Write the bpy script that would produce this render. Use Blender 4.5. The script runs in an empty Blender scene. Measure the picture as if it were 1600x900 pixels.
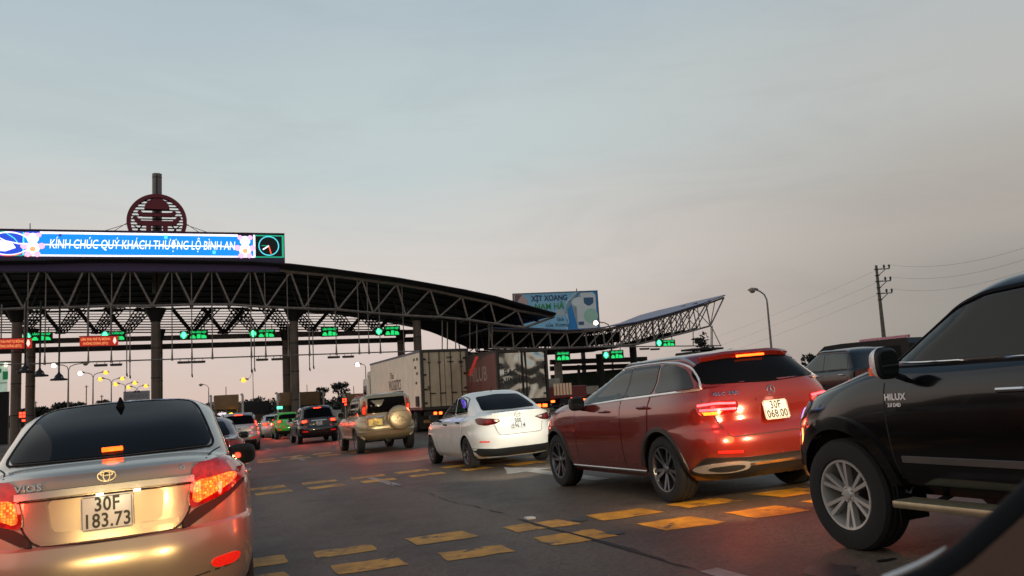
import bpy, bmesh, math, random
import numpy as np
from mathutils import Vector, Matrix
from mathutils.bvhtree import BVHTree
from mathutils.geometry import delaunay_2d_cdt

random.seed(7)
rng = np.random.default_rng(7)
SC = bpy.context.scene
COL = SC.collection
R_ = math.radians
PSI = R_(21.0)                       # the road runs 21 degrees left of straight ahead

# ------------------------------------------------------------------ camera
CAM_H, PITCH, ROLL, FPX = 1.31, 0.1256, 0.0545, 1335.4
cam_d = bpy.data.cameras.new('camera')
cam = bpy.data.objects.new('camera', cam_d)
COL.objects.link(cam)
_f = Vector((0, math.cos(PITCH), math.sin(PITCH)))
_r = Vector((1, 0, 0))
_u = _r.cross(_f)
CR = _r * math.cos(ROLL) - _u * math.sin(ROLL)
CU = _u * math.cos(ROLL) + _r * math.sin(ROLL)
CF = _f
_m = Matrix((CR, CU, -CF)).transposed().to_4x4()
_m.translation = (0, 0, CAM_H)
cam.matrix_world = _m
cam_d.sensor_width = 36
cam_d.lens = FPX / 1600 * 36
cam_d.clip_start = 0.05
cam_d.clip_end = 20000
cam_d.dof.use_dof = True
cam_d.dof.focus_distance = 10.0
cam_d.dof.aperture_fstop = 5.0
SC.camera = cam
CAMP = Vector((0, 0, CAM_H))

# ------------------------------------------------------------------ view
SC.view_settings.view_transform = 'Standard'
SC.view_settings.look = 'None'
SC.view_settings.exposure = 0
SC.view_settings.gamma = 1
try:
    SC.cycles.use_denoising = True
    SC.cycles.denoiser = 'OPENIMAGEDENOISE'
    SC.cycles.max_bounces = 6
    SC.cycles.sample_clamp_indirect = 6
    SC.cycles.caustics_reflective = False
    SC.cycles.caustics_refractive = False
except Exception:
    pass


def lin(c):
    return tuple((v / 255 / 12.92 if v / 255 <= .04045 else ((v / 255 + .055) / 1.055) ** 2.4) for v in c)


# ------------------------------------------------------------------ dusk sky
W = bpy.data.worlds.new('World')
SC.world = W
W.use_nodes = True
nt = W.node_tree
nt.nodes.clear()


def N(t, k, **kw):
    n = t.nodes.new(k)
    for a, b in kw.items():
        setattr(n, a, b)
    return n


def ramp(t, fac, stops, interp='EASE'):
    n = N(t, 'ShaderNodeValToRGB')
    n.color_ramp.interpolation = interp
    el = n.color_ramp.elements
    while len(el) < len(stops):
        el.new(0.5)
    for e, (p, c) in zip(el, stops):
        e.position = p
        e.color = (*c, 1)
    t.links.new(fac, n.inputs[0])
    return n.outputs[0]


def math_n(t, op, a, b=None, c=None):
    n = N(t, 'ShaderNodeMath', operation=op)
    for i, v in enumerate((a, b, c)):
        if v is None:
            continue
        if isinstance(v, (int, float)):
            n.inputs[i].default_value = v
        else:
            t.links.new(v, n.inputs[i])
    return n.outputs[0]


def mixc(t, fac, a, b, mode='MIX'):
    n = N(t, 'ShaderNodeMix', data_type='RGBA', blend_type=mode)
    for s, v in ((n.inputs[0], fac), (n.inputs[6], a), (n.inputs[7], b)):
        if isinstance(v, (int, float)):
            s.default_value = v
        elif isinstance(v, tuple):
            s.default_value = (*v, 1) if len(v) == 3 else v
        else:
            t.links.new(v, s)
    return n.outputs[2]


tc = N(nt, 'ShaderNodeTexCoord')
sep = N(nt, 'ShaderNodeSeparateXYZ')
nt.links.new(tc.outputs['Generated'], sep.inputs[0])
elev = math_n(nt, 'ARCSINE', sep.outputs[2])
e01 = math_n(nt, 'DIVIDE', elev, 1.0)
azi = math_n(nt, 'ARCTAN2', sep.outputs[0], sep.outputs[1])
# soft uneven cloud veil that bends the bands a little
nz = N(nt, 'ShaderNodeTexNoise')
nz.inputs['Scale'].default_value = 1.6
nz.inputs['Detail'].default_value = 4
nz.inputs['Roughness'].default_value = .5
mp = N(nt, 'ShaderNodeMapping')
mp.inputs['Scale'].default_value = (1, 1, 3.2)
nt.links.new(tc.outputs['Generated'], mp.inputs[0])
nt.links.new(mp.outputs[0], nz.inputs['Vector'])
bend = math_n(nt, 'MULTIPLY', math_n(nt, 'SUBTRACT', nz.outputs[0], .5), .16)
ee = math_n(nt, 'ADD', e01, bend)
west = ramp(nt, ee, [(0.0, lin((214, 190, 178))), (.07, lin((216, 199, 190))), (.17, lin((213, 206, 200))),
                     (.31, lin((190, 202, 203))), (.47, lin((173, 188, 196))), (.75, lin((122, 146, 167))), (1.0, lin((102, 127, 153)))])
east = ramp(nt, ee, [(0.0, lin((136, 135, 128))), (.09, lin((150, 146, 139))), (.19, lin((171, 165, 158))),
                     (.33, lin((184, 185, 182))), (.47, lin((172, 184, 191))), (.75, lin((122, 146, 167))), (1.0, lin((102, 127, 153)))])
fa = N(nt, 'ShaderNodeMapRange', interpolation_type='SMOOTHSTEP')
fa.inputs[1].default_value = -.10
fa.inputs[2].default_value = .60
nt.links.new(math_n(nt, 'ADD', azi, math_n(nt, 'MULTIPLY', bend, 1.4)), fa.inputs[0])
skyc = mixc(nt, fa.outputs[0], west, east)
# back of the sky (behind the camera) stays with the eastern tone: |azimuth| large
fb = N(nt, 'ShaderNodeMapRange', interpolation_type='SMOOTHSTEP')
fb.inputs[1].default_value = 1.0
fb.inputs[2].default_value = 2.4
nt.links.new(math_n(nt, 'ABSOLUTE', azi), fb.inputs[0])
skyc = mixc(nt, fb.outputs[0], skyc, east)
bg = N(nt, 'ShaderNodeBackground')
bg.inputs[1].default_value = 1.04
# faint streaks of high cloud
n2_ = N(nt, 'ShaderNodeTexNoise')
n2_.inputs['Scale'].default_value = 3.2
n2_.inputs['Detail'].default_value = 7
n2_.inputs['Roughness'].default_value = .62
n2_.inputs['Distortion'].default_value = .6
mp2 = N(nt, 'ShaderNodeMapping')
mp2.inputs['Scale'].default_value = (1, 1, 4.5)
mp2.inputs['Rotation'].default_value = (0, R_(8), 0)
nt.links.new(tc.outputs['Generated'], mp2.inputs[0])
nt.links.new(mp2.outputs[0], n2_.inputs['Vector'])
streak = ramp(nt, n2_.outputs[0], [(.30, (.93, .93, .94)), (.52, (1, 1, 1)), (.75, (1.0, 1.0, 1.0))], 'LINEAR')
skyc = mixc(nt, 1.0, skyc, streak, 'MULTIPLY')
nt.links.new(skyc, bg.inputs[0])
out = N(nt, 'ShaderNodeOutputWorld')
nt.links.new(bg.outputs[0], out.inputs[0])

# afterglow: the sun is already down; what is left of its light comes broad, weak and warm from low in the west, on the left
sd = bpy.data.lights.new('sun', 'SUN')
sd.energy = .8
sd.angle = R_(115)
sd.color = (1.0, .80, .64)
sun = bpy.data.objects.new('sun', sd)
COL.objects.link(sun)
sun.rotation_euler = Vector((-.93, -.12, .26)).to_track_quat('Z', 'Y').to_euler()


# ------------------------------------------------------------------ places
def g(x, y=0):
    """height of the ground: the carriageway falls to the left"""
    return .042 * 16 * math.tanh(x / 16)


def gnormal(x):
    s = .042 / math.cosh(x / 16) ** 2
    return Vector((-s, 0, 1)).normalized()


def st(s, t):
    """road coordinates (across, along) -> world x, y"""
    return (s * math.cos(PSI) - t * math.sin(PSI), s * math.sin(PSI) + t * math.cos(PSI))


def pix(px, py):
    return CF + CR * ((px - 800) / FPX) + CU * ((450 - py) / FPX)


def at_y(px, py, y):
    d = pix(px, py)
    return CAMP + d * (y / d.y)


def at_ground(px, py):
    d = pix(px, py)
    y = 20.0
    for _ in range(60):
        p = CAMP + d * (y / d.y)
        a = .042 / math.cosh(p.x / 16) ** 2
        z0 = g(p.x) - a * p.x
        tt = (z0 - CAMP.z) / (d.z - a * d.x)
        y = tt * d.y
    return CAMP + d * tt


def at_wall(px, py, t0):
    """point where the line of sight meets the upright plane across the road at road distance t0"""
    d = pix(px, py)
    n = Vector((-math.sin(PSI), math.cos(PSI), 0))
    k = t0 / d.dot(n)
    return CAMP + d * k


# ------------------------------------------------------------------ materials
MATS = {}


def mat(name, base, rough=.5, metal=0.0, coat=0.0, emit=None, es=0.0, bump=0.0, bscale=40.0, var=.12, vscale=3.0, flake=0.0, spec=.5, dirt=0.0):
    if name in MATS:
        return MATS[name]
    m = bpy.data.materials.new(name)
    m.use_nodes = True
    t = m.node_tree
    b = t.nodes['Principled BSDF']
    b.inputs['Roughness'].default_value = rough
    b.inputs['Metallic'].default_value = metal
    b.inputs['Coat Weight'].default_value = coat
    b.inputs['Coat Roughness'].default_value = .04
    b.inputs['Specular IOR Level'].default_value = spec
    co = N(t, 'ShaderNodeTexCoord')
    n = N(t, 'ShaderNodeTexNoise')
    n.inputs['Scale'].default_value = vscale
    n.inputs['Detail'].default_value = 5
    t.links.new(co.outputs['Object'], n.inputs['Vector'])
    dark = tuple(v * (1 - var) for v in base)
    lite = tuple(min(1, v * (1 + var)) for v in base)
    c = ramp(t, n.outputs[0], [(.3, dark), (.7, lite)], 'LINEAR')
    if dirt > 0:
        # road dust: patchy film that gathers low on the body
        n2 = N(t, 'ShaderNodeTexNoise')
        n2.inputs['Scale'].default_value = 6
        n2.inputs['Detail'].default_value = 8
        t.links.new(co.outputs['Object'], n2.inputs['Vector'])
        sp = N(t, 'ShaderNodeSeparateXYZ')
        t.links.new(co.outputs['Object'], sp.inputs[0])
        mr = N(t, 'ShaderNodeMapRange')
        mr.inputs[1].default_value = .75
        mr.inputs[2].default_value = .2
        t.links.new(sp.outputs[2], mr.inputs[0])
        fac = math_n(t, 'MULTIPLY', math_n(t, 'MULTIPLY', mr.outputs[0], n2.outputs[0]), dirt)
        c = mixc(t, fac, c, (.13, .105, .08))
        rr = math_n(t, 'ADD', math_n(t, 'MULTIPLY', fac, .6), rough)
        t.links.new(rr, b.inputs['Roughness'])
    t.links.new(c, b.inputs['Base Color'])
    if bump > 0:
        nb = N(t, 'ShaderNodeTexNoise')
        nb.inputs['Scale'].default_value = bscale
        nb.inputs['Detail'].default_value = 6
        t.links.new(co.outputs['Object'], nb.inputs['Vector'])
        bp = N(t, 'ShaderNodeBump')
        bp.inputs['Strength'].default_value = bump
        bp.inputs['Distance'].default_value = .02
        t.links.new(nb.outputs[0], bp.inputs['Height'])
        t.links.new(bp.outputs[0], b.inputs['Normal'])
    if emit:
        b.inputs['Emission Color'].default_value = (*emit, 1)
        b.inputs['Emission Strength'].default_value = es
    MATS[name] = m
    return m


def lamp_mat(name, base, emit, es, cells=0.0, cellscale=26.0, rough=.12, emit2=None):
    """a lens whose light is broken up by rows of reflector cells"""
    if name in MATS:
        return MATS[name]
    m = mat(name, base, rough, 0, .6, emit, es, var=.05)
    if cells:
        t = m.node_tree
        b = t.nodes['Principled BSDF']
        co = N(t, 'ShaderNodeTexCoord')
        v = N(t, 'ShaderNodeTexVoronoi', distance='CHEBYCHEV')
        v.inputs['Scale'].default_value = cellscale
        v.inputs['Randomness'].default_value = .25
        t.links.new(co.outputs['Object'], v.inputs['Vector'])
        r = ramp(t, v.outputs['Distance'], [(.1, (1, 1, 1)), (.55, (1 - cells,) * 3)], 'LINEAR')
        bw = N(t, 'ShaderNodeRGBToBW')
        t.links.new(r, bw.inputs[0])
        t.links.new(math_n(t, 'MULTIPLY', bw.outputs[0], es), b.inputs['Emission Strength'])
        if emit2:
            b2 = N(t, 'ShaderNodeRGBToBW')
            t.links.new(v.outputs['Color'], b2.inputs[0])
            n3 = N(t, 'ShaderNodeTexNoise')
            n3.inputs['Scale'].default_value = 7
            t.links.new(co.outputs['Object'], n3.inputs['Vector'])
            f = math_n(t, 'ADD', math_n(t, 'MULTIPLY', b2.outputs[0], .6), math_n(t, 'MULTIPLY', n3.outputs[0], .5))
            t.links.new(ramp(t, f, [(.3, emit2), (.7, emit)], 'LINEAR'), b.inputs['Emission Color'])
    return m


M_GLASS = mat('tinted_glass', (.005, .005, .006), .04, 0, 0, spec=.16, var=.0)
M_GLASS.node_tree.nodes['Principled BSDF'].inputs['IOR'].default_value = 1.2
M_GLASS_CLEAR = mat('window_glass', (.016, .017, .015), .03, 0, 0, spec=.4, var=.1, vscale=1.2)
M_RUB = mat('black_rubber', (.006, .006, .006), .7, bump=.1, spec=.12)
M_TYRE = mat('tyre_rubber', (.011, .011, .011), .85, bump=.25, bscale=90)
M_TRIM = mat('black_plastic', (.014, .014, .014), .42, bump=.12, bscale=150)
M_GAP = mat('panel_gap_shadow', (.008, .008, .008), .8)
M_CHROME = mat('chrome', (.62, .62, .62), .12, 1, var=.04)
M_ALLOY = mat('alloy_rim', (.42, .42, .43), .28, 1, var=.1, dirt=.5)
M_ALLOY_W = mat('silver_painted_rim', (.52, .51, .47), .33, .45, .3, var=.1)
M_ALLOY_D = mat('two_tone_rim', (.20, .20, .21), .3, .9, var=.3, vscale=9)
M_PLATE = mat('plate_white', (.72, .72, .68), .45, var=.06, vscale=9)
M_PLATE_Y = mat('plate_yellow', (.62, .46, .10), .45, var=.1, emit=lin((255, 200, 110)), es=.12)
M_INK = mat('plate_ink', (.02, .02, .022), .5)
M_WHITE = mat('white_lettering', (.85, .85, .83), .4)


# ------------------------------------------------------------------ object helpers
def link_mesh(name, verts, faces, m=None, parent=None, smooth=False, angle=38, merge=0.0):
    me = bpy.data.meshes.new(name)
    me.from_pydata([tuple(v) for v in verts], [], [tuple(f) for f in faces])
    if merge or smooth:
        bm = bmesh.new()
        bm.from_mesh(me)
        if merge:
            bmesh.ops.remove_doubles(bm, verts=bm.verts, dist=merge)
        bmesh.ops.recalc_face_normals(bm, faces=bm.faces)
        bm.to_mesh(me)
        bm.free()
    if smooth:
        me.shade_smooth()
        me.set_sharp_from_angle(angle=R_(angle))
    if m:
        me.materials.append(m)
    o = bpy.data.objects.new(name, me)
    COL.objects.link(o)
    if parent:
        o.parent = parent
    return o


def link_bm(name, bm, m=None, parent=None, smooth=False, angle=38):
    bmesh.ops.recalc_face_normals(bm, faces=bm.faces)
    me = bpy.data.meshes.new(name)
    bm.to_mesh(me)
    bm.free()
    if smooth:
        me.shade_smooth()
        me.set_sharp_from_angle(angle=R_(angle))
    if m:
        me.materials.append(m)
    o = bpy.data.objects.new(name, me)
    COL.objects.link(o)
    if parent:
        o.parent = parent
    return o


def tag(o, label=None, cat=None, group=None, kind=None):
    if label:
        o['label'] = label
    if cat:
        o['category'] = cat
    if group:
        o['group'] = group
    if kind:
        o['kind'] = kind
    return o


def thing(name, loc, rz=0.0, label=None, cat=None, group=None):
    o = bpy.data.objects.new(name, None)
    COL.objects.link(o)
    o.location = loc
    o.rotation_euler = (0, 0, rz)
    return tag(o, label, cat, group)


def copy_tree(o, parent=None):
    c = o.copy()
    COL.objects.link(c)
    if parent:
        c.parent = parent
    for ch in list(o.children):
        copy_tree(ch, c)
    return c


def bm_box(bm, c, s, rot=None):
    """box of size s about c; rot an optional 3x3 matrix"""
    hx, hy, hz = s[0] / 2, s[1] / 2, s[2] / 2
    vs = []
    for dx in (-hx, hx):
        for dy in (-hy, hy):
            for dz in (-hz, hz):
                v = Vector((dx, dy, dz))
                if rot:
                    v = rot @ v
                vs.append(bm.verts.new(v + Vector(c)))
    for f in ((0, 1, 3, 2), (4, 6, 7, 5), (0, 4, 5, 1), (2, 3, 7, 6), (0, 2, 6, 4), (1, 5, 7, 3)):
        bm.faces.new([vs[i] for i in f])


def bm_tube(bm, pts, r, n=8, cap=True):
    """round bar along pts; r a number or one radius per point"""
    pts = [Vector(p) for p in pts]
    rs = r if isinstance(r, (list, tuple)) else [r] * len(pts)
    rings = []
    ref = None
    for i, p in enumerate(pts):
        d = (pts[min(i + 1, len(pts) - 1)] - pts[max(i - 1, 0)]).normalized()
        if ref is None:
            ref = Vector((0, 0, 1)) if abs(d.z) < .9 else Vector((1, 0, 0))
        a = d.cross(ref).normalized()
        b = a.cross(d).normalized()
        ref = b
        rings.append([bm.verts.new(p + (a * math.cos(2 * math.pi * k / n) + b * math.sin(2 * math.pi * k / n)) * rs[i]) for k in range(n)])
    for r0, r1 in zip(rings, rings[1:]):
        for k in range(n):
            bm.faces.new((r0[k], r0[(k + 1) % n], r1[(k + 1) % n], r1[k]))
    if cap:
        bm.faces.new(rings[0][::-1])
        bm.faces.new(rings[-1])


def box(name, c, s, m, parent=None, rot=None, bev=0.0):
    bm = bmesh.new()
    bm_box(bm, c, s, rot)
    if bev:
        bmesh.ops.bevel(bm, geom=bm.edges[:], offset=bev, segments=2, affect='EDGES', profile=.6)
    return link_bm(name, bm, m, parent, smooth=bool(bev), angle=45)


def tube(name, pts, r, m, parent=None, n=8):
    bm = bmesh.new()
    bm_tube(bm, pts, r, n)
    return link_bm(name, bm, m, parent, smooth=True, angle=50)


def bm_lathe(bm, prof, n=32, axis='Y', c=(0, 0, 0)):
    """prof: (radius, height along axis)"""
    rings = []
    for r, h in prof:
        ring = []
        for k in range(n):
            a = 2 * math.pi * k / n
            if axis == 'Y':
                v = Vector((r * math.cos(a), h, r * math.sin(a)))
            elif axis == 'Z':
                v = Vector((r * math.cos(a), r * math.sin(a), h))
            else:
                v = Vector((h, r * math.cos(a), r * math.sin(a)))
            ring.append(bm.verts.new(v + Vector(c)))
        rings.append(ring)
    for r0, r1 in zip(rings, rings[1:]):
        for k in range(n):
            bm.faces.new((r0[k], r0[(k + 1) % n], r1[(k + 1) % n], r1[k]))
    return rings


def prism(name, poly, to3d, depth, m, parent=None, smooth=False):
    """polygon in 2D extruded: to3d(u, v, w) -> point, w runs 0..depth"""
    bm = bmesh.new()
    a = [bm.verts.new(to3d(u, v, 0)) for u, v in poly]
    b = [bm.verts.new(to3d(u, v, depth)) for u, v in poly]
    n = len(poly)
    bm.faces.new(a)
    bm.faces.new(b[::-1])
    for i in range(n):
        bm.faces.new((a[i], a[(i + 1) % n], b[(i + 1) % n], b[i]))
    bmesh.ops.triangulate(bm, faces=[f for f in bm.faces if len(f.verts) > 4])
    return link_bm(name, bm, m, parent, smooth)


TXT_CACHE = {}


def text_mesh(s, size, depth=.002, bold=0.0, xs=1.0, shear=0.0, space=1.0):
    key = (s, round(size, 4), depth, bold, xs, shear, space)
    if key in TXT_CACHE:
        return TXT_CACHE[key]
    cu = bpy.data.curves.new('lettering', 'FONT')
    cu.body = s
    cu.size = size
    cu.extrude = depth
    cu.offset = bold
    cu.shear = shear
    cu.space_character = space
    cu.align_x = 'CENTER'
    cu.align_y = 'CENTER'
    cu.resolution_u = 3
    o = bpy.data.objects.new('lettering', cu)
    COL.objects.link(o)
    dg = bpy.context.evaluated_depsgraph_get()
    me = bpy.data.meshes.new_from_object(o.evaluated_get(dg))
    bpy.data.objects.remove(o)
    if xs != 1:
        for v in me.vertices:
            v.co.x *= xs
    TXT_CACHE[key] = me
    return me


def text(name, s, size, m, parent, loc, right, up, depth=.002, bold=0.0, xs=1.0, shear=0.0, space=1.0):
    """lettering centred at loc, reading along `right`, standing along `up`"""
    me = text_mesh(s, size, depth, bold, xs, shear, space).copy()
    me.materials.clear()
    me.materials.append(m)
    o = bpy.data.objects.new(name, me)
    COL.objects.link(o)
    r = Vector(right).normalized()
    u = Vector(up)
    u = (u - r * u.dot(r)).normalized()
    n = r.cross(u)
    mm = Matrix((r, u, n)).transposed().to_4x4()
    mm.translation = loc
    o.matrix_world = mm
    if parent:
        o.parent = parent
    return o
# ------------------------------------------------------------------ car kit
# local axes of a car: x forward, y left, z up, origin on the ground


def mono(xs, ys, q):
    """monotone cubic through the points"""
    xs, ys, q = np.asarray(xs, float), np.asarray(ys, float), np.asarray(q, float)
    if len(xs) == 1:
        return np.full_like(q, ys[0])
    h = np.diff(xs)
    d = np.diff(ys) / h
    m = np.empty_like(ys)
    m[0], m[-1] = d[0], d[-1]
    for i in range(1, len(ys) - 1):
        m[i] = 0 if d[i - 1] * d[i] <= 0 else 2 * d[i - 1] * d[i] / (d[i - 1] + d[i])
    i = np.clip(np.searchsorted(xs, q) - 1, 0, len(xs) - 2)
    u = np.clip((q - xs[i]) / h[i], 0, 1)
    return (2 * u**3 - 3 * u**2 + 1) * ys[i] + (u**3 - 2 * u**2 + u) * h[i] * m[i] + (-2 * u**3 + 3 * u**2) * ys[i + 1] + (u**3 - u**2) * h[i] * m[i + 1]


def resample(c, n):
    s = np.r_[0, np.cumsum(np.linalg.norm(np.diff(c, axis=0), axis=1))]
    q = np.linspace(0, s[-1], n)
    return np.stack([np.interp(q, s, c[:, k]) for k in range(c.shape[1])], 1)


NR, NS, NF = 26, 34, 20


def half_loop(w, xr, xf, z, Lr=1.0, Lf=1.0, nr=4.0, nf=3.2, sharp=False):
    t = np.linspace(0, math.pi / 2, 300)
    rear = np.stack([xr + Lr - Lr * np.cos(t) ** (2 / nr), w * np.sin(t) ** (2 / nr)], 1)
    front = np.stack([xf - Lf + Lf * np.sin(t) ** (2 / nf), w * np.cos(t) ** (2 / nf)], 1)
    side = np.stack([np.linspace(xr + Lr, xf - Lf, 50), np.full(50, w)], 1)
    xy = np.concatenate([resample(rear, NR)[:-1], resample(side, NS), resample(front, NF)[1:]])
    if isinstance(z, (int, float)):
        zz = np.full(len(xy), float(z))
    else:
        zz = mono([a for a, _ in z], [b for _, b in z], xy[:, 0])
    return np.column_stack([xy, zz])


def car_shell(rows, sub=4):
    """closed body surface through the horizontal rows; returns vertices and faces"""
    L = [half_loop(**{k: v for k, v in r.items() if k != 'sharp'}) for r in rows]
    sh = [r.get('sharp', False) for r in rows]
    first = L[0].copy(); first[:, 1] = 0
    last = L[-1].copy(); last[:, 1] = 0; last[:, 2] += .004
    out = [first]
    n = len(L)
    h = [max(.02, float(np.mean(np.linalg.norm(L[j + 1] - L[j], axis=1)))) for j in range(n - 1)]
    for j in range(n - 1):
        d = (L[j + 1] - L[j]) / h[j]
        m0 = d if (j == 0 or sh[j]) else (h[j] * (L[j] - L[j - 1]) / h[j - 1] + h[j - 1] * d) / (h[j] + h[j - 1])
        if j + 2 >= n or sh[j + 1]:
            m1 = d
        else:
            m1 = (h[j + 1] * d + h[j] * (L[j + 2] - L[j + 1]) / h[j + 1]) / (h[j] + h[j + 1])
        for k in range(sub):
            u = k / sub
            out.append((2 * u**3 - 3 * u**2 + 1) * L[j] + (u**3 - 2 * u**2 + u) * h[j] * m0 + (-2 * u**3 + 3 * u**2) * L[j + 1] + (u**3 - u**2) * h[j] * m1)
    out += [L[-1], last]
    nc = len(L[0])
    V = np.concatenate(out)
    nv = len(V)
    Vm = V * np.array([1, -1, 1])
    F = []
    for j in range(len(out) - 1):
        for i in range(nc - 1):
            a, b, c, d = j * nc + i, j * nc + i + 1, (j + 1) * nc + i + 1, (j + 1) * nc + i
            F.append((a, b, c, d))
            F.append((nv + a, nv + d, nv + c, nv + b))
    return np.concatenate([V, Vm]), F


class Car:
    pass


def begin_car(name, label, cat, rows, paint, wheels, arch_r, group='vehicles queueing for the toll gates', cut=True, arch_y=.5):
    c = Car()
    c.root = thing(name, (0, 0, 0), 0, label, cat, group)
    V, F = car_shell(rows)
    bm = bmesh.new()
    vs = [bm.verts.new(v) for v in V]
    for f in F:
        try:
            bm.faces.new([vs[i] for i in f])
        except ValueError:
            pass
    bmesh.ops.remove_doubles(bm, verts=bm.verts, dist=2e-4)
    bmesh.ops.dissolve_degenerate(bm, dist=1e-5, edges=bm.edges[:])
    bmesh.ops.recalc_face_normals(bm, faces=bm.faces)
    c.bvh = BVHTree.FromBMesh(bm)
    me = bpy.data.meshes.new('body')
    bm.to_mesh(me)
    bm.free()
    me.materials.append(paint)
    me.materials.append(M_TRIM)
    o = bpy.data.objects.new('body', me)
    COL.objects.link(o)
    if cut:
        cb = bmesh.new()
        for (x, y, zc) in wheels:
            s = 1 if y > 0 else -1
            rings = bm_lathe(cb, [(arch_r, arch_y * s), (arch_r, 1.4 * s)], 40, 'Y', (x, 0, zc))
            cb.faces.new(rings[0]); cb.faces.new(rings[1])
        bmesh.ops.recalc_face_normals(cb, faces=cb.faces)
        cm = bpy.data.meshes.new('cut')
        cb.to_mesh(cm); cb.free()
        cm.materials.append(M_TRIM)
        co = bpy.data.objects.new('cut', cm)
        COL.objects.link(co)
        md = o.modifiers.new('b', 'BOOLEAN')
        md.operation = 'DIFFERENCE'
        md.object = co
        md.solver = 'EXACT'
        try:
            md.material_mode = 'TRANSFER'
        except Exception:
            pass
        dg = bpy.context.evaluated_depsgraph_get()
        dg.update()
        me2 = bpy.data.meshes.new_from_object(o.evaluated_get(dg))
        o.modifiers.clear()
        o.data = me2
        bpy.data.objects.remove(co)
        me = me2
    me.shade_smooth()
    me.set_sharp_from_angle(angle=R_(32))
    o.parent = c.root
    c.body = o
    c.paint = paint
    return c


def axes(view):
    """outward direction and the horizontal axis of a view"""
    if view == 'L':
        return Vector((0, 1, 0)), Vector((1, 0, 0)), Vector((0, 0, 1))
    if view == 'R':
        return Vector((0, -1, 0)), Vector((1, 0, 0)), Vector((0, 0, 1))
    if view == 'B':
        return Vector((-1, 0, 0)), Vector((0, 1, 0)), Vector((0, 0, 1))
    if view == 'F':
        return Vector((1, 0, 0)), Vector((0, 1, 0)), Vector((0, 0, 1))
    if view == 'T':
        return Vector((0, 0, 1)), Vector((1, 0, 0)), Vector((0, 1, 0))
    a = R_(view[0])
    # (angle, x): slanting look from behind through the plane x; positive angles from the left
    return Vector((-math.cos(a), math.sin(a), 0)), Vector((0, 1, 0)), Vector((0, 0, 1))


def hit(c, view, h, z):
    d, hx, vz = axes(view)
    o = hx * h + vz * z + d * 6
    if isinstance(view, tuple):
        o = o + Vector((view[1], 0, 0))
    loc, nrm, i, dist = c.bvh.ray_cast(o, -d)
    if loc is None:
        loc, nrm, i, dist = c.bvh.find_nearest(o - d * 5.1)
    if nrm.dot(d) < 0:
        nrm = -nrm
    return loc, nrm


def chaikin(p, it=2, closed=True):
    """round the corners of an outline by a small fixed amount"""
    rad = (.0, .028, .055, .09)[min(it, 3)]
    for _ in range(2):
        q = []
        n = len(p)
        if not closed:
            q.append(p[0])
        for i in (range(n) if closed else range(1, n - 1)):
            b = Vector(p[i][:2])
            for o in (p[i - 1], p[(i + 1) % n]):
                d = Vector(o[:2]) - b
                k = min(rad, d.length * .3)
                q.append(tuple(b + d.normalized() * k) if d.length > 1e-6 else tuple(b))
        if not closed:
            q.append(p[-1])
        p = q
        rad *= .4
    return p


def densify(p, step, closed=True):
    out = []
    n = len(p)
    for i in range(n if closed else n - 1):
        a, b = Vector(p[i][:2]), Vector(p[(i + 1) % n][:2])
        k = max(1, int((b - a).length / step))
        out += [tuple(a.lerp(b, j / k)) for j in range(k)]
    if not closed:
        out.append(tuple(p[-1][:2]))
    return out


def patch(c, name, poly, view, m, off=.004, step=.04, rnd=2, parent=None, thick=.008, mirror=False):
    """a panel that follows the body: outline given in a 2D view, laid on the surface, proud by off, with an edge"""
    if mirror:
        if view in ('L', 'R'):
            view = 'R' if view == 'L' else 'L'
        elif isinstance(view, tuple):
            view = (-view[0], view[1])
            poly = [(-a, b) for a, b in poly]
        elif view == 'T':
            poly = [(a, -b) for a, b in poly]
        else:
            poly = [(-a, b) for a, b in poly]
    off = off + .002
    step = min(step, .045)
    p = chaikin(poly, rnd) if rnd else list(poly)
    p = densify(p, step)
    q = [p[0]]
    for a in p[1:]:
        if (Vector(a) - Vector(q[-1])).length > step * .22:
            q.append(a)
    if (Vector(q[0]) - Vector(q[-1])).length < step * .2:
        q.pop()
    p = q
    n0 = len(p)
    xs = [a for a, _ in p]; zs = [b for _, b in p]
    pts = list(p)
    inner = []
    gx = np.arange(min(xs) + step / 2, max(xs), step)
    gz = np.arange(min(zs) + step / 2, max(zs), step)
    P = np.array(p)
    for j, zz in enumerate(gz):
        for xx in gx:
            xo = xx + (step / 2 if j % 2 else 0)
            if np.min((P[:, 0] - xo) ** 2 + (P[:, 1] - zz) ** 2) > (step * .45) ** 2:
                inner.append((xo, zz))
    res = delaunay_2d_cdt([Vector(a) for a in pts + inner], [], [list(range(n0))], 1, 1e-7)
    V2, F = res[0], res[2]
    top, low = [], []
    for v in V2:
        loc, nr = hit(c, view, v.x, v.y)
        top.append(loc + nr * off)
        low.append(loc - nr * thick)
    used = sorted({i for f in F for i in f})
    remap = {k: i for i, k in enumerate(used)}
    top = [top[k] for k in used]
    low = [low[k] for k in used]
    F = [[remap[i] for i in f] for f in F]
    ed = {}
    d, hx, vz = axes(view)
    FF = []
    for f in F:
        f = list(f)
        n = (top[f[1]] - top[f[0]]).cross(top[f[2]] - top[f[0]])
        if n.dot(d) < 0:
            f = f[::-1]
        FF.append(f)
        for a, b in zip(f, f[1:] + f[:1]):
            ed[(a, b)] = 1
    verts = list(top)
    faces = list(FF)
    idx = {}
    for (a, b) in list(ed):
        if (b, a) not in ed:
            for k in (a, b):
                if k not in idx:
                    idx[k] = len(verts)
                    verts.append(low[k])
            faces.append((b, a, idx[a], idx[b]))
    me = bpy.data.meshes.new(name)
    me.from_pydata([tuple(v) for v in verts], [], faces)
    me.shade_smooth()
    me.set_sharp_from_angle(angle=R_(40))
    me.materials.append(m)
    o = bpy.data.objects.new(name, me)
    COL.objects.link(o)
    o.parent = parent or c.root
    return o


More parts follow.
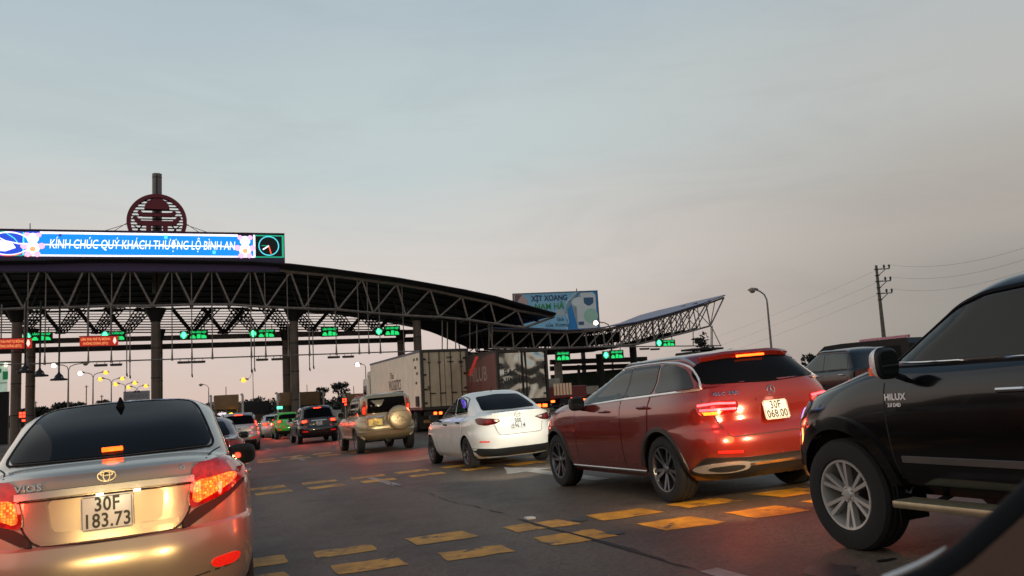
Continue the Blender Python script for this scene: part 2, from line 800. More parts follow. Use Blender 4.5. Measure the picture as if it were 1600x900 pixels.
def ribbon(c, name, pts, view, w, hgt, m, rnd=2, closed=False, step=.05, parent=None, mirror=False, lift=0.0):
    """a strip laid along a line on the body: trims, seams, rails"""
    if mirror:
        if view in ('L', 'R'):
            view = 'R' if view == 'L' else 'L'
        elif isinstance(view, tuple):
            view = (-view[0], view[1])
            pts = [(-a, b) for a, b in pts]
        elif view == 'T':
            pts = [(a, -b) for a, b in pts]
        else:
            pts = [(-a, b) for a, b in pts]
    p = chaikin(pts, rnd, closed) if rnd else list(pts)
    p = densify(p, step, closed)
    P = [hit(c, view, a, b) for a, b in p]
    n = len(P)
    bm = bmesh.new()
    rings = []
    for i in range(n):
        a = P[(i + 1) % n][0] if (closed or i < n - 1) else P[i][0]
        b = P[i - 1][0] if (closed or i > 0) else P[i][0]
        t = (a - b)
        if t.length < 1e-6:
            t = Vector((1, 0, 0))
        t.normalize()
        nr = P[i][1]
        s = nr.cross(t).normalized()
        o = P[i][0] + nr * lift
        rings.append([bm.verts.new(o - s * w / 2 - nr * .004), bm.verts.new(o - s * w * .4 + nr * hgt),
                      bm.verts.new(o + s * w * .4 + nr * hgt), bm.verts.new(o + s * w / 2 - nr * .004)])
    for i in range(n if closed else n - 1):
        r0, r1 = rings[i], rings[(i + 1) % n]
        for k in range(4):
            bm.faces.new((r0[k], r0[(k + 1) % 4], r1[(k + 1) % 4], r1[k]))
    if not closed:
        bm.faces.new(rings[0]); bm.faces.new(rings[-1][::-1])
    return link_bm(name, bm, m, parent or c.root, smooth=True, angle=50)


WHEEL_CACHE = {}


def wheel(c, x, y, zc, R, rim, width, style, m_rim, steer=0.0):
    """tyre as the wheel itself, rim as its sub-part; outer face towards +y (or -y)"""
    key = (R, rim, width, style, m_rim.name)
    if key not in WHEEL_CACHE:
        w2 = width / 2
        bm = bmesh.new()
        prof = [(rim * .98, -w2 * .8), (rim * 1.06, -w2 * .98), ((R + rim) / 2, -w2 * 1.03), (R * .955, -w2 * .9), (R * .99, -w2 * .72)]
        # tread grooves
        for k in (-.5, 0, .5):
            prof += [(R, w2 * (k - .16)), (R * .975, w2 * (k - .13)), (R * .975, w2 * (k + .13)), (R, w2 * (k + .16))]
        prof += [(R * .99, w2 * .72), (R * .955, w2 * .9), ((R + rim) / 2, w2 * 1.03), (rim * 1.06, w2 * .98), (rim * .98, w2 * .8)]
        bm_lathe(bm, prof, 48)
        bmesh.ops.recalc_face_normals(bm, faces=bm.faces)
        tm = bpy.data.meshes.new('wheel')
        bm.to_mesh(tm); bm.free()
        tm.materials.append(M_TYRE)
        tm.shade_smooth(); tm.set_sharp_from_angle(angle=R_(30))
        rb = bmesh.new()
        # lip and barrel
        bm_lathe(rb, [(rim * 1.03, w2 * .80), (rim * 1.0, w2 * .95), (rim * .94, w2 * .93), (rim * .90, w2 * .70), (rim * .86, -w2 * .6)], 48)
        hubz = w2 * .72
        bm_lathe(rb, [(.001, hubz + .012), (rim * .13, hubz + .010), (rim * .17, hubz - .002), (rim * .24, hubz - .004), (rim * .26, hubz - .04)], 24)
        n, dbl, wid = style
        for k in range(n):
            a0 = 2 * math.pi * k / n + math.pi / 2
            offs = (-dbl, dbl) if dbl else (0,)
            for da in offs:
                a1 = a0 + da           # angle at the lip
                ab = a0 + da * .55     # angle at the hub
                p0 = Vector((math.cos(ab) * rim * .17, 0, math.sin(ab) * rim * .17))
                p1 = Vector((math.cos(a1) * rim * .96, 0, math.sin(a1) * rim * .96))
                d = (p1 - p0).normalized()
                s = Vector((-d.z, 0, d.x))
                ws0, ws1 = rim * wid * .75, rim * wid
                ff, fm = hubz - .004, w2 * .90
                a_ = [p0 - s * ws0 / 2, p0 + s * ws0 / 2, p1 + s * ws1 / 2, p1 - s * ws1 / 2]
                ys = [ff, ff, fm, fm]
                mid = [(p0 + p1) / 2 - s * ws0 / 2, (p0 + p1) / 2 + s * ws0 / 2]
                top = [rb.verts.new(a_[i] * .999 + Vector((0, ys[i], 0))) for i in range(4)]
                low = [rb.verts.new(a_[i] + Vector((0, ys[i] - .045, 0))) for i in range(4)]
                # bevelled edges: narrower upper face
                rb.faces.new(top)
                for i in range(4):
                    rb.faces.new((top[i], top[(i + 1) % 4], low[(i + 1) % 4], low[i]))
        # wheel bolts
        for k in range(5):
            a = 2 * math.pi * k / 5
            bm_lathe(rb, [(.001, hubz + .008), (.009, hubz + .006), (.011, hubz - .01)], 6, 'Y', (math.cos(a) * rim * .2, 0, math.sin(a) * rim * .2))
        bmesh.ops.recalc_face_normals(rb, faces=rb.faces)
        rm = bpy.data.meshes.new('rim')
        rb.to_mesh(rm); rb.free()
        rm.materials.append(m_rim)
        rm.shade_smooth(); rm.set_sharp_from_angle(angle=R_(30))
        # brake disc and the dark well behind the spokes
        db = bmesh.new()
        bm_lathe(db, [(.001, -w2 * .1), (rim * .7, -w2 * .1), (rim * .7, -w2 * .3), (rim * .93, -w2 * .3), (rim * .93, -w2 * .5)], 32)
        bmesh.ops.recalc_face_normals(db, faces=db.faces)
        dm = bpy.data.meshes.new('brake_disc')
        db.to_mesh(dm); db.free()
        dm.materials.append(mat('brake_disc', (.05, .045, .04), .5, .7))
        WHEEL_CACHE[key] = (tm, rm, dm)
    tm, rm, dm = WHEEL_CACHE[key]
    o = bpy.data.objects.new('wheel', tm)
    COL.objects.link(o)
    o.location = (x, y, zc)
    flip = 0 if y > 0 else math.pi
    o.rotation_euler = (0, random.uniform(0, 1.2), flip + steer)
    o.rotation_mode = 'XYZ'
    o.parent = c.root
    for nm, me in (('rim', rm), ('brake_disc', dm)):
        s = bpy.data.objects.new(nm, me)
        COL.objects.link(s)
        s.parent = o
    return o


def plate(c, line1, line2, loc, tilt=8, w=.28, h=.20, m=None, ry=0.0, txt=True):
    """rear number plate, two lines"""
    m = m or M_PLATE
    bm = bmesh.new()
    bm_box(bm, (0, 0, 0), (.012, w, h))
    bmesh.ops.bevel(bm, geom=[e for e in bm.edges if abs((e.verts[0].co - e.verts[1].co).x) > .005], offset=.012, segments=2, affect='EDGES')
    o = link_bm('number_plate', bm, m, c.root)
    o.location = loc
    o.rotation_euler = (0, R_(tilt), ry)
    # dark pressed border
    b = bmesh.new()
    for (cy, cz, sy, sz) in ((0, h / 2 - .008, w - .03, .0035), (0, -h / 2 + .008, w - .03, .0035), (w / 2 - .008, 0, .0035, h - .03), (-w / 2 + .008, 0, .0035, h - .03)):
        bm_box(b, (-.0065, cy, cz), (.003, sy, sz))
    link_bm('border', b, M_INK, o)
    if txt:
        text('lettering', line1, h * .56, M_INK, o, (-.0065, 0, h * .225), (0, -1, 0), (0, 0, 1), .001, .0022, .80, space=1.06)
        text('lettering', line2, h * .56, M_INK, o, (-.0065, 0, -h * .235), (0, -1, 0), (0, 0, 1), .001, .0022, .80, space=1.06)
    return o


def blob(size, n=3.2, flat=.35, cut=None):
    """rounded housing: superellipsoid, nearly flat towards the rear"""
    bm = bmesh.new()
    bmesh.ops.create_uvsphere(bm, u_segments=24, v_segments=16, radius=1)
    for v in bm.verts:
        q = [math.copysign(abs(k) ** (2 / n), k) for k in v.co]
        x = q[0]
        x = x * flat if x < 0 else x
        sh = 1 - .20 * max(0, x)
        v.co = Vector((x * size[0] / 2, q[1] * sh * size[1] / 2, q[2] * sh * size[2] / 2))
    if cut is not None:
        bmesh.ops.bisect_plane(bm, geom=bm.verts[:] + bm.edges[:] + bm.faces[:], plane_co=(cut, 0, 0), plane_no=(1, 0, 0), clear_inner=True)
    return bm


def mirror_part(c, x, y, z, m, size=(.11, .24, .17), chrome=None):
    """door mirror on its foot; y carries the side"""
    s = 1 if y > 0 else -1
    sz = (size[0] * 1.3, size[1], size[2])
    o = link_bm('door_mirror', blob(sz), m, c.root, smooth=True, angle=60)
    o.location = (x, y, z)
    b2 = blob((.02, size[1] * .80, size[2] * .78), 3.4, .2)
    q = link_bm('mirror_glass', b2, M_GLASS_CLEAR, o, smooth=True, angle=50)
    q.location = (-sz[0] * .175 - .002, 0, 0)
    b3 = bmesh.new()
    bm_tube(b3, [(0, 0, -size[2] * .3), (.02, -s * .16, -size[2] * .55)], .022, 8)
    link_bm('foot', b3, M_TRIM, o, smooth=True)
    if chrome:
        b4 = blob((sz[0] * 1.07, sz[1] * 1.05, sz[2] * 1.05), cut=-.008)
        q = link_bm('mirror_cap', b4, chrome, o, smooth=True, angle=60)
    return o


def handle(c, x, z, view, m, w=.2):
    loc, nr = hit(c, view, x, z)
    bm = bmesh.new()
    s = nr
    bm_tube(bm, [loc + Vector((-w / 2, 0, 0)) + s * .004, loc + Vector((-w / 2 + .025, 0, .004)) + s * .04, loc + Vector((w / 2 - .025, 0, .004)) + s * .04, loc + Vector((w / 2, 0, 0)) + s * .004], [.013, .016, .016, .013], 8)
    return link_bm('door_handle', bm, m, c.root, smooth=True)


def place_car(c, x, y, heading=PSI, dz=0.0):
    n = gnormal(x)
    f = Vector((-math.sin(heading), math.cos(heading), 0))
    f = (f - n * f.dot(n)).normalized()
    l = n.cross(f)
    mm = Matrix((f, l, n)).transposed().to_4x4()
    mm.translation = Vector((x, y, g(x) + dz))
    c.root.matrix_world = mm
    return c


def headlights(c, x, y, z, e, col=(1, .88, .66), down=2.0, size=70, nose=None):
    """dipped beams of the car"""
    for sy in (1, -1):
        l = bpy.data.lights.new('headlight_beam', 'SPOT')
        l.energy = e
        l.color = col
        l.spot_size = R_(size)
        l.spot_blend = .8
        l.shadow_soft_size = .05
        o = bpy.data.objects.new('headlight_beam', l)
        COL.objects.link(o)
        o.location = (x, sy * y, z)
        o.rotation_euler = (0, R_(-90 + down), 0)
        o.parent = c.root if hasattr(c, 'root') else c


def red_lamp(c, x, y, z, e, col=(1, .06, .03), r=.05):
    """the bulb's own light, just outside the lens"""
    l = bpy.data.lights.new('lamp_light', 'POINT')
    l.energy = e
    l.color = col
    l.shadow_soft_size = r
    o = bpy.data.objects.new('lamp_light', l)
    COL.objects.link(o)
    o.location = (x, y, z)
    o.parent = c.root
    return o


def surf_text(c, name, s, size, m, view, h0, h1, z, depth=.003, bold=.001, xs=1.0, space=1.0, off=.009):
    """lettering laid against the body between h0 (start) and h1 (end)"""
    p0, n0 = hit(c, view, h0, z)
    p1, n1 = hit(c, view, h1, z)
    pm, nm_ = hit(c, view, (h0 + h1) / 2, z)
    r_ = (p1 - p0).normalized()
    up = nm_.cross(r_)
    mid = pm if (pm - (p0 + p1) / 2).dot(nm_) > 0 else (p0 + p1) / 2
    return text(name, s, size, m, c.root, mid + nm_ * off, r_, up, depth, bold, xs, 0, space)


def tail_beam(c, x, y, z, e, col=(1, .07, .03)):
    """the tail lamp's own light thrown backwards on the road"""
    l = bpy.data.lights.new('tail_lamp_beam', 'SPOT')
    l.energy = e
    l.color = col
    l.spot_size = R_(155)
    l.spot_blend = .6
    l.shadow_soft_size = .08
    o = bpy.data.objects.new('tail_lamp_beam', l)
    COL.objects.link(o)
    o.location = (x, y, z)
    o.rotation_euler = (0, R_(90 - 20), 0)
    o.parent = c.root
    return o
# ------------------------------------------------------------------ paints and lamps
P_SILVER = mat('champagne_silver_paint', (.36, .30, .245), .24, .55, .7, var=.04, dirt=.10)
P_RED = mat('dark_red_paint', (.20, .015, .009), .20, .35, 1.0, var=.06, dirt=.4)
P_BLACK = mat('black_paint', (.003, .003, .0035), .16, 0, .45, var=.2, dirt=.05, spec=.3)
P_WHITE = mat('white_paint', (.78, .76, .70), .25, 0, .8, var=.02, dirt=.35)
P_BEIGE = mat('beige_paint', (.40, .31, .19), .3, .5, .7, var=.05, dirt=.4)
P_NIGHT = mat('night_black_paint', (.012, .010, .011), .18, .1, 1.0, var=.1, dirt=.3)
P_GREY = mat('silver_grey_paint', (.44, .41, .39), .3, .5, .7, var=.05, dirt=.3)
P_MAROON = mat('maroon_paint', (.10, .018, .02), .25, .3, .9, var=.05, dirt=.3)
P_GREEN = mat('taxi_green_paint', (.05, .62, .05), .35, 0, .7, var=.05)
P_YELLOW = mat('taxi_ochre_paint', (.36, .27, .03), .35, 0, .7, var=.08)
P_SLATE = mat('dark_slate_paint', (.010, .011, .012), .22, .1, .5, var=.1, dirt=.3)

LENS_RED = mat('red_lens', (.16, .005, .005), .08, 0, .9, lin((200, 10, 8)), .10, var=.45, vscale=26)
LENS_DARK = mat('dark_red_lens', (.09, .006, .008), .1, 0, .8, var=.2, vscale=20)
LENS_CLEAR = mat('clear_lens', (.55, .5, .46), .08, .2, .8, var=.15, vscale=30)
GLOW_RED = lamp_mat('lit_red_lamp', (.4, .01, .01), lin((255, 40, 18)), 7.0, .85, 40)
GLOW_HOT = lamp_mat('lit_bulb_cells', (.5, .1, .03), lin((255, 120, 36)), 5.0, .93, 62, emit2=lin((255, 26, 10)))
GLOW_BAR = mat('lit_brake_bar', (.4, .03, .01), .3, emit=lin((255, 74, 16)), es=8.0, var=0)
GLOW_PINK = mat('lit_led_bar', (.4, .02, .03), .3, emit=lin((255, 55, 60)), es=8.0, var=0)
GLOW_AMBER = lamp_mat('amber_lamp', (.5, .25, .04), lin((255, 150, 30)), 2.6, .7, 60)
GLOW_SMALL = mat('far_tail_lamp', (.5, .02, .01), .3, emit=lin((255, 50, 22)), es=7.0, var=0)
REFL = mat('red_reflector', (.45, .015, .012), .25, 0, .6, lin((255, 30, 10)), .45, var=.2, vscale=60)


def r(w, xr, xf, z, Lr=1.0, Lf=1.1, nr=4.0, nf=3.0, sharp=False):
    return dict(w=w, xr=xr, xf=xf, z=z, Lr=Lr, Lf=Lf, nr=nr, nf=nf, sharp=sharp)


def seam(c, pts, view, w=.010, rnd=1, closed=False, mirror=False):
    return ribbon(c, 'panel_seam', pts, view, w, .0012, M_GAP, rnd, closed, .05, None, mirror)


# ------------------------------------------------------------------ saloon ahead of the camera
def silver_saloon():
    rows = [r(.74, -.70, 3.2, .20), r(.80, -.86, 3.38, .30), r(.845, -.95, 3.46, .46, nr=3.4), r(.855, -.965, 3.48, .61, nr=3.4),
            r(.852, -.95, 3.48, [(-.95, .70), (-.5, .72), (1, .70), (3.4, .66)], nr=3.4, sharp=True),
            r(.848, -.905, 3.46, [(-.95, .715), (-.5, .735), (1, .715), (3.4, .68)], nr=3.6, sharp=True),
            r(.85, -.895, 3.44, [(-.9, .86), (0, .83), (3.4, .74)], nr=3.6),
            r(.845, -.893, 3.40, [(-.9, 1.0), (0, .94), (2.5, .88), (3.4, .75)], nr=3.6),
            r(.825, -.885, 3.34, [(-.9, 1.065), (0, 1.0), (2.5, .93), (3.3, .79)], nr=3.6),
            r(.795, -.87, 3.25, [(-.9, 1.105), (0, 1.03), (2.5, .95), (3.2, .83)], nr=3.8, sharp=True),
            r(.755, -.80, 3.1, [(-.8, 1.125), (0, 1.05), (2.5, .97), (3.1, .87)], nr=3.8),
            r(.725, -.50, 2.45, [(-.5, 1.165), (.3, 1.08), (2.4, 1.02)], Lr=.55, Lf=.6, nr=3.6, nf=2.6, sharp=True),
            r(.675, -.06, 1.95, [(-.1, 1.35), (.6, 1.29), (1.9, 1.26)], Lr=.5, Lf=.55, nr=3.6, nf=2.6),
            r(.60, .40, 1.42, [(.4, 1.487), (.9, 1.475), (1.4, 1.46)], Lr=.42, Lf=.42, nr=3.4, nf=2.6),
            r(.48, .56, 1.25, 1.535, Lr=.33, Lf=.33, nr=3, nf=2.6), r(.22, .75, 1.1, 1.56, Lr=.15, Lf=.15, nr=2.4, nf=2.4)]
    wh = [(0, .74, .30), (0, -.74, .30), (2.55, .74, .30), (2.55, -.74, .30)]
    c = begin_car('saloon_car', 'champagne silver saloon seen square from behind, its plate reading 30F 183.73', 'car', rows, P_SILVER, wh, .345)
    for x, y, z in wh:
        wheel(c, x, y, z, .305, .20, .19, (7, 0, .22), M_ALLOY)
    # glass
    gl = patch(c, 'rear_window', [(-.612, 1.185), (0, 1.178), (.612, 1.185), (.562, 1.36), (.512, 1.49), (.44, 1.518), (.2, 1.532), (-.2, 1.532), (-.44, 1.518), (-.512, 1.49), (-.562, 1.36)], 'B', M_GLASS, .004, .04, 1)  # glass reaches above the pane, its black standing for the shaded roof rear
    ribbon(c, 'window_seal', [(-.628, 1.173), (0, 1.166), (.628, 1.173), (.576, 1.363), (.525, 1.495), (.446, 1.527), (.2, 1.54), (-.2, 1.54), (-.446, 1.527), (-.525, 1.495), (-.576, 1.363)], 'B', .018, .006, M_RUB, 1, True)
    for s in ('L', 'R'):
        patch(c, 'side_window', [(.0, 1.10), (.95, 1.075), (.92, 1.42), (.55, 1.40)], s, M_GLASS, .004, .07, 1)
        patch(c, 'side_window', [(1.02, 1.075), (2.15, 1.05), (1.75, 1.27), (1.45, 1.40), (1.0, 1.425)], s, M_GLASS, .004, .07, 1)
        patch(c, 'rear_door', [(-.02, .45), (.30, .30), (1.0, .30), (1.0, 1.04), (.05, 1.06)], s, c.paint, .004, .08, 1)
        patch(c, 'front_door', [(1.015, .30), (2.05, .30), (2.2, .7), (2.2, .99), (1.015, 1.04)], s, c.paint, .004, .08, 1)
        handle(c, .45, .93, s, c.paint)
        handle(c, 1.4, .92, s, c.paint)
        mirror_part(c, 1.72, .90 if s == 'L' else -.90, 1.03, M_TRIM, (.12, .25, .18))
    # boot lid with pressed plate bay
    patch(c, 'boot_lid', [(-.44, .985), (-.42, .80), (-.36, .735), (-.1, .722), (.1, .722), (.36, .735), (.42, .80), (.44, .985)], 'B', c.paint, .006, .06, 1)
    seam(c, [(-.47, 1.02), (-.455, .82), (-.385, .718), (-.1, .705), (.1, .705), (.385, .718), (.455, .82), (.47, 1.02)], 'B', .016)
    seam(c, [(-.56, 1.11), (-.60, 1.14), (-.66, 1.16)], 'B', .012)
    seam(c, [(.56, 1.11), (.60, 1.14), (.66, 1.16)], 'B', .012)
    bay = mat('plate_bay_paint', (.38, .32, .26), .34, .5, .6, var=.05)
    patch(c, 'plate_bay', [(-.315, .972), (-.30, .80), (-.275, .785), (.275, .785), (.30, .80), (.315, .972)], 'B', bay, .009, .06, 1)
    ribbon(c, 'bay_edge', [(-.315, .968), (-.30, .80), (-.27, .782)], 'B', .012, .013, c.paint, 1)
    ribbon(c, 'bay_edge', [(.315, .968), (.30, .80), (.27, .782)], 'B', .012, .013, c.paint, 1)
    ribbon(c, 'garnish_bar', [(-.475, 1.0), (-.2, 1.004), (.2, 1.004), (.475, 1.0)], 'B', .048, .030, mat('satin_garnish', (.55, .53, .5), .26, .85, var=.04), 1)
    ribbon(c, 'shadow_line', [(-.47, .972), (.47, .972)], 'B', .012, .016, M_GAP, 0)
    for y in (-.165, .035):
        o = box('plate_lamp', (-.945, y, .975), (.025, .035, .010), mat('plate_light', (.8, .8, .7), .3, emit=(1, .85, .55), es=9, var=0), c.root)
    l = red_lamp(c, -.99, -.06, .945, .22, (1, .82, .5), .05)
    plate(c, '30F', '183.73', (-.935, 0, .868), 6)
    # emblem: crossed ovals
    b = bmesh.new()
    loc, nr = hit(c, 'B', 0, 1.075)
    for (a, bb, dz) in ((.048, .032, 0), (.018, .030, .0), (.034, .011, .012)):
        ring = [Vector((loc.x - .008, a * math.cos(t), loc.z + dz + bb * math.sin(t))) for t in np.linspace(0, 2 * math.pi, 25)]
        bm_tube(b, ring, .0048, 6)
    link_bm('emblem', b, mat('dull_chrome', (.30, .29, .28), .3, .9), c.root, smooth=True)
    surf_text(c, 'model_lettering', 'VIOS', .052, M_CHROME, 'B', .475, .345, 1.045, xs=1.25, space=1.1)
    text('trim_lettering', 'G', .035, M_CHROME, c.root, (hit(c, 'B', -.42, 1.065)[0].x - .006, -.42, 1.07), (0, -1, 0), (.15, 0, 1), .003, .001, 1.2)
    patch(c, 'dealer_sticker', [(-.18, .775), (-.385, .785), (-.385, .755), (-.18, .745)], 'B', mat('sticker_silver', (.5, .45, .35), .35, .3), .012, .06, 0)
    # lamps
    for mir in (False, True):
        lens = patch(c, 'tail_lamp', [(-.475, 1.085), (-.72, 1.105), (-.80, 1.06), (-.80, .985), (-.66, .885), (-.455, .815), (-.44, .86)], 'B', LENS_RED, .012, .05, 1, mirror=mir)
        patch(c, 'lit_cells', [(-.475, .985), (-.60, .995), (-.72, 1.01), (-.73, .965), (-.60, .90), (-.46, .838)], 'B', GLOW_HOT, .017, .04, 1, parent=lens, mirror=mir)
        patch(c, 'lamp_housing', [(-.455, .81), (-.66, .88), (-.79, .965), (-.79, .94), (-.66, .845), (-.42, .705), (-.385, .72)], 'B', M_GAP, .007, .05, 1, mirror=mir)
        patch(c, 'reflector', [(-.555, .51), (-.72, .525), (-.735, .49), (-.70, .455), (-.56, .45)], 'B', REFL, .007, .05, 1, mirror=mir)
        seam(c, [(-.30, .395), (-.50, .43), (-.72, .455)], 'B', .010, 1, False, mir)
        s = 1 if mir else -1
        red_lamp(c, -1.06, s * .62, .95, 6.0)
        red_lamp(c, -.92, s * .98, .92, 9.0)
        tail_beam(c, -.96, s * .62, .95, 20)
    # brake light behind the glass
    loc, nr = hit(c, 'B', 0, 1.205)
    box('high_brake_lamp', loc + Vector((-.006, 0, .012)), (.016, .125, .034), mat('lit_high_brake', (.4, .06, .01), .3, emit=lin((255, 92, 8)), es=3.2, var=0), c.root, bev=.006)
    red_lamp(c, loc.x - .05, 0, loc.z + .02, .12, (1, .12, .03), .04)
    # aerial: shark fin
    b = bmesh.new()
    P = [(.62, 0, 1.53), (.86, 0, 1.55)]
    fx = [(.43, .036), (.43, -.036), (.62, -.018), (.62, .018)]
    base = [b.verts.new(hit(c, 'T', *q)[0] - Vector((0, 0, .006))) for q in fx]
    zt = hit(c, 'T', .5, 0)[0].z + .062
    top = [b.verts.new(v) for v in ((.455, .006, zt), (.455, -.006, zt), (.53, -.005, zt - .004), (.53, .005, zt - .004))]
    b.faces.new(base); b.faces.new(top)
    for i in range(4):
        b.faces.new((base[i], base[(i + 1) % 4], top[(i + 1) % 4], top[i]))
    link_bm('roof_aerial', b, M_RUB, c.root)
    # exhaust and underside
    tube('exhaust', [(-.9, -.5, .26), (-.3, -.5, .28)], .028, M_TRIM, c.root)
    return c


# ------------------------------------------------------------------ sport utility bodies
def suv_rows(w, H, ro, xf, br, bs, hood, xtop, cowl, wtop, fl=.24, roofw=.62, gnr=2.9, gLr=.5, wmid=.80, wtopw=.70):
    return [r(w * .86, -ro + .24, xf - .24, fl), r(w * .94, -ro + .09, xf - .10, fl + .09), r(w * .985, -ro + .015, xf - .02, fl + .24),
            r(w, -ro, xf, fl + .44), r(w, -ro + .03, xf, fl + .52, sharp=True), r(w * .998, -ro + .06, xf - .01, fl + .56),
            r(w * .995, -ro + .065, xf - .05, [(-ro, br - .22), (0, bs - .20), (xf, hood - .16)]),
            r(w * .98, -ro + .075, xf - .12, [(-ro, br - .10), (0, bs - .10), (cowl, bs - .12), (xf, hood - .10)]),
            r(w * .945, -ro + .10, xf - .25, [(-ro, br), (0, bs - .02), (cowl, bs - .06), (xf, hood - .04)], nr=3.6),
            r(w * .915, -ro + .13, cowl, [(-ro, br + .035), (0, bs + .02), (cowl, bs - .02)], Lr=.6, Lf=.6, nr=3.4, nf=2.6, sharp=True),
            r(w * wmid / .945 * .98, (-ro + xtop) / 2 + .02, (cowl * .52 + wtop * .48), [(-ro, (br + H) / 2 - .06), (0, (bs + H) / 2 - .06)], Lr=gLr, Lf=.6, nr=gnr, nf=2.6),
            r(w * wtopw / .945, xtop, wtop, [(xtop, H - .105), (.6, H - .09), (wtop, H - .12)], Lr=gLr, Lf=.5, nr=gnr, nf=2.6),
            r(w * roofw / .945, xtop + .05, wtop - .12, [(xtop, H - .055), (.5, H - .035), (wtop, H - .06)], Lr=gLr * .9, Lf=.45, nr=gnr, nf=2.6),
            r(w * .40 / .945, xtop + .16, wtop - .3, [(xtop, H - .025), (.5, H - .008), (wtop, H - .03)], Lr=.3, Lf=.3, nr=2.6, nf=2.5),
            r(w * .15 / .945, xtop + .3, wtop - .45, H, Lr=.1, Lf=.1, nr=2.2, nf=2.2)]


def arch_flare(c, x, z, ra, view, m, a0=-20, a1=200, w=.07, hgt=.016):
    pts = [(x + (ra + w * .35) * math.cos(R_(a)), z + (ra + w * .35) * math.sin(R_(a))) for a in np.linspace(a0, a1, 22)]
    return ribbon(c, 'wheel_arch_trim', pts, view, w, hgt, m, 0)


def door_poly_rear(xw, ra, z0, zb, x1, zc):
    """rear door outline that follows the wheel arch"""
    p = [(xw + (ra + .05) * math.cos(R_(a)), zc + (ra + .05) * math.sin(R_(a))) for a in (60, 40, 22, 5)]
    return [(xw + .18, zb)] + p + [(xw + ra + .10, z0), (x1, z0), (x1, zb)]


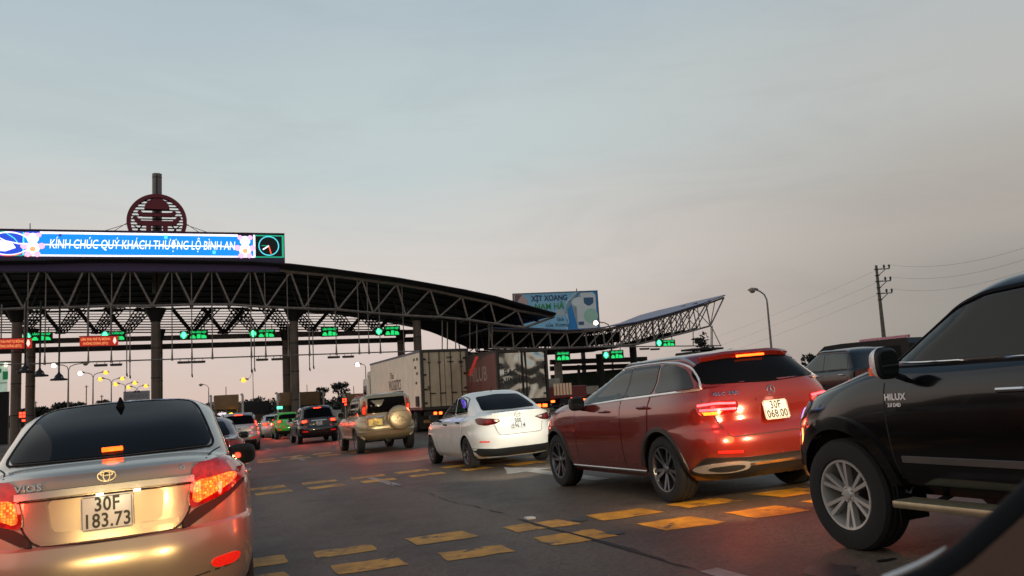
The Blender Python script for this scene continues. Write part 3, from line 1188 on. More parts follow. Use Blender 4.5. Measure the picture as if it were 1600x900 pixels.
def red_suv():
    rows = suv_rows(.945, 1.60, .93, 3.72, 1.19, 1.15, 1.0, -.50, 2.42, 1.42)
    wh = [(0, .80, .36), (0, -.80, .36), (2.873, .80, .36), (2.873, -.80, .36)]
    c = begin_car('suv', 'dark red SUV with plate 30F 068.00, in front of the black pickup', 'SUV', rows, P_RED, wh, .415)
    for x, y, z in wh:
        wheel(c, x, y, z, .362, .245, .24, (5, .20, .16), M_ALLOY_D)
    # windows
    for s in ('L', 'R'):
        patch(c, 'side_window', [(.84, 1.158), (2.06, 1.10), (1.86, 1.23), (1.62, 1.365), (1.36, 1.45), (1.08, 1.488), (.78, 1.50)], s, M_GLASS_CLEAR, .004, .06, 1)
        patch(c, 'side_window', [(.175, 1.185), (.80, 1.16), (.74, 1.502), (.135, 1.498)], s, M_GLASS_CLEAR, .004, .06, 1)
        patch(c, 'quarter_window', [(-.60, 1.205), (.13, 1.188), (.09, 1.497), (-.18, 1.475), (-.38, 1.405)], s, M_GLASS_CLEAR, .004, .06, 1)
        ribbon(c, 'window_trim', [(2.10, 1.085), (.8, 1.142), (-.66, 1.19), (-.63, 1.235), (-.55, 1.31), (-.41, 1.42), (-.32, 1.46), (-.2, 1.49), (.1, 1.514), (.45, 1.52), (.78, 1.517), (1.10, 1.505), (1.38, 1.468), (1.65, 1.38), (1.90, 1.24), (2.10, 1.088)], s, .025, .012, mat('bright_window_trim', (.80, .79, .77), .25, .55), 1, False)
        patch(c, 'pillar_trim', [(.745, 1.16), (.835, 1.158), (.785, 1.50), (.74, 1.50)], s, M_TRIM, .0035, .06, 0)
        patch(c, 'front_door', [(.86, .40), (2.03, .40), (2.12, .55), (2.14, 1.06), (1.98, 1.085), (.86, 1.125)], s, c.paint, .004, .07, 1)
        patch(c, 'rear_door', door_poly_rear(0, .415, .40, 1.16, .845, .36), s, c.paint, .004, .07, 1)
        seam(c, [(.852, .36), (.852, 1.13)], s, .010, 0)
        seam(c, [(2.15, .42), (2.16, .7), (2.15, 1.07)], s, .010, 0)
        seam(c, [(.46, .40), (.43, .52), (.33, .70), (.20, .80), (.17, 1.15)], s, .010, 1)
        handle(c, .27, 1.03, s, c.paint, .21)
        handle(c, 1.25, 1.005, s, c.paint, .21)
        ribbon(c, 'body_crease', [(.35, .955), (1.4, .925), (2.6, .89)], s, .035, .007, c.paint, 1)
        for xx in (0, 2.873):
            arch_flare(c, xx, .36, .415, s, mat('unpainted_arch', (.02, .016, .014), .45, bump=.15), 2, 178, .055, .012)
        ribbon(c, 'sill_trim', [(.43, .315), (2.44, .31)], s, .03, .014, M_CHROME, 0)
        mirror_part(c, 1.86, 1.02 if s == 'L' else -1.02, 1.13, M_TRIM, (.13, .22, .18))
        # roof rail
        ribbon(c, 'roof_rail', [(-.42, .63), (-.1, .645), (.6, .66), (1.25, .62)], 'T', .03, .022, mat('satin_rail', (.6, .58, .55), .25, .9), 1, mirror=(s == 'R'))
    # tailgate
    patch(c, 'tailgate', [(-.60, .70), (.60, .70), (.70, .92), (.80, 1.13), (.74, 1.19), (-.74, 1.19), (-.80, 1.13), (-.70, .92)], 'B', c.paint, .005, .07, 1)
    seam(c, [(-.81, 1.13), (-.71, .92), (-.61, .688), (.61, .688), (.71, .92), (.81, 1.13)], 'B', .011, 1)
    patch(c, 'rear_window', [(-.72, 1.235), (0, 1.205), (.72, 1.235), (.735, 1.31), (.68, 1.40), (.61, 1.465), (.3, 1.49), (-.3, 1.49), (-.61, 1.465), (-.68, 1.40), (-.735, 1.31)], 'B', M_GLASS, .005, .06, 2)
    # spoiler lip with brake light
    ribbon(c, 'roof_spoiler', [(-.56, 1.49), (-.3, 1.522), (.3, 1.522), (.56, 1.49)], 'B', .05, .05, c.paint, 1)
    loc, nr = hit(c, 'B', 0, 1.505)
    box('high_brake_lamp', (loc.x - .052, 0, 1.508), (.016, .36, .024), GLOW_BAR, c.root, bev=.005)
    plate(c, '30F', '068.00', (-.905, .03, .915), 12, .30, .20)
    ribbon(c, 'plate_garnish', [(.24, 1.035), (-.24, 1.035)], 'B', .03, .02, c.paint, 0)
    red_lamp(c, -.99, 0, 1.03, .4, (1, .8, .55), .05)
    # round star emblem
    loc, nr = hit(c, 'B', .03, 1.115)
    b = bmesh.new()
    cen = loc + Vector((-.012, 0, 0))
    bm_tube(b, [cen + Vector((0, .048 * math.cos(t), .048 * math.sin(t))) for t in np.linspace(0, 2 * math.pi, 29)], .005, 6)
    for k in range(3):
        a = math.pi / 2 + k * 2 * math.pi / 3
        bm_tube(b, [cen, cen + Vector((0, .047 * math.cos(a), .047 * math.sin(a)))], [.009, .002], 6)
    link_bm('emblem', b, M_CHROME, c.root, smooth=True)
    surf_text(c, 'model_lettering', 'GLC 250', .050, M_CHROME, 'B', .72, .40, 1.12, xs=1.3, space=1.1, off=.012)
    # lamps: dark red lens, two bright bars, amber cells below
    for mir in (False, True):
        s = -1 if mir else 1
        lens = patch(c, 'tail_lamp', [(.46, 1.045), (.75, 1.065), (.93, 1.05), (.945, .98), (.90, .92), (.70, .915), (.48, .935)], (25, -.88), LENS_RED, .010, .05, 1, mirror=mir)
        for k, (pts, mm) in enumerate((([(.50, 1.022), (.72, 1.035), (.92, 1.025)], GLOW_PINK), ([(.50, .968), (.70, .972), (.90, .975)], GLOW_PINK))):
            ribbon(c, 'light_bar', pts, (25, -.88), .026, .016, mm, 1, parent=lens, mirror=mir)
        patch(c, 'indicator', [(.66, .952), (.88, .955), (.86, .923), (.70, .922)], (25, -.88), GLOW_AMBER, .014, .04, 0, parent=lens, mirror=mir)
        red_lamp(c, -1.0, s * .84, .99, 4.0, (1, .05, .04), .06)
        red_lamp(c, -1.12, s * .66, .72, 9.0, (1, .17, .04), .10)
        tail_beam(c, -.98, s * .8, .98, 7)
        # bumper: dark lower part and bright exhaust trims
        patch(c, 'exhaust_trim', [(.40, .425), (.58, .445), (.80, .435), (.88, .40), (.84, .345), (.60, .335), (.42, .36)], 'B', mat('satin_exhaust_trim', (.6, .58, .55), .22, .7), .02, .05, 1, mirror=mir)
        patch(c, 'exhaust_opening', [(.46, .40), (.58, .415), (.76, .405), (.80, .385), (.74, .36), (.60, .355), (.48, .37)], 'B', M_GAP, .026, .05, 1, mirror=mir)
        patch(c, 'reflector', [(.50, .545), (.74, .56), (.74, .535), (.50, .52)], 'B', REFL, .006, .05, 0, mirror=mir)
    patch(c, 'diffuser', [(-.84, .50), (-.4, .47), (.4, .47), (.84, .50), (.88, .33), (.7, .26), (-.7, .26), (-.88, .33)], 'B', M_TRIM, .006, .06, 1)
    ribbon(c, 'bumper_trim', [(-.42, .405), (.42, .405)], 'B', .04, .03, M_CHROME, 0)
    return c


def pickup_rows(w, H, xr, xf, belt, hood, cowl, wtop, xb, xtop, fl=.42):
    """cab and bonnet of a double-cab pickup; origin on the front axle"""
    return [r(w * .86, xr, xf - .18, fl, Lr=.3, nr=6), r(w * .95, xr, xf - .06, fl + .07, Lr=.3, nr=6), r(w * .985, xr, xf - .0, fl + .20, Lr=.3, nr=6, nf=2.8),
            r(w, xr, xf, fl + .36, Lr=.3, nr=6, nf=2.7), r(w, xr, xf - .01, [(xr, belt - .22), (-1, belt - .22), (xf, hood - .26)], Lr=.3, nr=6, nf=2.6),
            r(w * .985, xr, xf - .05, [(xr, belt - .08), (-1, belt - .10), (-.5, belt - .12), (.2, hood - .09), (xf, hood - .17)], Lr=.3, nr=6, nf=2.5),
            r(w * .95, xr, xf - .10, [(xr, belt - .01), (-1, belt - .03), (-.5, belt - .035), (.2, hood - .02), (xf, hood - .11)], Lr=.3, nr=6, nf=2.5),
            r(w * .90, xr, xf - .18, [(xr, belt + .01), (-1, belt + .0), (-.5, belt + .01), (.2, hood + .015), (xf, hood - .07)], Lr=.3, nr=6, nf=2.5),
            r(w * .875, xb, cowl, [(xr, belt + .03), (-1, belt + .03), (cowl, belt + .03)], Lr=.3, Lf=.55, nr=4.5, nf=2.6, sharp=True),
            r(w * .80, (xb + xtop) / 2, cowl * .5 + wtop * .5, [(xr, (belt + H) / 2 - .03), (cowl, (belt + H) / 2 - .04)], Lr=.3, Lf=.5, nr=4.0, nf=2.6),
            r(w * .70, xtop, wtop, [(xtop, H - .13), (-1.6, H - .10), (wtop, H - .12)], Lr=.3, Lf=.42, nr=3.6, nf=2.6),
            r(w * .60, xtop + .08, wtop - .14, [(xtop, H - .07), (-1.6, H - .045), (wtop, H - .06)], Lr=.28, Lf=.38, nr=3, nf=2.6),
            r(w * .40, xtop + .2, wtop - .3, [(xtop, H - .03), (-1.6, H - .012), (wtop, H - .03)], Lr=.2, Lf=.28, nr=2.6, nf=2.5),
            r(w * .15, xtop + .34, wtop - .5, H, Lr=.1, Lf=.1, nr=2.2, nf=2.2)]


def pickup_bed(c, w, x0, x1, z0, z1, m):
    bm = bmesh.new()
    for s in (1, -1):
        bm_box(bm, ((x0 + x1) / 2, s * (w - .05), (z0 + z1) / 2), (x1 - x0, .08, z1 - z0))
    bm_box(bm, (x0 + .03, 0, (z0 + z1) / 2), (.06, 2 * w - .2, z1 - z0 - .02))
    bm_box(bm, ((x0 + x1) / 2, 0, z0 + .12), (x1 - x0, 2 * w - .2, .05))
    return link_bm('load_bed', bm, m, c.root)


def black_pickup():
    w, H = .93, 1.79
    rows = pickup_rows(w, H, -2.72, .90, 1.235, 1.115, -.22, -.88, -2.66, -2.45)
    for k in (3, 4, 5, 6, 7):
        rows[k]['xf'] -= .02
    wh = [(0, .80, .385), (0, -.80, .385)]
    c = begin_car('pickup_truck', 'black pickup truck with chrome mirror cap and silver side step, lettered HILUX on the wing', 'pickup truck', rows, P_BLACK, wh, .47, arch_y=.42)
    for x, y, z in wh + [(-3.085, .80, .385), (-3.085, -.80, .385)]:
        wheel(c, x, y, z, .395, .245, .25, (6, .16, .115), M_ALLOY_W)
    pickup_bed(c, .91, -4.35, -2.76, .55, 1.2, c.paint)
    for s in ('L', 'R'):
        patch(c, 'front_window', [(-.52, 1.285), (-.62, 1.345), (-.80, 1.47), (-.98, 1.575), (-1.2, 1.63), (-1.60, 1.65), (-1.60, 1.268), (-1.0, 1.275)], s, mat('pickup_glass', (.014, .015, .011), .04, 0, 0, spec=.32, var=.25, vscale=1.6), .004, .06, 1)
        patch(c, 'rear_window', [(-1.74, 1.275), (-2.52, 1.30), (-2.40, 1.62), (-1.74, 1.655)], s, M_GLASS_CLEAR, .004, .06, 1)
        ribbon(c, 'window_seal', [(-.46, 1.262), (-1.0, 1.252), (-1.66, 1.246), (-2.5, 1.262)], s, .022, .010, M_TRIM, 1)
        ribbon(c, 'window_frame', [(-.47, 1.28), (-.60, 1.365), (-.79, 1.495), (-.97, 1.602), (-1.2, 1.658), (-1.66, 1.678)], s, .035, .012, M_RUB, 1)
        ribbon(c, 'door_frame', [(-1.66, 1.24), (-1.67, 1.67)], s, .09, .010, M_RUB, 0)
        ribbon(c, 'window_trim', [(-.55, 1.278), (-1.0, 1.266), (-1.64, 1.258)], s, .008, .014, M_CHROME, 0)
        patch(c, 'front_door', [(-.53, .66), (-.56, .56), (-1.62, .54), (-1.655, 1.225), (-.56, 1.235), (-.525, 1.15)], s, c.paint, .005, .07, 1)
        patch(c, 'rear_door', [(-1.69, .54), (-2.55, .56), (-2.56, 1.22), (-1.69, 1.225)], s, c.paint, .005, .07, 1)
        seam(c, [(-.515, 1.25), (-.508, .9), (-.52, .64), (-.56, .53)], s, .014, 1)
        seam(c, [(-1.672, .5), (-1.672, 1.24)], s, .014, 0)
        seam(c, [(-.40, 1.245), (-.1, 1.17), (.3, 1.09), (.62, 1.02)], s, .012, 1)
        patch(c, 'front_wing_flare', [(.47 * math.cos(R_(a)), .385 + .47 * math.sin(R_(a))) for a in range(0, 181, 12)] + [(.56 * math.cos(R_(a)), .385 + .56 * math.sin(R_(a))) for a in range(180, -1, -12)], s, c.paint, .028, .05, 0, thick=.03)
        handle(c, -1.50, 1.075, s, M_CHROME, .22)
        ribbon(c, 'door_moulding', [(-.60, .66), (-1.64, .655)], s, .05, .016, mat('worn_moulding', (.10, .095, .085), .35, .2), 0)
        # side step
        sy = 1 if s == 'L' else -1
        st_ = mat('step_alloy', (.42, .37, .24), .38, .8, var=.15, vscale=12)
        box('side_step', (-1.62, sy * 1.0, .395), (2.0, .19, .05), st_, c.root, bev=.018)
        for xx in (-.78, -1.5, -2.3):
            tube('step_bracket', [(xx, sy * .92, .38), (xx, sy * .6, .46)], .02, M_TRIM, c.root)
        mr = mirror_part(c, -.70, sy * 1.05, 1.29, M_TRIM, (.13, .19, .20), mat('bright_mirror_cap', (.72, .72, .72), .3, .3))
        bmi = bmesh.new()
        bm_box(bmi, (.055, sy * .07, -.05), (.02, .035, .05))
        link_bm('indicator', bmi, GLOW_AMBER if False else mat('orange_indicator', (.5, .12, .05), .2, 0, .5, lin((255, 90, 40)), .25), mr)
    # badge
    surf_text(c, 'model_lettering', 'HILUX', .058, M_WHITE, 'L', -.53, -.70, 1.062, .002, .002, 1.05, 1.05)
    surf_text(c, 'engine_lettering', '3.0 D4D', .034, M_WHITE, 'L', -.53, -.68, 1.010, .002, .001, .95)
    # front lamps, bumper, grille
    for mir in (False, True):
        patch(c, 'headlamp', [(.42, 1.02), (.66, .985), (.80, .90), (.80, .84), (.62, .85), (.44, .94)], 120, LENS_CLEAR, .010, .05, 1, mirror=mir) if False else None
        hl = patch(c, 'headlamp', [(.40, 1.045), (.60, 1.03), (.84, .985), (.84, .87), (.66, .865), (.46, .94)], 'L' if not mir else 'R', LENS_CLEAR, .010, .05, 1)
        glow = mat('violet_position_light', (.3, .3, .9), .2, emit=lin((130, 110, 255)), es=2.2, var=0)
        ribbon(c, 'position_light', [(.565, .99), (.60, .93), (.66, .90)], 'L' if not mir else 'R', .018, .016, glow, 2, parent=hl)
        ribbon(c, 'fog_lamp_ring', [(.66, .80), (.70, .835), (.76, .81), (.74, .77), (.68, .765)], 'L' if not mir else 'R', .014, .012, glow, 2, True)
        patch(c, 'fog_lamp_recess', [(.58, .84), (.82, .82), (.80, .60), (.62, .58)], 'L' if not mir else 'R', M_TRIM, .005, .05, 1)
    patch(c, 'grille', [(-.52, .99), (.52, .99), (.45, .74), (-.45, .74)], 'F', M_TRIM, .012, .08, 1)
    ribbon(c, 'grille_trim', [(-.54, 1.0), (.54, 1.0), (.46, .73), (-.46, .73)], 'F', .03, .02, M_CHROME, 1, True)
    red_lamp(c, 1.02, .62, .92, .0)
    # mud flap
    for sy in (1, -1):
        box('mud_flap', (-.50, sy * .80, .40), (.012, .24, .30), M_RUB, c.root)
    return c


# ------------------------------------------------------------------ white saloon
def white_saloon():
    rows = [r(.74, -.68, 3.1, .19), r(.80, -.82, 3.25, .28), r(.84, -.925, 3.34, .45, nr=3.0), r(.848, -.945, 3.37, .58, nr=3.0),
            r(.846, -.935, 3.37, .64, nr=3.0), r(.842, -.90, 3.35, [(-.9, .74), (0, .72), (3.3, .66)], nr=3.0),
            r(.84, -.895, 3.32, [(-.9, .88), (0, .82), (2.5, .78), (3.3, .70)], nr=3.0),
            r(.82, -.90, 3.24, [(-.9, .965), (0, .91), (2.5, .86), (3.2, .74)], nr=3.0),
            r(.785, -.915, 3.12, [(-.9, 1.005), (0, .955), (2.5, .905), (3.1, .80)], nr=3.0, sharp=True),
            r(.75, -.83, 2.98, [(-.8, 1.02), (0, .985), (2.4, .93), (3.0, .84)], nr=3.2),
            r(.735, -.48, 2.35, [(-.5, 1.06), (.2, 1.02), (2.3, .96)], Lr=.6, Lf=.65, nr=4.0, nf=2.5, sharp=True),
            r(.675, -.06, 1.82, [(-.1, 1.24), (.6, 1.23), (1.8, 1.19)], Lr=.55, Lf=.6, nr=4.2, nf=2.5),
            r(.585, .34, 1.18, [(.34, 1.385), (.8, 1.40), (1.2, 1.375)], Lr=.42, Lf=.42, nr=4.0, nf=2.5),
            r(.46, .5, 1.02, 1.447, Lr=.25, Lf=.25, nr=2.8, nf=2.5), r(.2, .65, .9, 1.47, Lr=.1, Lf=.1, nr=2.4, nf=2.4)]
    wh = [(0, .73, .305), (0, -.73, .305), (2.57, .73, .305), (2.57, -.73, .305)]
    c = begin_car('saloon_car', 'white compact saloon with dark alloy wheels, in the gap behind the beige spare-wheel SUV', 'car', rows, P_WHITE, wh, .345)
    for x, y, z in wh:
        wheel(c, x, y, z, .31, .215, .20, (5, .22, .12), M_ALLOY_D)
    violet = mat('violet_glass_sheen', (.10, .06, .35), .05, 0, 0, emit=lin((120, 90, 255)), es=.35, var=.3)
    for s in ('L', 'R'):
        patch(c, 'side_window', [(.86, 1.045), (1.92, .985), (1.55, 1.16), (1.20, 1.31), (.86, 1.37)], s, M_GLASS, .004, .05, 1)
        patch(c, 'side_window', [(.06, 1.085), (.80, 1.05), (.80, 1.365), (.50, 1.365), (.28, 1.31), (.12, 1.20)], s, M_GLASS, .004, .05, 1)
        ribbon(c, 'window_seal', [(1.98, .965), (.8, 1.03), (.03, 1.068), (.09, 1.205), (.26, 1.33), (.48, 1.385), (.86, 1.385), (1.22, 1.33), (1.6, 1.165), (1.98, .965)], s, .018, .006, M_RUB, 1)
        patch(c, 'front_door', [(.86, .28), (1.96, .28), (2.06, .5), (2.04, .93), (.86, 1.0)], s, c.paint, .004, .07, 1)
        patch(c, 'rear_door', door_poly_rear(0, .345, .28, 1.03, .845, .305), s, c.paint, .004, .07, 1)
        seam(c, [(.852, .24), (.852, 1.02)], s, .009, 0)
        seam(c, [(2.07, .30), (2.075, .6), (2.05, .95)], s, .009, 0)
        seam(c, [(.40, .28), (.36, .46), (.22, .62), (.16, .72), (.10, 1.05)], s, .009, 1)
        handle(c, .36, .88, s, M_TRIM, .17)
        handle(c, 1.24, .845, s, M_TRIM, .17)
        ribbon(c, 'body_crease', [(-.3, .83), (.8, .80), (2.4, .74)], s, .03, .005, c.paint, 1)
        mirror_part(c, 1.70, .95 if s == 'L' else -.95, 1.0, M_TRIM, (.12, .22, .15))
    # violet sheen painted on the rear side window as a faintly glowing patch
    patch(c, 'painted_sheen', [(.16, 1.18), (.30, 1.30), (.50, 1.345), (.66, 1.33), (.45, 1.25), (.30, 1.14)], 'L', violet, .006, .05, 2)
    patch(c, 'rear_window', [(-.555, 1.085), (0, 1.072), (.555, 1.085), (.455, 1.355), (0, 1.385), (-.455, 1.355)], 'B', M_GLASS, .005, .06, 1)
    patch(c, 'boot_lid', [(-.42, .62), (.42, .62), (.47, .80), (.60, .86), (.62, .99), (-.62, .99), (-.60, .86), (-.47, .80)], 'B', c.paint, .004, .06, 1)
    seam(c, [(-.62, .985), (-.485, .80), (-.43, .612), (.43, .612), (.485, .80), (.62, .985)], 'B', .010, 1)
    ribbon(c, 'boot_spoiler', [(-.50, 1.005), (0, 1.015), (.50, 1.005)], 'B', .03, .022, c.paint, 1)
    plate(c, '30E', '596.14', (-.918, .04, .80), 10)
    loc, nr = hit(c, 'B', .04, .965)
    b = bmesh.new()
    cen = loc + Vector((-.01, 0, 0))
    bm_tube(b, [cen + Vector((0, .058 * math.cos(t), .044 * math.sin(t))) for t in np.linspace(0, 2 * math.pi, 29)], .005, 6)
    bm_tube(b, [cen + Vector((0, .052, .012)), cen + Vector((0, .02, .008)), cen + Vector((0, 0, -.02)), cen + Vector((0, -.02, .008)), cen + Vector((0, -.052, .012))], .004, 6)
    link_bm('emblem', b, M_CHROME, c.root, smooth=True)
    for mir in (False, True):
        s = -1 if mir else 1
        lens = patch(c, 'tail_lamp', [(.30, .895), (.50, .925), (.84, .958), (.96, .945), (.90, .845), (.72, .808), (.50, .822)], (28, -.88), LENS_DARK, .010, .05, 1, mirror=mir)
        patch(c, 'lamp_core', [(.56, .90), (.70, .915), (.70, .84), (.58, .85)], (28, -.88), LENS_RED, .014, .04, 1, parent=lens, mirror=mir)
        patch(c, 'clear_section', [(.35, .892), (.52, .912), (.50, .86)], (28, -.88), LENS_CLEAR, .013, .04, 1, parent=lens, mirror=mir)
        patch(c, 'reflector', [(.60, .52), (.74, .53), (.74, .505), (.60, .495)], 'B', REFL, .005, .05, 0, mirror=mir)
    patch(c, 'lower_valance', [(-.84, .40), (-.5, .37), (.5, .37), (.84, .40), (.72, .24), (.3, .22), (-.3, .22), (-.72, .24)], 'B', M_TRIM, .006, .06, 1)
    b = bmesh.new()
    bm_tube(b, [(.62, 0, 1.44), (.60, 0, 1.47), (.50, 0, 1.53)], [.012, .008, .004], 6)
    link_bm('roof_aerial', b, M_RUB, c.root)
    return c


# ------------------------------------------------------------------ beige SUV with the spare wheel
def beige_suv():
    rows = suv_rows(.90, 1.80, .78, 3.68, 1.14, 1.12, 1.06, -.66, 2.25, 1.35, fl=.38, roofw=.68, gnr=4.6, gLr=.5, wmid=.86, wtopw=.77)
    wh = [(0, .78, .37), (0, -.78, .37), (2.86, .78, .37), (2.86, -.78, .37)]
    c = begin_car('suv', 'beige boxy SUV carrying a covered spare wheel on its tailgate', 'SUV', rows, P_BEIGE, wh, .44)
    for x, y, z in wh:
        wheel(c, x, y, z, .37, .22, .24, (6, 0, .2), M_ALLOY)
    for s in ('L', 'R'):
        patch(c, 'front_window', [(1.06, 1.16), (2.1, 1.14), (1.75, 1.42), (1.40, 1.63), (1.04, 1.65)], s, M_GLASS_CLEAR, .004, .07, 1)
        patch(c, 'side_window', [(.12, 1.17), (.98, 1.16), (.97, 1.65), (.10, 1.655)], s, M_GLASS_CLEAR, .004, .07, 1)
        patch(c, 'quarter_window', [(-.50, 1.19), (.02, 1.18), (.0, 1.655), (-.46, 1.64)], s, M_GLASS_CLEAR, .004, .07, 1)
        patch(c, 'front_door', [(1.03, .56), (2.1, .56), (2.2, .8), (2.18, 1.09), (1.03, 1.12)], s, c.paint, .004, .08, 1)
        patch(c, 'rear_door', door_poly_rear(0, .44, .56, 1.13, 1.0, .37), s, c.paint, .004, .08, 1)
        for xx in (0, 2.86):
            arch_flare(c, xx, .37, .44, s, c.paint, 8, 172, .10, .045)
        ribbon(c, 'side_moulding', [(.55, .70), (2.3, .70)], s, .10, .02, c.paint, 0)
        ribbon(c, 'side_step', [(.5, .50), (2.35, .50)], s, .06, .10, c.paint, 0)
        handle(c, .30, 1.04, s, M_CHROME)
        handle(c, 1.30, 1.03, s, M_CHROME)
        mirror_part(c, 1.92, 1.0 if s == 'L' else -1.0, 1.22, c.paint, (.13, .22, .2))
        ribbon(c, 'roof_rail', [(-.45, .60), (.5, .62), (1.1, .60)], 'T', .04, .05, M_TRIM, 0, mirror=(s == 'R'))
    patch(c, 'rear_window', [(-.60, 1.20), (.60, 1.20), (.575, 1.655), (-.575, 1.655)], 'B', M_GLASS, .006, .07, 1)
    patch(c, 'window_reflection', [(.30, 1.42), (.48, 1.585), (.06, 1.59), (.14, 1.45), (.24, 1.38)], 'B', mat('painted_pane_light', (.17, .165, .12), .2, var=.2), .008, .06, 0)  # pale light in the pane, painted as a patch on opaque glass
    patch(c, 'tailgate', [(-.66, .72), (.64, .72), (.66, 1.15), (-.66, 1.15)], 'B', c.paint, .006, .07, 1)
    seam(c, [(-.68, 1.66), (-.68, .705), (.66, .705), (.68, 1.66)], 'B', .012, 0)
    patch(c, 'plate_recess_shade', [(.10, 1.08), (.62, 1.09), (.63, .80), (.12, .79)], 'B', mat('plate_recess_shade', (.22, .17, .1), .4), .010, .07, 0)  # darker beige patch, the shade of a recess put into its colour
    plate(c, '30U', '4827', (-.81, .40, .92), 3, .44, .20, M_PLATE_Y)
    ribbon(c, 'plate_lamp_bar', [(.14, 1.075), (.62, 1.08)], 'B', .035, .04, M_CHROME, 0)
    red_lamp(c, -.86, .4, 1.05, .8, (1, .75, .4), .05)
    # spare wheel in a hard cover
    b = bmesh.new()
    bm_lathe(b, [(.001, -.275), (.20, -.272), (.32, -.262), (.355, -.245), (.375, -.21), (.38, -.10), (.36, .0)], 48, 'X', (-.72, -.34, 1.0))
    sp = link_bm('spare_wheel', b, c.paint, c.root, smooth=True)
    b = bmesh.new()
    cx = -.72 - .285
    line = [(.20, -.10), (.13, -.02), (.07, .02), (.02, .085), (-.03, .04), (-.08, .02), (-.14, -.02), (-.16, -.07), (-.21, -.10)]
    bm_tube(b, [(cx + .012, -.34 + a, 1.0 + bz - .01) for a, bz in line], .006, 6)
    bm_tube(b, [(cx + .012, -.34 + a, .90) for a in (.2, 0, -.2)], .004, 6)
    link_bm('cover_emblem', b, M_TRIM, sp)
    b = bmesh.new()
    bm_tube(b, [(cx + .008, -.34 + a, 1.20 - abs(a) * .05) for a in (.25, 0, -.25)], .005, 6)
    link_bm('cover_seam', b, M_GAP, sp)
    for mir in (False, True):
        s = -1 if mir else 1
        lens = patch(c, 'tail_lamp', [(.66, 1.60), (.745, 1.59), (.80, 1.18), (.70, 1.17)], (20, -.75), LENS_RED, .012, .05, 1, mirror=mir)
        patch(c, 'lit_section', [(.685, 1.42), (.77, 1.40), (.79, 1.20), (.715, 1.19)], (20, -.75), GLOW_RED, .017, .04, 1, parent=lens, mirror=mir)
        red_lamp(c, -.98, s * .70, 1.3, 1.6)
        tail_beam(c, -.92, s * .72, 1.3, 50)
        patch(c, 'reflector', [(.42, .60), (.68, .62), (.68, .55), (.42, .54)], 'B', REFL, .012, .05, 0, mirror=mir)
    ribbon(c, 'rear_bumper', [(-.86, .62), (-.6, .60), (.6, .60), (.86, .62)], 'B', .14, .05, c.paint, 1)
    tube('axle', [(-.1, -.62, .37), (-.1, .62, .37)], .06, M_TRIM, c.root)
    b = bmesh.new()
    bm_lathe(b, [(.001, -.1), (.10, -.08), (.14, 0), (.10, .08), (.001, .1)], 14, 'X', (-.1, -.1, .37))
    link_bm('differential', b, M_TRIM, c.root, smooth=True)
    return c
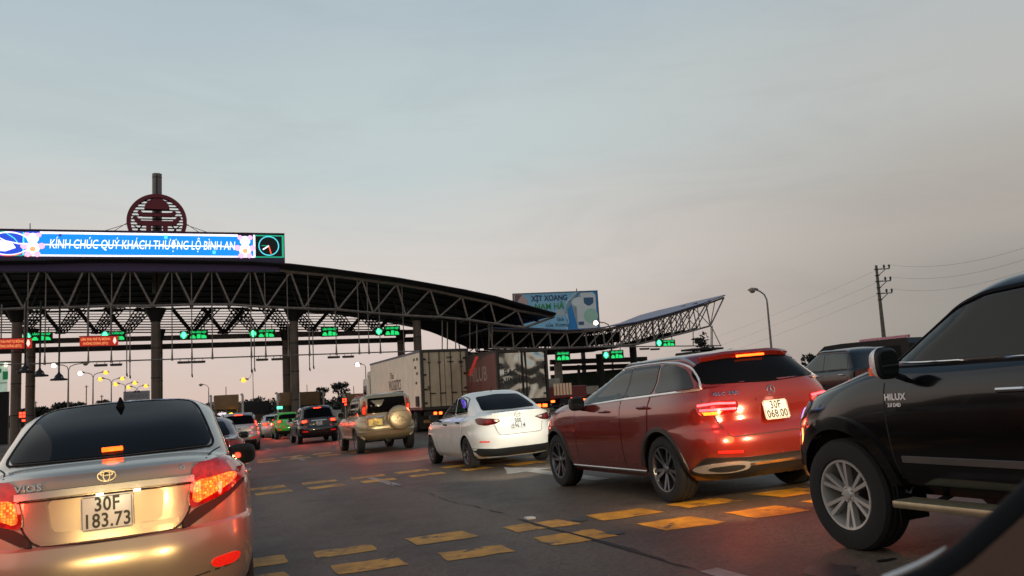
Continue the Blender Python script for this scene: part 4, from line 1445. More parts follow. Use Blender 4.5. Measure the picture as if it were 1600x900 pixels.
# ------------------------------------------------------------------ plainer vehicles further on
def plain_suv(label, cat, paint, w=.92, H=1.68, ro=.90, xf=3.55, plate_txt=('30A', '552.18'), high=True, lamp='mid', glow=GLOW_SMALL, wb=2.7, xtop=-.5, br=1.12, bs=1.08, hood=.98, fl=.26, only_left=True, name='suv'):
    rows = suv_rows(w, H, ro, xf, br, bs, hood, xtop, 2.2, 1.2, fl=fl)
    R0 = .35
    wh = [(0, w - .13, R0), (0, -w + .13, R0), (wb, w - .13, R0), (wb, -w + .13, R0)]
    c = begin_car(name, label, cat, rows, paint, wh, .42)
    for x, y, z in wh:
        wheel(c, x, y, z, .35, .22, .22, (5, 0, .24), M_ALLOY)
    t = H - .125
    for s in ('L', 'R'):
        patch(c, 'side_window', [(.86, bs + .02), (1.9, bs - .02), (1.4, t - .12), (1.1, t - .03), (.84, t)], s, M_GLASS, .004, .08, 1)
        patch(c, 'side_window', [(.15, bs + .03), (.80, bs + .02), (.78, t), (.12, t)], s, M_GLASS, .004, .08, 1)
        patch(c, 'quarter_window', [(max(-.5, -ro + .35), bs + .06), (.08, bs + .035), (.06, t), (max(-.2, -ro + .5), t - .03), (max(-.36, -ro + .4), t - .10)], s, M_GLASS, .004, .08, 1)
        seam(c, [(.83, fl + .1), (.83, bs)], s, .012, 0)
        handle(c, .3, bs - .1, s, paint)
        handle(c, 1.2, bs - .1, s, paint)
        mirror_part(c, 1.75, (w + .08) * (1 if s == 'L' else -1), bs + .05, paint, (.12, .2, .16))
        ribbon(c, 'roof_rail', [(xtop + .1, w * .66), (.9, w * .66)], 'T', .03, .03, M_TRIM, 0, mirror=(s == 'R'))
    patch(c, 'rear_window', [(-w * .72, br + .04), (w * .72, br + .04), (w * .63, H - .16), (w * .4, H - .125), (-w * .4, H - .125), (-w * .63, H - .16)], 'B', M_GLASS, .006, .07, 1)
    seam(c, [(-w * .8, br - .05), (-w * .62, fl + .46), (w * .62, fl + .46), (w * .8, br - .05)], 'B', .012, 1)
    plate(c, *plate_txt, (-ro + .01, 0, br - .22), 8)
    ribbon(c, 'plate_garnish', [(-.35, br - .08), (.35, br - .08)], 'B', .04, .02, M_CHROME, 0)
    patch(c, 'lower_bumper', [(-w * .8, fl + .22), (w * .8, fl + .22), (w * .8, fl + .02), (-w * .8, fl + .02)], 'B', M_TRIM, .006, .07, 1)
    if high:
        loc, nr = hit(c, 'B', 0, H - .10)
        box('high_brake_lamp', loc + Vector((-.02, 0, 0)), (.03, .34, .03), glow, c.root)
    for mir in (False, True):
        if lamp == 'mid':
            ln = patch(c, 'tail_lamp', [(w * .52, br - .02), (w * .98, br - .03), (w * .98, br - .20), (w * .56, br - .17)], (25, -ro), LENS_RED, .012, .05, 1, mirror=mir)
            patch(c, 'lit_section', [(w * .62, br - .05), (w * .90, br - .06), (w * .90, br - .16), (w * .64, br - .14)], (25, -ro), glow, .018, .05, 1, parent=ln, mirror=mir)
        else:
            ln = patch(c, 'tail_lamp', [(w * .80, H - .25), (w * .90, H - .27), (w * 1.0, br - .16), (w * .84, br - .12)], (20, -ro), LENS_RED, .012, .05, 1, mirror=mir)
            patch(c, 'lit_section', [(w * .86, br + .16), (w * .95, br + .14), (w * .97, br - .08), (w * .87, br - .06)], (20, -ro), glow, .018, .05, 1, parent=ln, mirror=mir)
        patch(c, 'reflector', [(w * .55, fl + .32), (w * .80, fl + .33), (w * .80, fl + .28), (w * .55, fl + .27)], 'B', REFL, .008, .05, 0, mirror=mir)
        red_lamp(c, -ro - .14, (-1 if mir else 1) * w * .8, br, 2.5)
        tail_beam(c, -ro - .06, (-1 if mir else 1) * w * .8, br, 65)
    return c


def plain_saloon(label, paint, plate_txt, lit=True):
    rows = [r(.74, -.68, 3.1, .19), r(.80, -.82, 3.25, .28), r(.84, -.925, 3.34, .45), r(.848, -.945, 3.37, .6), r(.842, -.90, 3.35, [(-.9, .76), (0, .74), (3.3, .66)]),
            r(.84, -.895, 3.32, [(-.9, .90), (0, .84), (2.5, .78), (3.3, .70)]), r(.80, -.90, 3.15, [(-.9, 1.01), (0, .955), (2.5, .90), (3.1, .78)], sharp=True),
            r(.755, -.80, 2.98, [(-.8, 1.03), (0, .985), (2.4, .93), (3.0, .84)]),
            r(.735, -.45, 2.35, [(-.5, 1.06), (.2, 1.02), (2.3, .96)], Lr=.6, Lf=.65, nf=2.5, sharp=True),
            r(.675, -.04, 1.82, [(-.1, 1.24), (.6, 1.23), (1.8, 1.19)], Lr=.55, Lf=.6, nr=4.2, nf=2.5),
            r(.585, .36, 1.18, [(.34, 1.385), (.8, 1.40), (1.2, 1.375)], Lr=.42, Lf=.42, nr=4, nf=2.5),
            r(.46, .5, 1.02, 1.447, Lr=.25, Lf=.25, nr=2.8, nf=2.5), r(.2, .65, .9, 1.47, Lr=.1, Lf=.1, nr=2.4, nf=2.4)]
    wh = [(0, .73, .3), (0, -.73, .3), (2.57, .73, .3), (2.57, -.73, .3)]
    c = begin_car('saloon_car', label, 'car', rows, paint, wh, .345)
    for x, y, z in wh:
        wheel(c, x, y, z, .305, .20, .19, (7, 0, .2), M_ALLOY)
    for s in ('L', 'R'):
        patch(c, 'side_window', [(.86, 1.045), (1.9, .985), (1.52, 1.16), (1.18, 1.31), (.86, 1.365)], s, M_GLASS, .004, .07, 1)
        patch(c, 'side_window', [(.06, 1.085), (.80, 1.05), (.80, 1.36), (.50, 1.36), (.28, 1.30)], s, M_GLASS, .004, .07, 1)
        seam(c, [(.83, .26), (.83, 1.02)], s, .012, 0)
        handle(c, .3, .88, s, paint)
        mirror_part(c, 1.68, .93 if s == 'L' else -.93, 1.02, M_TRIM, (.12, .22, .15))
    patch(c, 'rear_window', [(-.56, 1.085), (.56, 1.085), (.46, 1.36), (-.46, 1.36)], 'B', M_GLASS, .006, .06, 1)
    seam(c, [(-.6, .985), (-.48, .66), (.48, .66), (.6, .985)], 'B', .012, 1)
    plate(c, *plate_txt, (-.93, 0, .82), 8)
    if lit:
        loc, nr = hit(c, 'B', 0, 1.12)
        box('high_brake_lamp', loc + Vector((-.02, 0, 0)), (.03, .2, .03), GLOW_SMALL, c.root)
    for mir in (False, True):
        ln = patch(c, 'tail_lamp', [(.40, .96), (.80, .97), (.80, .82), (.46, .80)], 'B', LENS_RED, .010, .05, 1, mirror=mir)
        if lit:
            patch(c, 'lit_section', [(.50, .93), (.74, .94), (.74, .85), (.52, .84)], 'B', GLOW_SMALL, .015, .05, 1, parent=ln, mirror=mir)
            red_lamp(c, -1.05, (-1 if mir else 1) * .62, .9, 3)
            tail_beam(c, -.97, (-1 if mir else 1) * .62, .9, 50)
    return c


def place_by_wheel(c, px, py, half, left=True, dz=0):
    """stand the car so that its rear wheel touches the road where the photograph shows it"""
    p = at_ground(px, py)
    k = half if left else -half
    place_car(c, p.x + k * math.cos(PSI), p.y + k * math.sin(PSI), PSI, dz)
    return c


car_vios = place_car(silver_saloon(), -2.73, 5.97)
car_glc = place_car(red_suv(), 2.418, 9.857)
car_hilux = place_car(black_pickup(), 3.168, 6.592)
car_mazda = place_car(white_saloon(), -.278, 17.2)
car_everest = place_car(beige_suv(), -4.27, 27.3)

c = plain_suv('near-black SUV with a lit red high brake lamp, left of the beige SUV', 'SUV', P_NIGHT, .94, 1.72, .95, 3.7, ('29A', '684.35'), True, 'mid')
place_by_wheel(c, 467, 694, .86)
car_dark = c
c = plain_suv('silver SUV with upright lit lamps, beyond the champagne saloon', 'SUV', P_GREY, .90, 1.66, .85, 3.5, ('30E', '218.46'), True, 'high')
place_by_wheel(c, 404, 702.5, .82, False)
c = plain_suv('small green and ochre taxi hatchback, squeezed beside the near-black SUV', 'taxi', P_GREEN, .80, 1.56, .55, 3.05, ('30A', '719.22'), False, 'mid', wb=2.4, xtop=-.25, name='taxi')
ochre = patch(c, 'ochre_side_panel', [(-.15, .95), (2.0, .95), (2.1, .45), (-.1, .45)], 'L', P_YELLOW, .006, .06, 1)
patch(c, 'ochre_roof_panel', [(-.1, .5), (1.2, .5), (1.2, -.5), (-.1, -.5)], 'T', P_YELLOW, .006, .1, 1)
patch(c, 'ochre_corner', [(.60, 1.02), (.80, 1.02), (.80, .50), (.60, .50)], (35, -.55), P_YELLOW, .006, .06, 1)
patch(c, 'phone_disc', [(.30 + .10 * math.cos(t), .70 + .08 * math.sin(t)) for t in np.linspace(0, 2 * math.pi, 14)[:-1]], 'B', mat('taxi_orange', (.6, .25, .05), .4), .008, .05, 0)
place_by_wheel(c, 432, 686.5, .70)
c = plain_saloon('white saloon with lit lamps, between the silver SUV and the green taxi', P_WHITE, ('30F', '402.15'))
place_by_wheel(c, 410, 684.5, .75)
c = plain_saloon('maroon saloon with a black mirror, just beyond the champagne saloon', P_MAROON, ('30F', '377.90'), False)
place_car(c, -6.55, 17.9)

# dark double-cab pickup with bright roof rail, behind the black pickup's bonnet
P_SL2 = P_SLATE
rows = pickup_rows(.92, 1.76, -2.72, .90, 1.18, 1.08, -.22, -.95, -2.66, -2.45)
whs = [(0, .79, .38), (0, -.79, .38)]
c = begin_car('pickup_truck', 'dark slate pickup with bright roof rails, mostly hidden beyond the black pickup', 'pickup truck', rows, P_SLATE, whs, .46, arch_y=.42)
for x, y, z in whs + [(-3.2, .79, .38), (-3.2, -.79, .38)]:
    wheel(c, x, y, z, .385, .24, .25, (6, .16, .115), M_ALLOY_W)
pickup_bed(c, .9, -4.35, -2.76, .55, 1.16, P_SLATE)
sheen = mat('green_tinted_glass', (.055, .075, .068), .05, 0, 0, spec=.5, var=.15)
for s in ('L', 'R'):
    patch(c, 'side_window', [(-.50, 1.23), (-.80, 1.43), (-1.02, 1.555), (-1.2, 1.60), (-1.50, 1.63), (-1.50, 1.22)], s, sheen, .004, .06, 1)
    patch(c, 'rear_window', [(-1.64, 1.22), (-2.42, 1.24), (-2.36, 1.60), (-1.64, 1.635)], s, sheen, .004, .06, 1)
    ribbon(c, 'roof_rail', [(-2.35, .60), (-1.7, .61), (-1.1, .58)], 'T', .05, .05, mat('satin_rail', (.6, .58, .55), .25, .9), 1, mirror=(s == 'R'))
    handle(c, -1.4, 1.06, s, M_CHROME)
    handle(c, -2.3, 1.06, s, M_CHROME)
    seam(c, [(-1.58, .55), (-1.58, 1.2)], s, .012, 0)
    mirror_part(c, -.66, (1.05 if s == 'L' else -1.05), 1.24, M_TRIM, (.12, .2, .2))
    patch(c, 'headlamp', [(.42, 1.02), (.62, 1.0), (.84, .95), (.84, .84), (.66, .84), (.46, .92)], s, LENS_CLEAR, .010, .05, 1)
place_car(c, 8.55, 25.0, PSI)
car_ranger = c


# ------------------------------------------------------------------ trucks
def truck_wheels(root, ys, ax=1.02, R=.5, dual=True):
    key = 'truckwheel'
    if key not in WHEEL_CACHE:
        bm = bmesh.new()
        prof = [(.27, -.14), (.30, -.15), (.42, -.155), (.485, -.13), (.5, -.10), (.5, .10), (.485, .13), (.42, .155), (.30, .15), (.27, .14)]
        bm_lathe(bm, prof, 32, 'X')
        me = bpy.data.meshes.new('wheel')
        bm.to_mesh(me); bm.free()
        me.materials.append(M_TYRE); me.shade_smooth(); me.set_sharp_from_angle(angle=R_(35))
        b2 = bmesh.new()
        bm_lathe(b2, [(.001, -.02), (.12, -.03), (.13, .0), (.20, .02), (.25, .06), (.28, .13), (.27, -.13)], 24, 'X')
        m2 = bpy.data.meshes.new('rim')
        b2.to_mesh(m2); b2.free()
        m2.materials.append(mat('truck_rim', (.25, .22, .18), .5, .5)); m2.shade_smooth()
        WHEEL_CACHE[key] = (me, m2)
    me, m2 = WHEEL_CACHE[key]
    for y in ys:
        for s in (1, -1):
            for off in ((0, .33) if dual else (0,)):
                o = bpy.data.objects.new('wheel', me)
                COL.objects.link(o)
                o.location = (s * (ax - off), y, R)
                o.parent = root
                q = bpy.data.objects.new('rim', m2)
                COL.objects.link(q)
                q.parent = o


TR_DARK = mat('truck_underframe', (.02, .016, .013), .7, bump=.2)
TR_TAIL = mat('truck_tail_lamp', (.5, .03, .01), .3, emit=lin((255, 90, 30)), es=6.0, var=0)
CONT = mat('cream_container_panel', (.86, .77, .60), .5, bump=.05, bscale=9, var=.09, vscale=1.5)
CONT_D = mat('cream_container_door', (.52, .41, .28), .55, bump=.15, bscale=12, var=.16, vscale=2.2)


def container_truck():
    p = at_wall(696, 640, 41.9 * math.cos(PSI) + .0)
    q = at_wall(658, 640, p.dot(Vector((-math.sin(PSI), math.cos(PSI), 0))))
    t0 = 40.1
    pl = at_wall(658, 600, t0)
    zl = at_wall(658, 547, t0).z
    gz = g(pl.x)
    z1 = zl - gz
    z0 = z1 - 2.85
    x0, x1 = 0.0, 2.40
    root = thing('container_truck', (pl.x, pl.y, gz), PSI, 'articulated truck with a cream refrigerated container lettered on its side', 'truck', 'lorries in the queue')
    L = 12.2
    # panels butt against dark frame members
    box('side_wall', (.03, L / 2, (z0 + z1) / 2), (.06, L - .24, 2.85 - .22), CONT, root)
    box('side_wall', (2.37, L / 2, (z0 + z1) / 2), (.06, L - .24, 2.85 - .22), CONT, root)
    box('front_wall', (1.2, L - .06, (z0 + z1) / 2), (2.2, .10, 2.7), mat('reefer_unit', (.02, .018, .018), .6), root)
    edge = mat('blue_grey_rail', (.10, .125, .16), .5)
    fr = mat('container_frame', (.035, .03, .026), .5)
    box('roof', (1.2, L / 2, z1 - .03), (2.28, L - .1, .05), CONT, root)
    for xx in (.055, 2.345):
        box('top_rail', (xx, L / 2, z1 - .055), (.13, L, .11), edge, root)
        box('bottom_rail', (xx, L / 2, z0 + .05), (.12, L, .12), fr, root)
    for xx in (.06, 2.34):
        box('corner_post', (xx, -.02, (z0 + z1) / 2), (.14, .16, 2.86), fr, root)
    box('door_header', (1.2, -.02, z1 - .05), (2.14, .13, .12), fr, root)
    box('door_sill', (1.2, -.02, z0 + .05), (2.14, .13, .14), fr, root)
    for s, xx in ((1, .66), (-1, 1.74)):
        d = box('cargo_door', (xx, .0, (z0 + z1) / 2), (1.05, .07, 2.60), CONT_D, root)
        for k, hx in enumerate((-.24, .27)):
            tube('lock_rod', [(xx + hx, -.07, z0 + .08), (xx + hx, -.07, z1 - .06)], .022, TR_DARK, d.parent)
            box('lock_handle', (xx + hx + .12, -.08, z0 + .75), (.30, .03, .05), TR_DARK, root)
            box('rod_bracket', (xx + hx, -.06, z1 - .62), (.16, .05, .05), TR_DARK, root)
        for zz in (.3, .95, 1.65, 2.4):
            box('hinge', (xx - s * .50, -.055, z0 + zz), (.20, .05, .09), TR_DARK, root)
    for xx, zz, w_, h_ in ((1.45, 2.45, .30, .10), (1.5, 2.25, .34, .06), (2.02, 2.2, .22, .14), (2.05, 2.0, .18, .05), (.35, 1.0, .12, .22)):
        box('door_marking', (xx, -.0375, z0 + zz), (w_, .006, h_), mat('door_print', (.17, .12, .08), .6), root)
    # lettering on the long side
    ink = mat('container_lettering', (.09, .06, .045), .6)
    text('lettering', 'VVLOGISTICS', .78, ink, root, (-.006, 5.6, z0 + 1.30), (0, -1, 0), (0, 0, 1), .002, .006, .62)
    text('script_lettering', 'Thai', .5, ink, root, (-.006, 6.3, z0 + 1.84), (0, -1, 0), (0, 0, 1), .002, 0, 1.2, .3)
    for yy, zz in ((1.2, 2.45), (.6, 2.45), (1.0, 2.05), (.7, 1.75), (.9, 1.3)):
        box('side_marking', (-.003, yy, z0 + zz), (.006, .34, .13), ink, root)
    box('document_box', (-.04, .7, z0 + .4), (.06, .5, .5), TR_DARK, root)
    # chassis, bumper, lamps
    box('chassis', (1.2, L / 2 - .5, z0 - .16), (1.1, L - 1.2, .24), TR_DARK, root)
    truck_wheels(root, [1.6, 2.95, 4.3], 1.02 + 1.2 - 1.2)
    for o in [o for o in root.children if o.name.startswith('wheel')]:
        o.location.x += 1.2
    box('rear_bumper', (1.2, -.08, .52), (2.3, .12, .14), mat('dusty_orange_bumper', (.30, .12, .03), .5), root)
    box('lamp_board', (1.2, -.05, .88), (2.2, .06, .2), TR_DARK, root)
    for xx in (.62, .88, 1.9):
        box('tail_lamp', (xx, -.09, .88), (.15, .03, .12), TR_TAIL, root, bev=.02)
    for xx in (.35, 2.05):
        box('mud_flap', (xx, .9, .45), (.5, .03, .6), TR_DARK, root)
    # tractor cab
    cab = mat('cream_cab', (.55, .48, .38), .4, 0, .4)
    b = box('cab', (1.2, L + 1.6, 1.85), (2.35, 2.2, 2.5), cab, root, bev=.15)
    box('air_deflector', (1.2, L + 1.5, 3.3), (2.0, 1.4, .5), cab, root, bev=.2)
    box('cab_window', (.02, L + 1.9, 2.3), (.03, .9, .7), M_GLASS, root)
    box('fuel_tank', (.5, L - 1.2, .75), (.6, 1.2, .6), mat('tank', (.3, .3, .3), .4, .8), root, bev=.1)
    truck_wheels(root, [L + 2.2, L - .4], 1.0)
    for o in [o for o in root.children if o.name.startswith('wheel') and o.location.x < 1.05 and o.location.y > L - 1]:
        pass
    for o in list(root.children):
        if o.name.startswith('wheel') and o.location.y > L - 1:
            o.location.x += 1.2
    return root


container_truck()


def steel_mat():
    m = mat('wavy_stainless_steel', (.62, .56, .48), .10, 1, var=.05)
    t = m.node_tree
    b = t.nodes['Principled BSDF']
    co = N(t, 'ShaderNodeTexCoord')
    n = N(t, 'ShaderNodeTexNoise')
    n.inputs['Scale'].default_value = 1.0
    n.inputs['Detail'].default_value = 1.0
    n.inputs['Distortion'].default_value = .6
    t.links.new(co.outputs['Object'], n.inputs['Vector'])
    bp = N(t, 'ShaderNodeBump')
    bp.inputs['Strength'].default_value = 1.0
    bp.inputs['Distance'].default_value = .30
    t.links.new(n.outputs[0], bp.inputs['Height'])
    t.links.new(bp.outputs[0], b.inputs['Normal'])
    return m


def steel_truck():
    t0 = 35.6
    pl = at_wall(777, 600, t0)
    gz = g(pl.x)
    z1 = at_wall(777, 547, t0).z - gz
    z0 = 1.05
    wd = 2.42
    root = thing('box_truck', (pl.x, pl.y, gz), PSI, 'box truck with mirror-like steel rear doors and a dark red side', 'truck', 'lorries in the queue')
    L = 7.2
    red = mat('faded_red_side', (.15, .042, .034), .42, 0, .3, bump=.15, bscale=8, var=.16, vscale=1.2)
    dk = mat('dark_side_print', (.045, .03, .03), .45, var=.3)
    fr = mat('box_truck_frame', (.05, .04, .035), .4, .5)
    st_ = steel_mat()
    box('side_wall', (.03, L / 2, (z0 + z1) / 2), (.06, L - .2, z1 - z0 - .18), red, root)
    box('side_wall', (wd - .03, L / 2, (z0 + z1) / 2), (.06, L - .2, z1 - z0 - .18), red, root)
    prism('dark_band', [(1.2, z1 - .12), (L - .2, z1 - .12), (L - .2, z1 - 1.25)], lambda u, v, w_: Vector((-.004 + w_, u, v)), .008, dk, root)
    box('roof', (wd / 2, L / 2, z1 - .03), (wd - .1, L - .1, .06), fr, root)
    box('front_wall', (wd / 2, L - .05, (z0 + z1) / 2), (wd - .14, .1, z1 - z0), fr, root)
    for xx in (.045, wd - .045):
        box('corner_post', (xx, -.02, (z0 + z1) / 2), (.11, .14, z1 - z0 + .02), fr, root)
        box('top_rail', (xx, L / 2 + .06, z1 - .05), (.12, L - .1, .12), fr, root)
    box('door_header', (wd / 2, -.02, z1 - .06), (wd - .2, .12, .13), fr, root)
    box('door_sill', (wd / 2, -.02, z0 + .05), (wd - .2, .12, .12), fr, root)
    for k, xx in enumerate((wd * .27, wd * .73)):
        box('cargo_door', (xx, 0, (z0 + z1) / 2), (wd * .43, .06, z1 - z0 - .30), st_, root)
        tube('lock_rod', [(xx + (.42 if k == 0 else -.38), -.06, z0 + .05), (xx + (.42 if k == 0 else -.38), -.06, z1 - .06)], .025, fr if k else st_, root)
        for zz in (.35, 1.0, 1.7, 2.3):
            if z0 + zz < z1 - .2:
                box('hinge', (xx + (-.50 if k == 0 else .50), -.05, z0 + zz), (.18, .05, .08), fr, root)
    box('door_gap', (wd / 2, -.015, (z0 + z1) / 2), (.09, .08, z1 - z0 - .25), TR_DARK, root)
    ink = mat('door_lettering', (.03, .03, .03), .5)
    text('lettering', 'BAC', .42, ink, root, (wd * .27, -.036, z0 + 1.32), (1, 0, 0), (0, 0, 1), .002, .01, .8)
    text('lettering', 'NINH', .42, ink, root, (wd * .27, -.036, z0 + .95), (1, 0, 0), (0, 0, 1), .002, .01, .9)
    text('lettering', 'HILUB', .95, mat('pale_side_lettering', (.30, .22, .18), .4), root, (-.006, 2.6, z0 + 1.35), (0, -1, 0), (0, 0, 1), .002, .01, 1.0)
    prism('red_stroke', [(3.6, z0 + 1.4), (4.1, z0 + 1.4), (2.7, z0 + 2.35), (2.2, z0 + 2.35)], lambda u, v, w_: Vector((-.010 + w_, u, v)), .01, mat('bright_red_stroke', (.55, .05, .035), .4, emit=lin((255, 50, 40)), es=.12), root)
    box('chassis', (wd / 2, L / 2 - .2, z0 - .15), (.95, L - .6, .22), TR_DARK, root)
    truck_wheels(root, [1.5], 1.0)
    truck_wheels(root, [L + 1.6], 1.0, .5, False)
    for o in root.children:
        if o.name.startswith('wheel'):
            o.location.x += wd / 2
    box('rear_bumper', (wd / 2, -.1, .62), (wd - .1, .1, .2), mat('striped_bumper', (.55, .40, .22), .5, var=.25, vscale=6), root)
    for xx in (.25, .55, wd - .55, wd - .25):
        box('tail_lamp', (xx, -.09, .86), (.22, .05, .14), TR_TAIL if xx > 1 else mat('amber_truck_lamp', (.5, .25, .05), .3, emit=lin((255, 170, 60)), es=4, var=0), root, bev=.02)
    cab = mat('truck_cab_white', (.5, .46, .4), .4)
    box('cab', (wd / 2, L + 1.2, 1.6), (2.1, 2.0, 2.2), cab, root, bev=.15)
    return root


steel_truck()


def far_truck(px, py_top, y, w, h, ln, body, label, name='truck', rear=None, extra=None):
    """small lorry seen from behind: body, cab, wheels, tail lamps"""
    p = at_y(px, py_top, y)
    gz = g(p.x)
    root = thing(name, (p.x, p.y, gz), PSI, label, 'truck', 'lorries in the queue')
    top = p.z - gz
    box('load_body', (0, ln / 2, (top + .95) / 2 + .0), (w, ln, top - .95), body, root, bev=.06)
    box('tailboard', (0, -.03, 1.25), (w - .1, .05, .55), rear or body, root)
    box('chassis', (0, ln / 2, .78), (.9, ln, .25), TR_DARK, root)
    box('cab', (0, ln + 1.0, 1.4), (w - .2, 1.7, 1.7), rear or body, root, bev=.12)
    truck_wheels(root, [1.0, ln + 1.0], w / 2 - .2, .5, False)
    for s in (-1, 1):
        box('tail_lamp', (s * (w / 2 - .25), -.06, .8), (.2, .05, .12), TR_TAIL, root)
    box('bumper', (0, -.05, .55), (w - .1, .1, .12), TR_DARK, root)
    return root


far_truck(400, 627, 74, 2.2, 2.6, 5.5, mat('dark_canvas', (.035, .028, .025), .8, bump=.3, bscale=8), 'canvas-topped truck seen over the silver SUV roof', rear=mat('brown_tailboard', (.14, .07, .05), .7))
t3 = far_truck(886, 603, 46, 2.3, 3.0, 6.5, mat('maroon_truck_body', (.20, .03, .025), .5), 'maroon truck with a pale crate load, seen past the steel-door truck', rear=mat('maroon_truck_body', (.2, .03, .025), .5))
for k in range(6):
    box('pale_slat', (-.75 + k * .18, -.08, 1.42), (.12, .04, .62), mat('pale_slats', (.6, .48, .36), .6, emit=lin((255, 190, 130)), es=.12), t3)
far_truck(912, 612, 58, 2.3, 2.6, 6.0, mat('pale_grey_truck', (.30, .25, .19), .6, var=.3, vscale=2), 'pale grey truck beyond the maroon one')

# dark van beyond the two pickups
p = at_y(1288, 541.5, 37)
van = thing('van', (p.x, p.y, g(p.x)), PSI, 'dark van with a pinkish roof strip, its roof rising behind the slate pickup', 'van')
bz = p.z - g(p.x)
vb = mat('dark_van_paint', (.010, .010, .010), .4, 0, .2, spec=.25)
side = [(-4.6, .45), (1.55, .45), (1.6, .95), (.95, 1.15), (.45, bz - .25), (0, bz), (-1, bz + .04), (-4.5, bz + .02), (-4.65, bz - .2)]
prism('body', side, lambda u, v, w_: Vector((w_, u, v)), 1.95, vb, van)
prism('side_window', [(-4.2, bz - .75), (-2.3, bz - .75), (-2.3, bz - .25), (-4.2, bz - .25)], lambda u, v, w_: Vector((-.008 + w_, u, v)), .02, M_GLASS_CLEAR, van)
prism('side_window', [(-2.1, bz - .75), (-.9, bz - .75), (-.9, bz - .25), (-2.1, bz - .25)], lambda u, v, w_: Vector((-.008 + w_, u, v)), .02, M_GLASS_CLEAR, van)
prism('front_window', [(-.7, bz - .75), (.55, bz - .8), (.2, bz - .3), (-.7, bz - .25)], lambda u, v, w_: Vector((-.008 + w_, u, v)), .02, M_GLASS_CLEAR, van)
box('roof_strip', (.5, -2.9, bz + .10), (.10, 2.6, .10), mat('pink_light_strip', (.42, .22, .24), .6, emit=lin((255, 120, 150)), es=.05, var=.5, vscale=9), van)
truck_wheels(van, [-3.6, .7], .8, .5, False)
for o in van.children:
    if o.name.startswith('wheel'):
        o.location.x += .97
        o.scale = (.72, .72, .72)
        o.location.z = .36
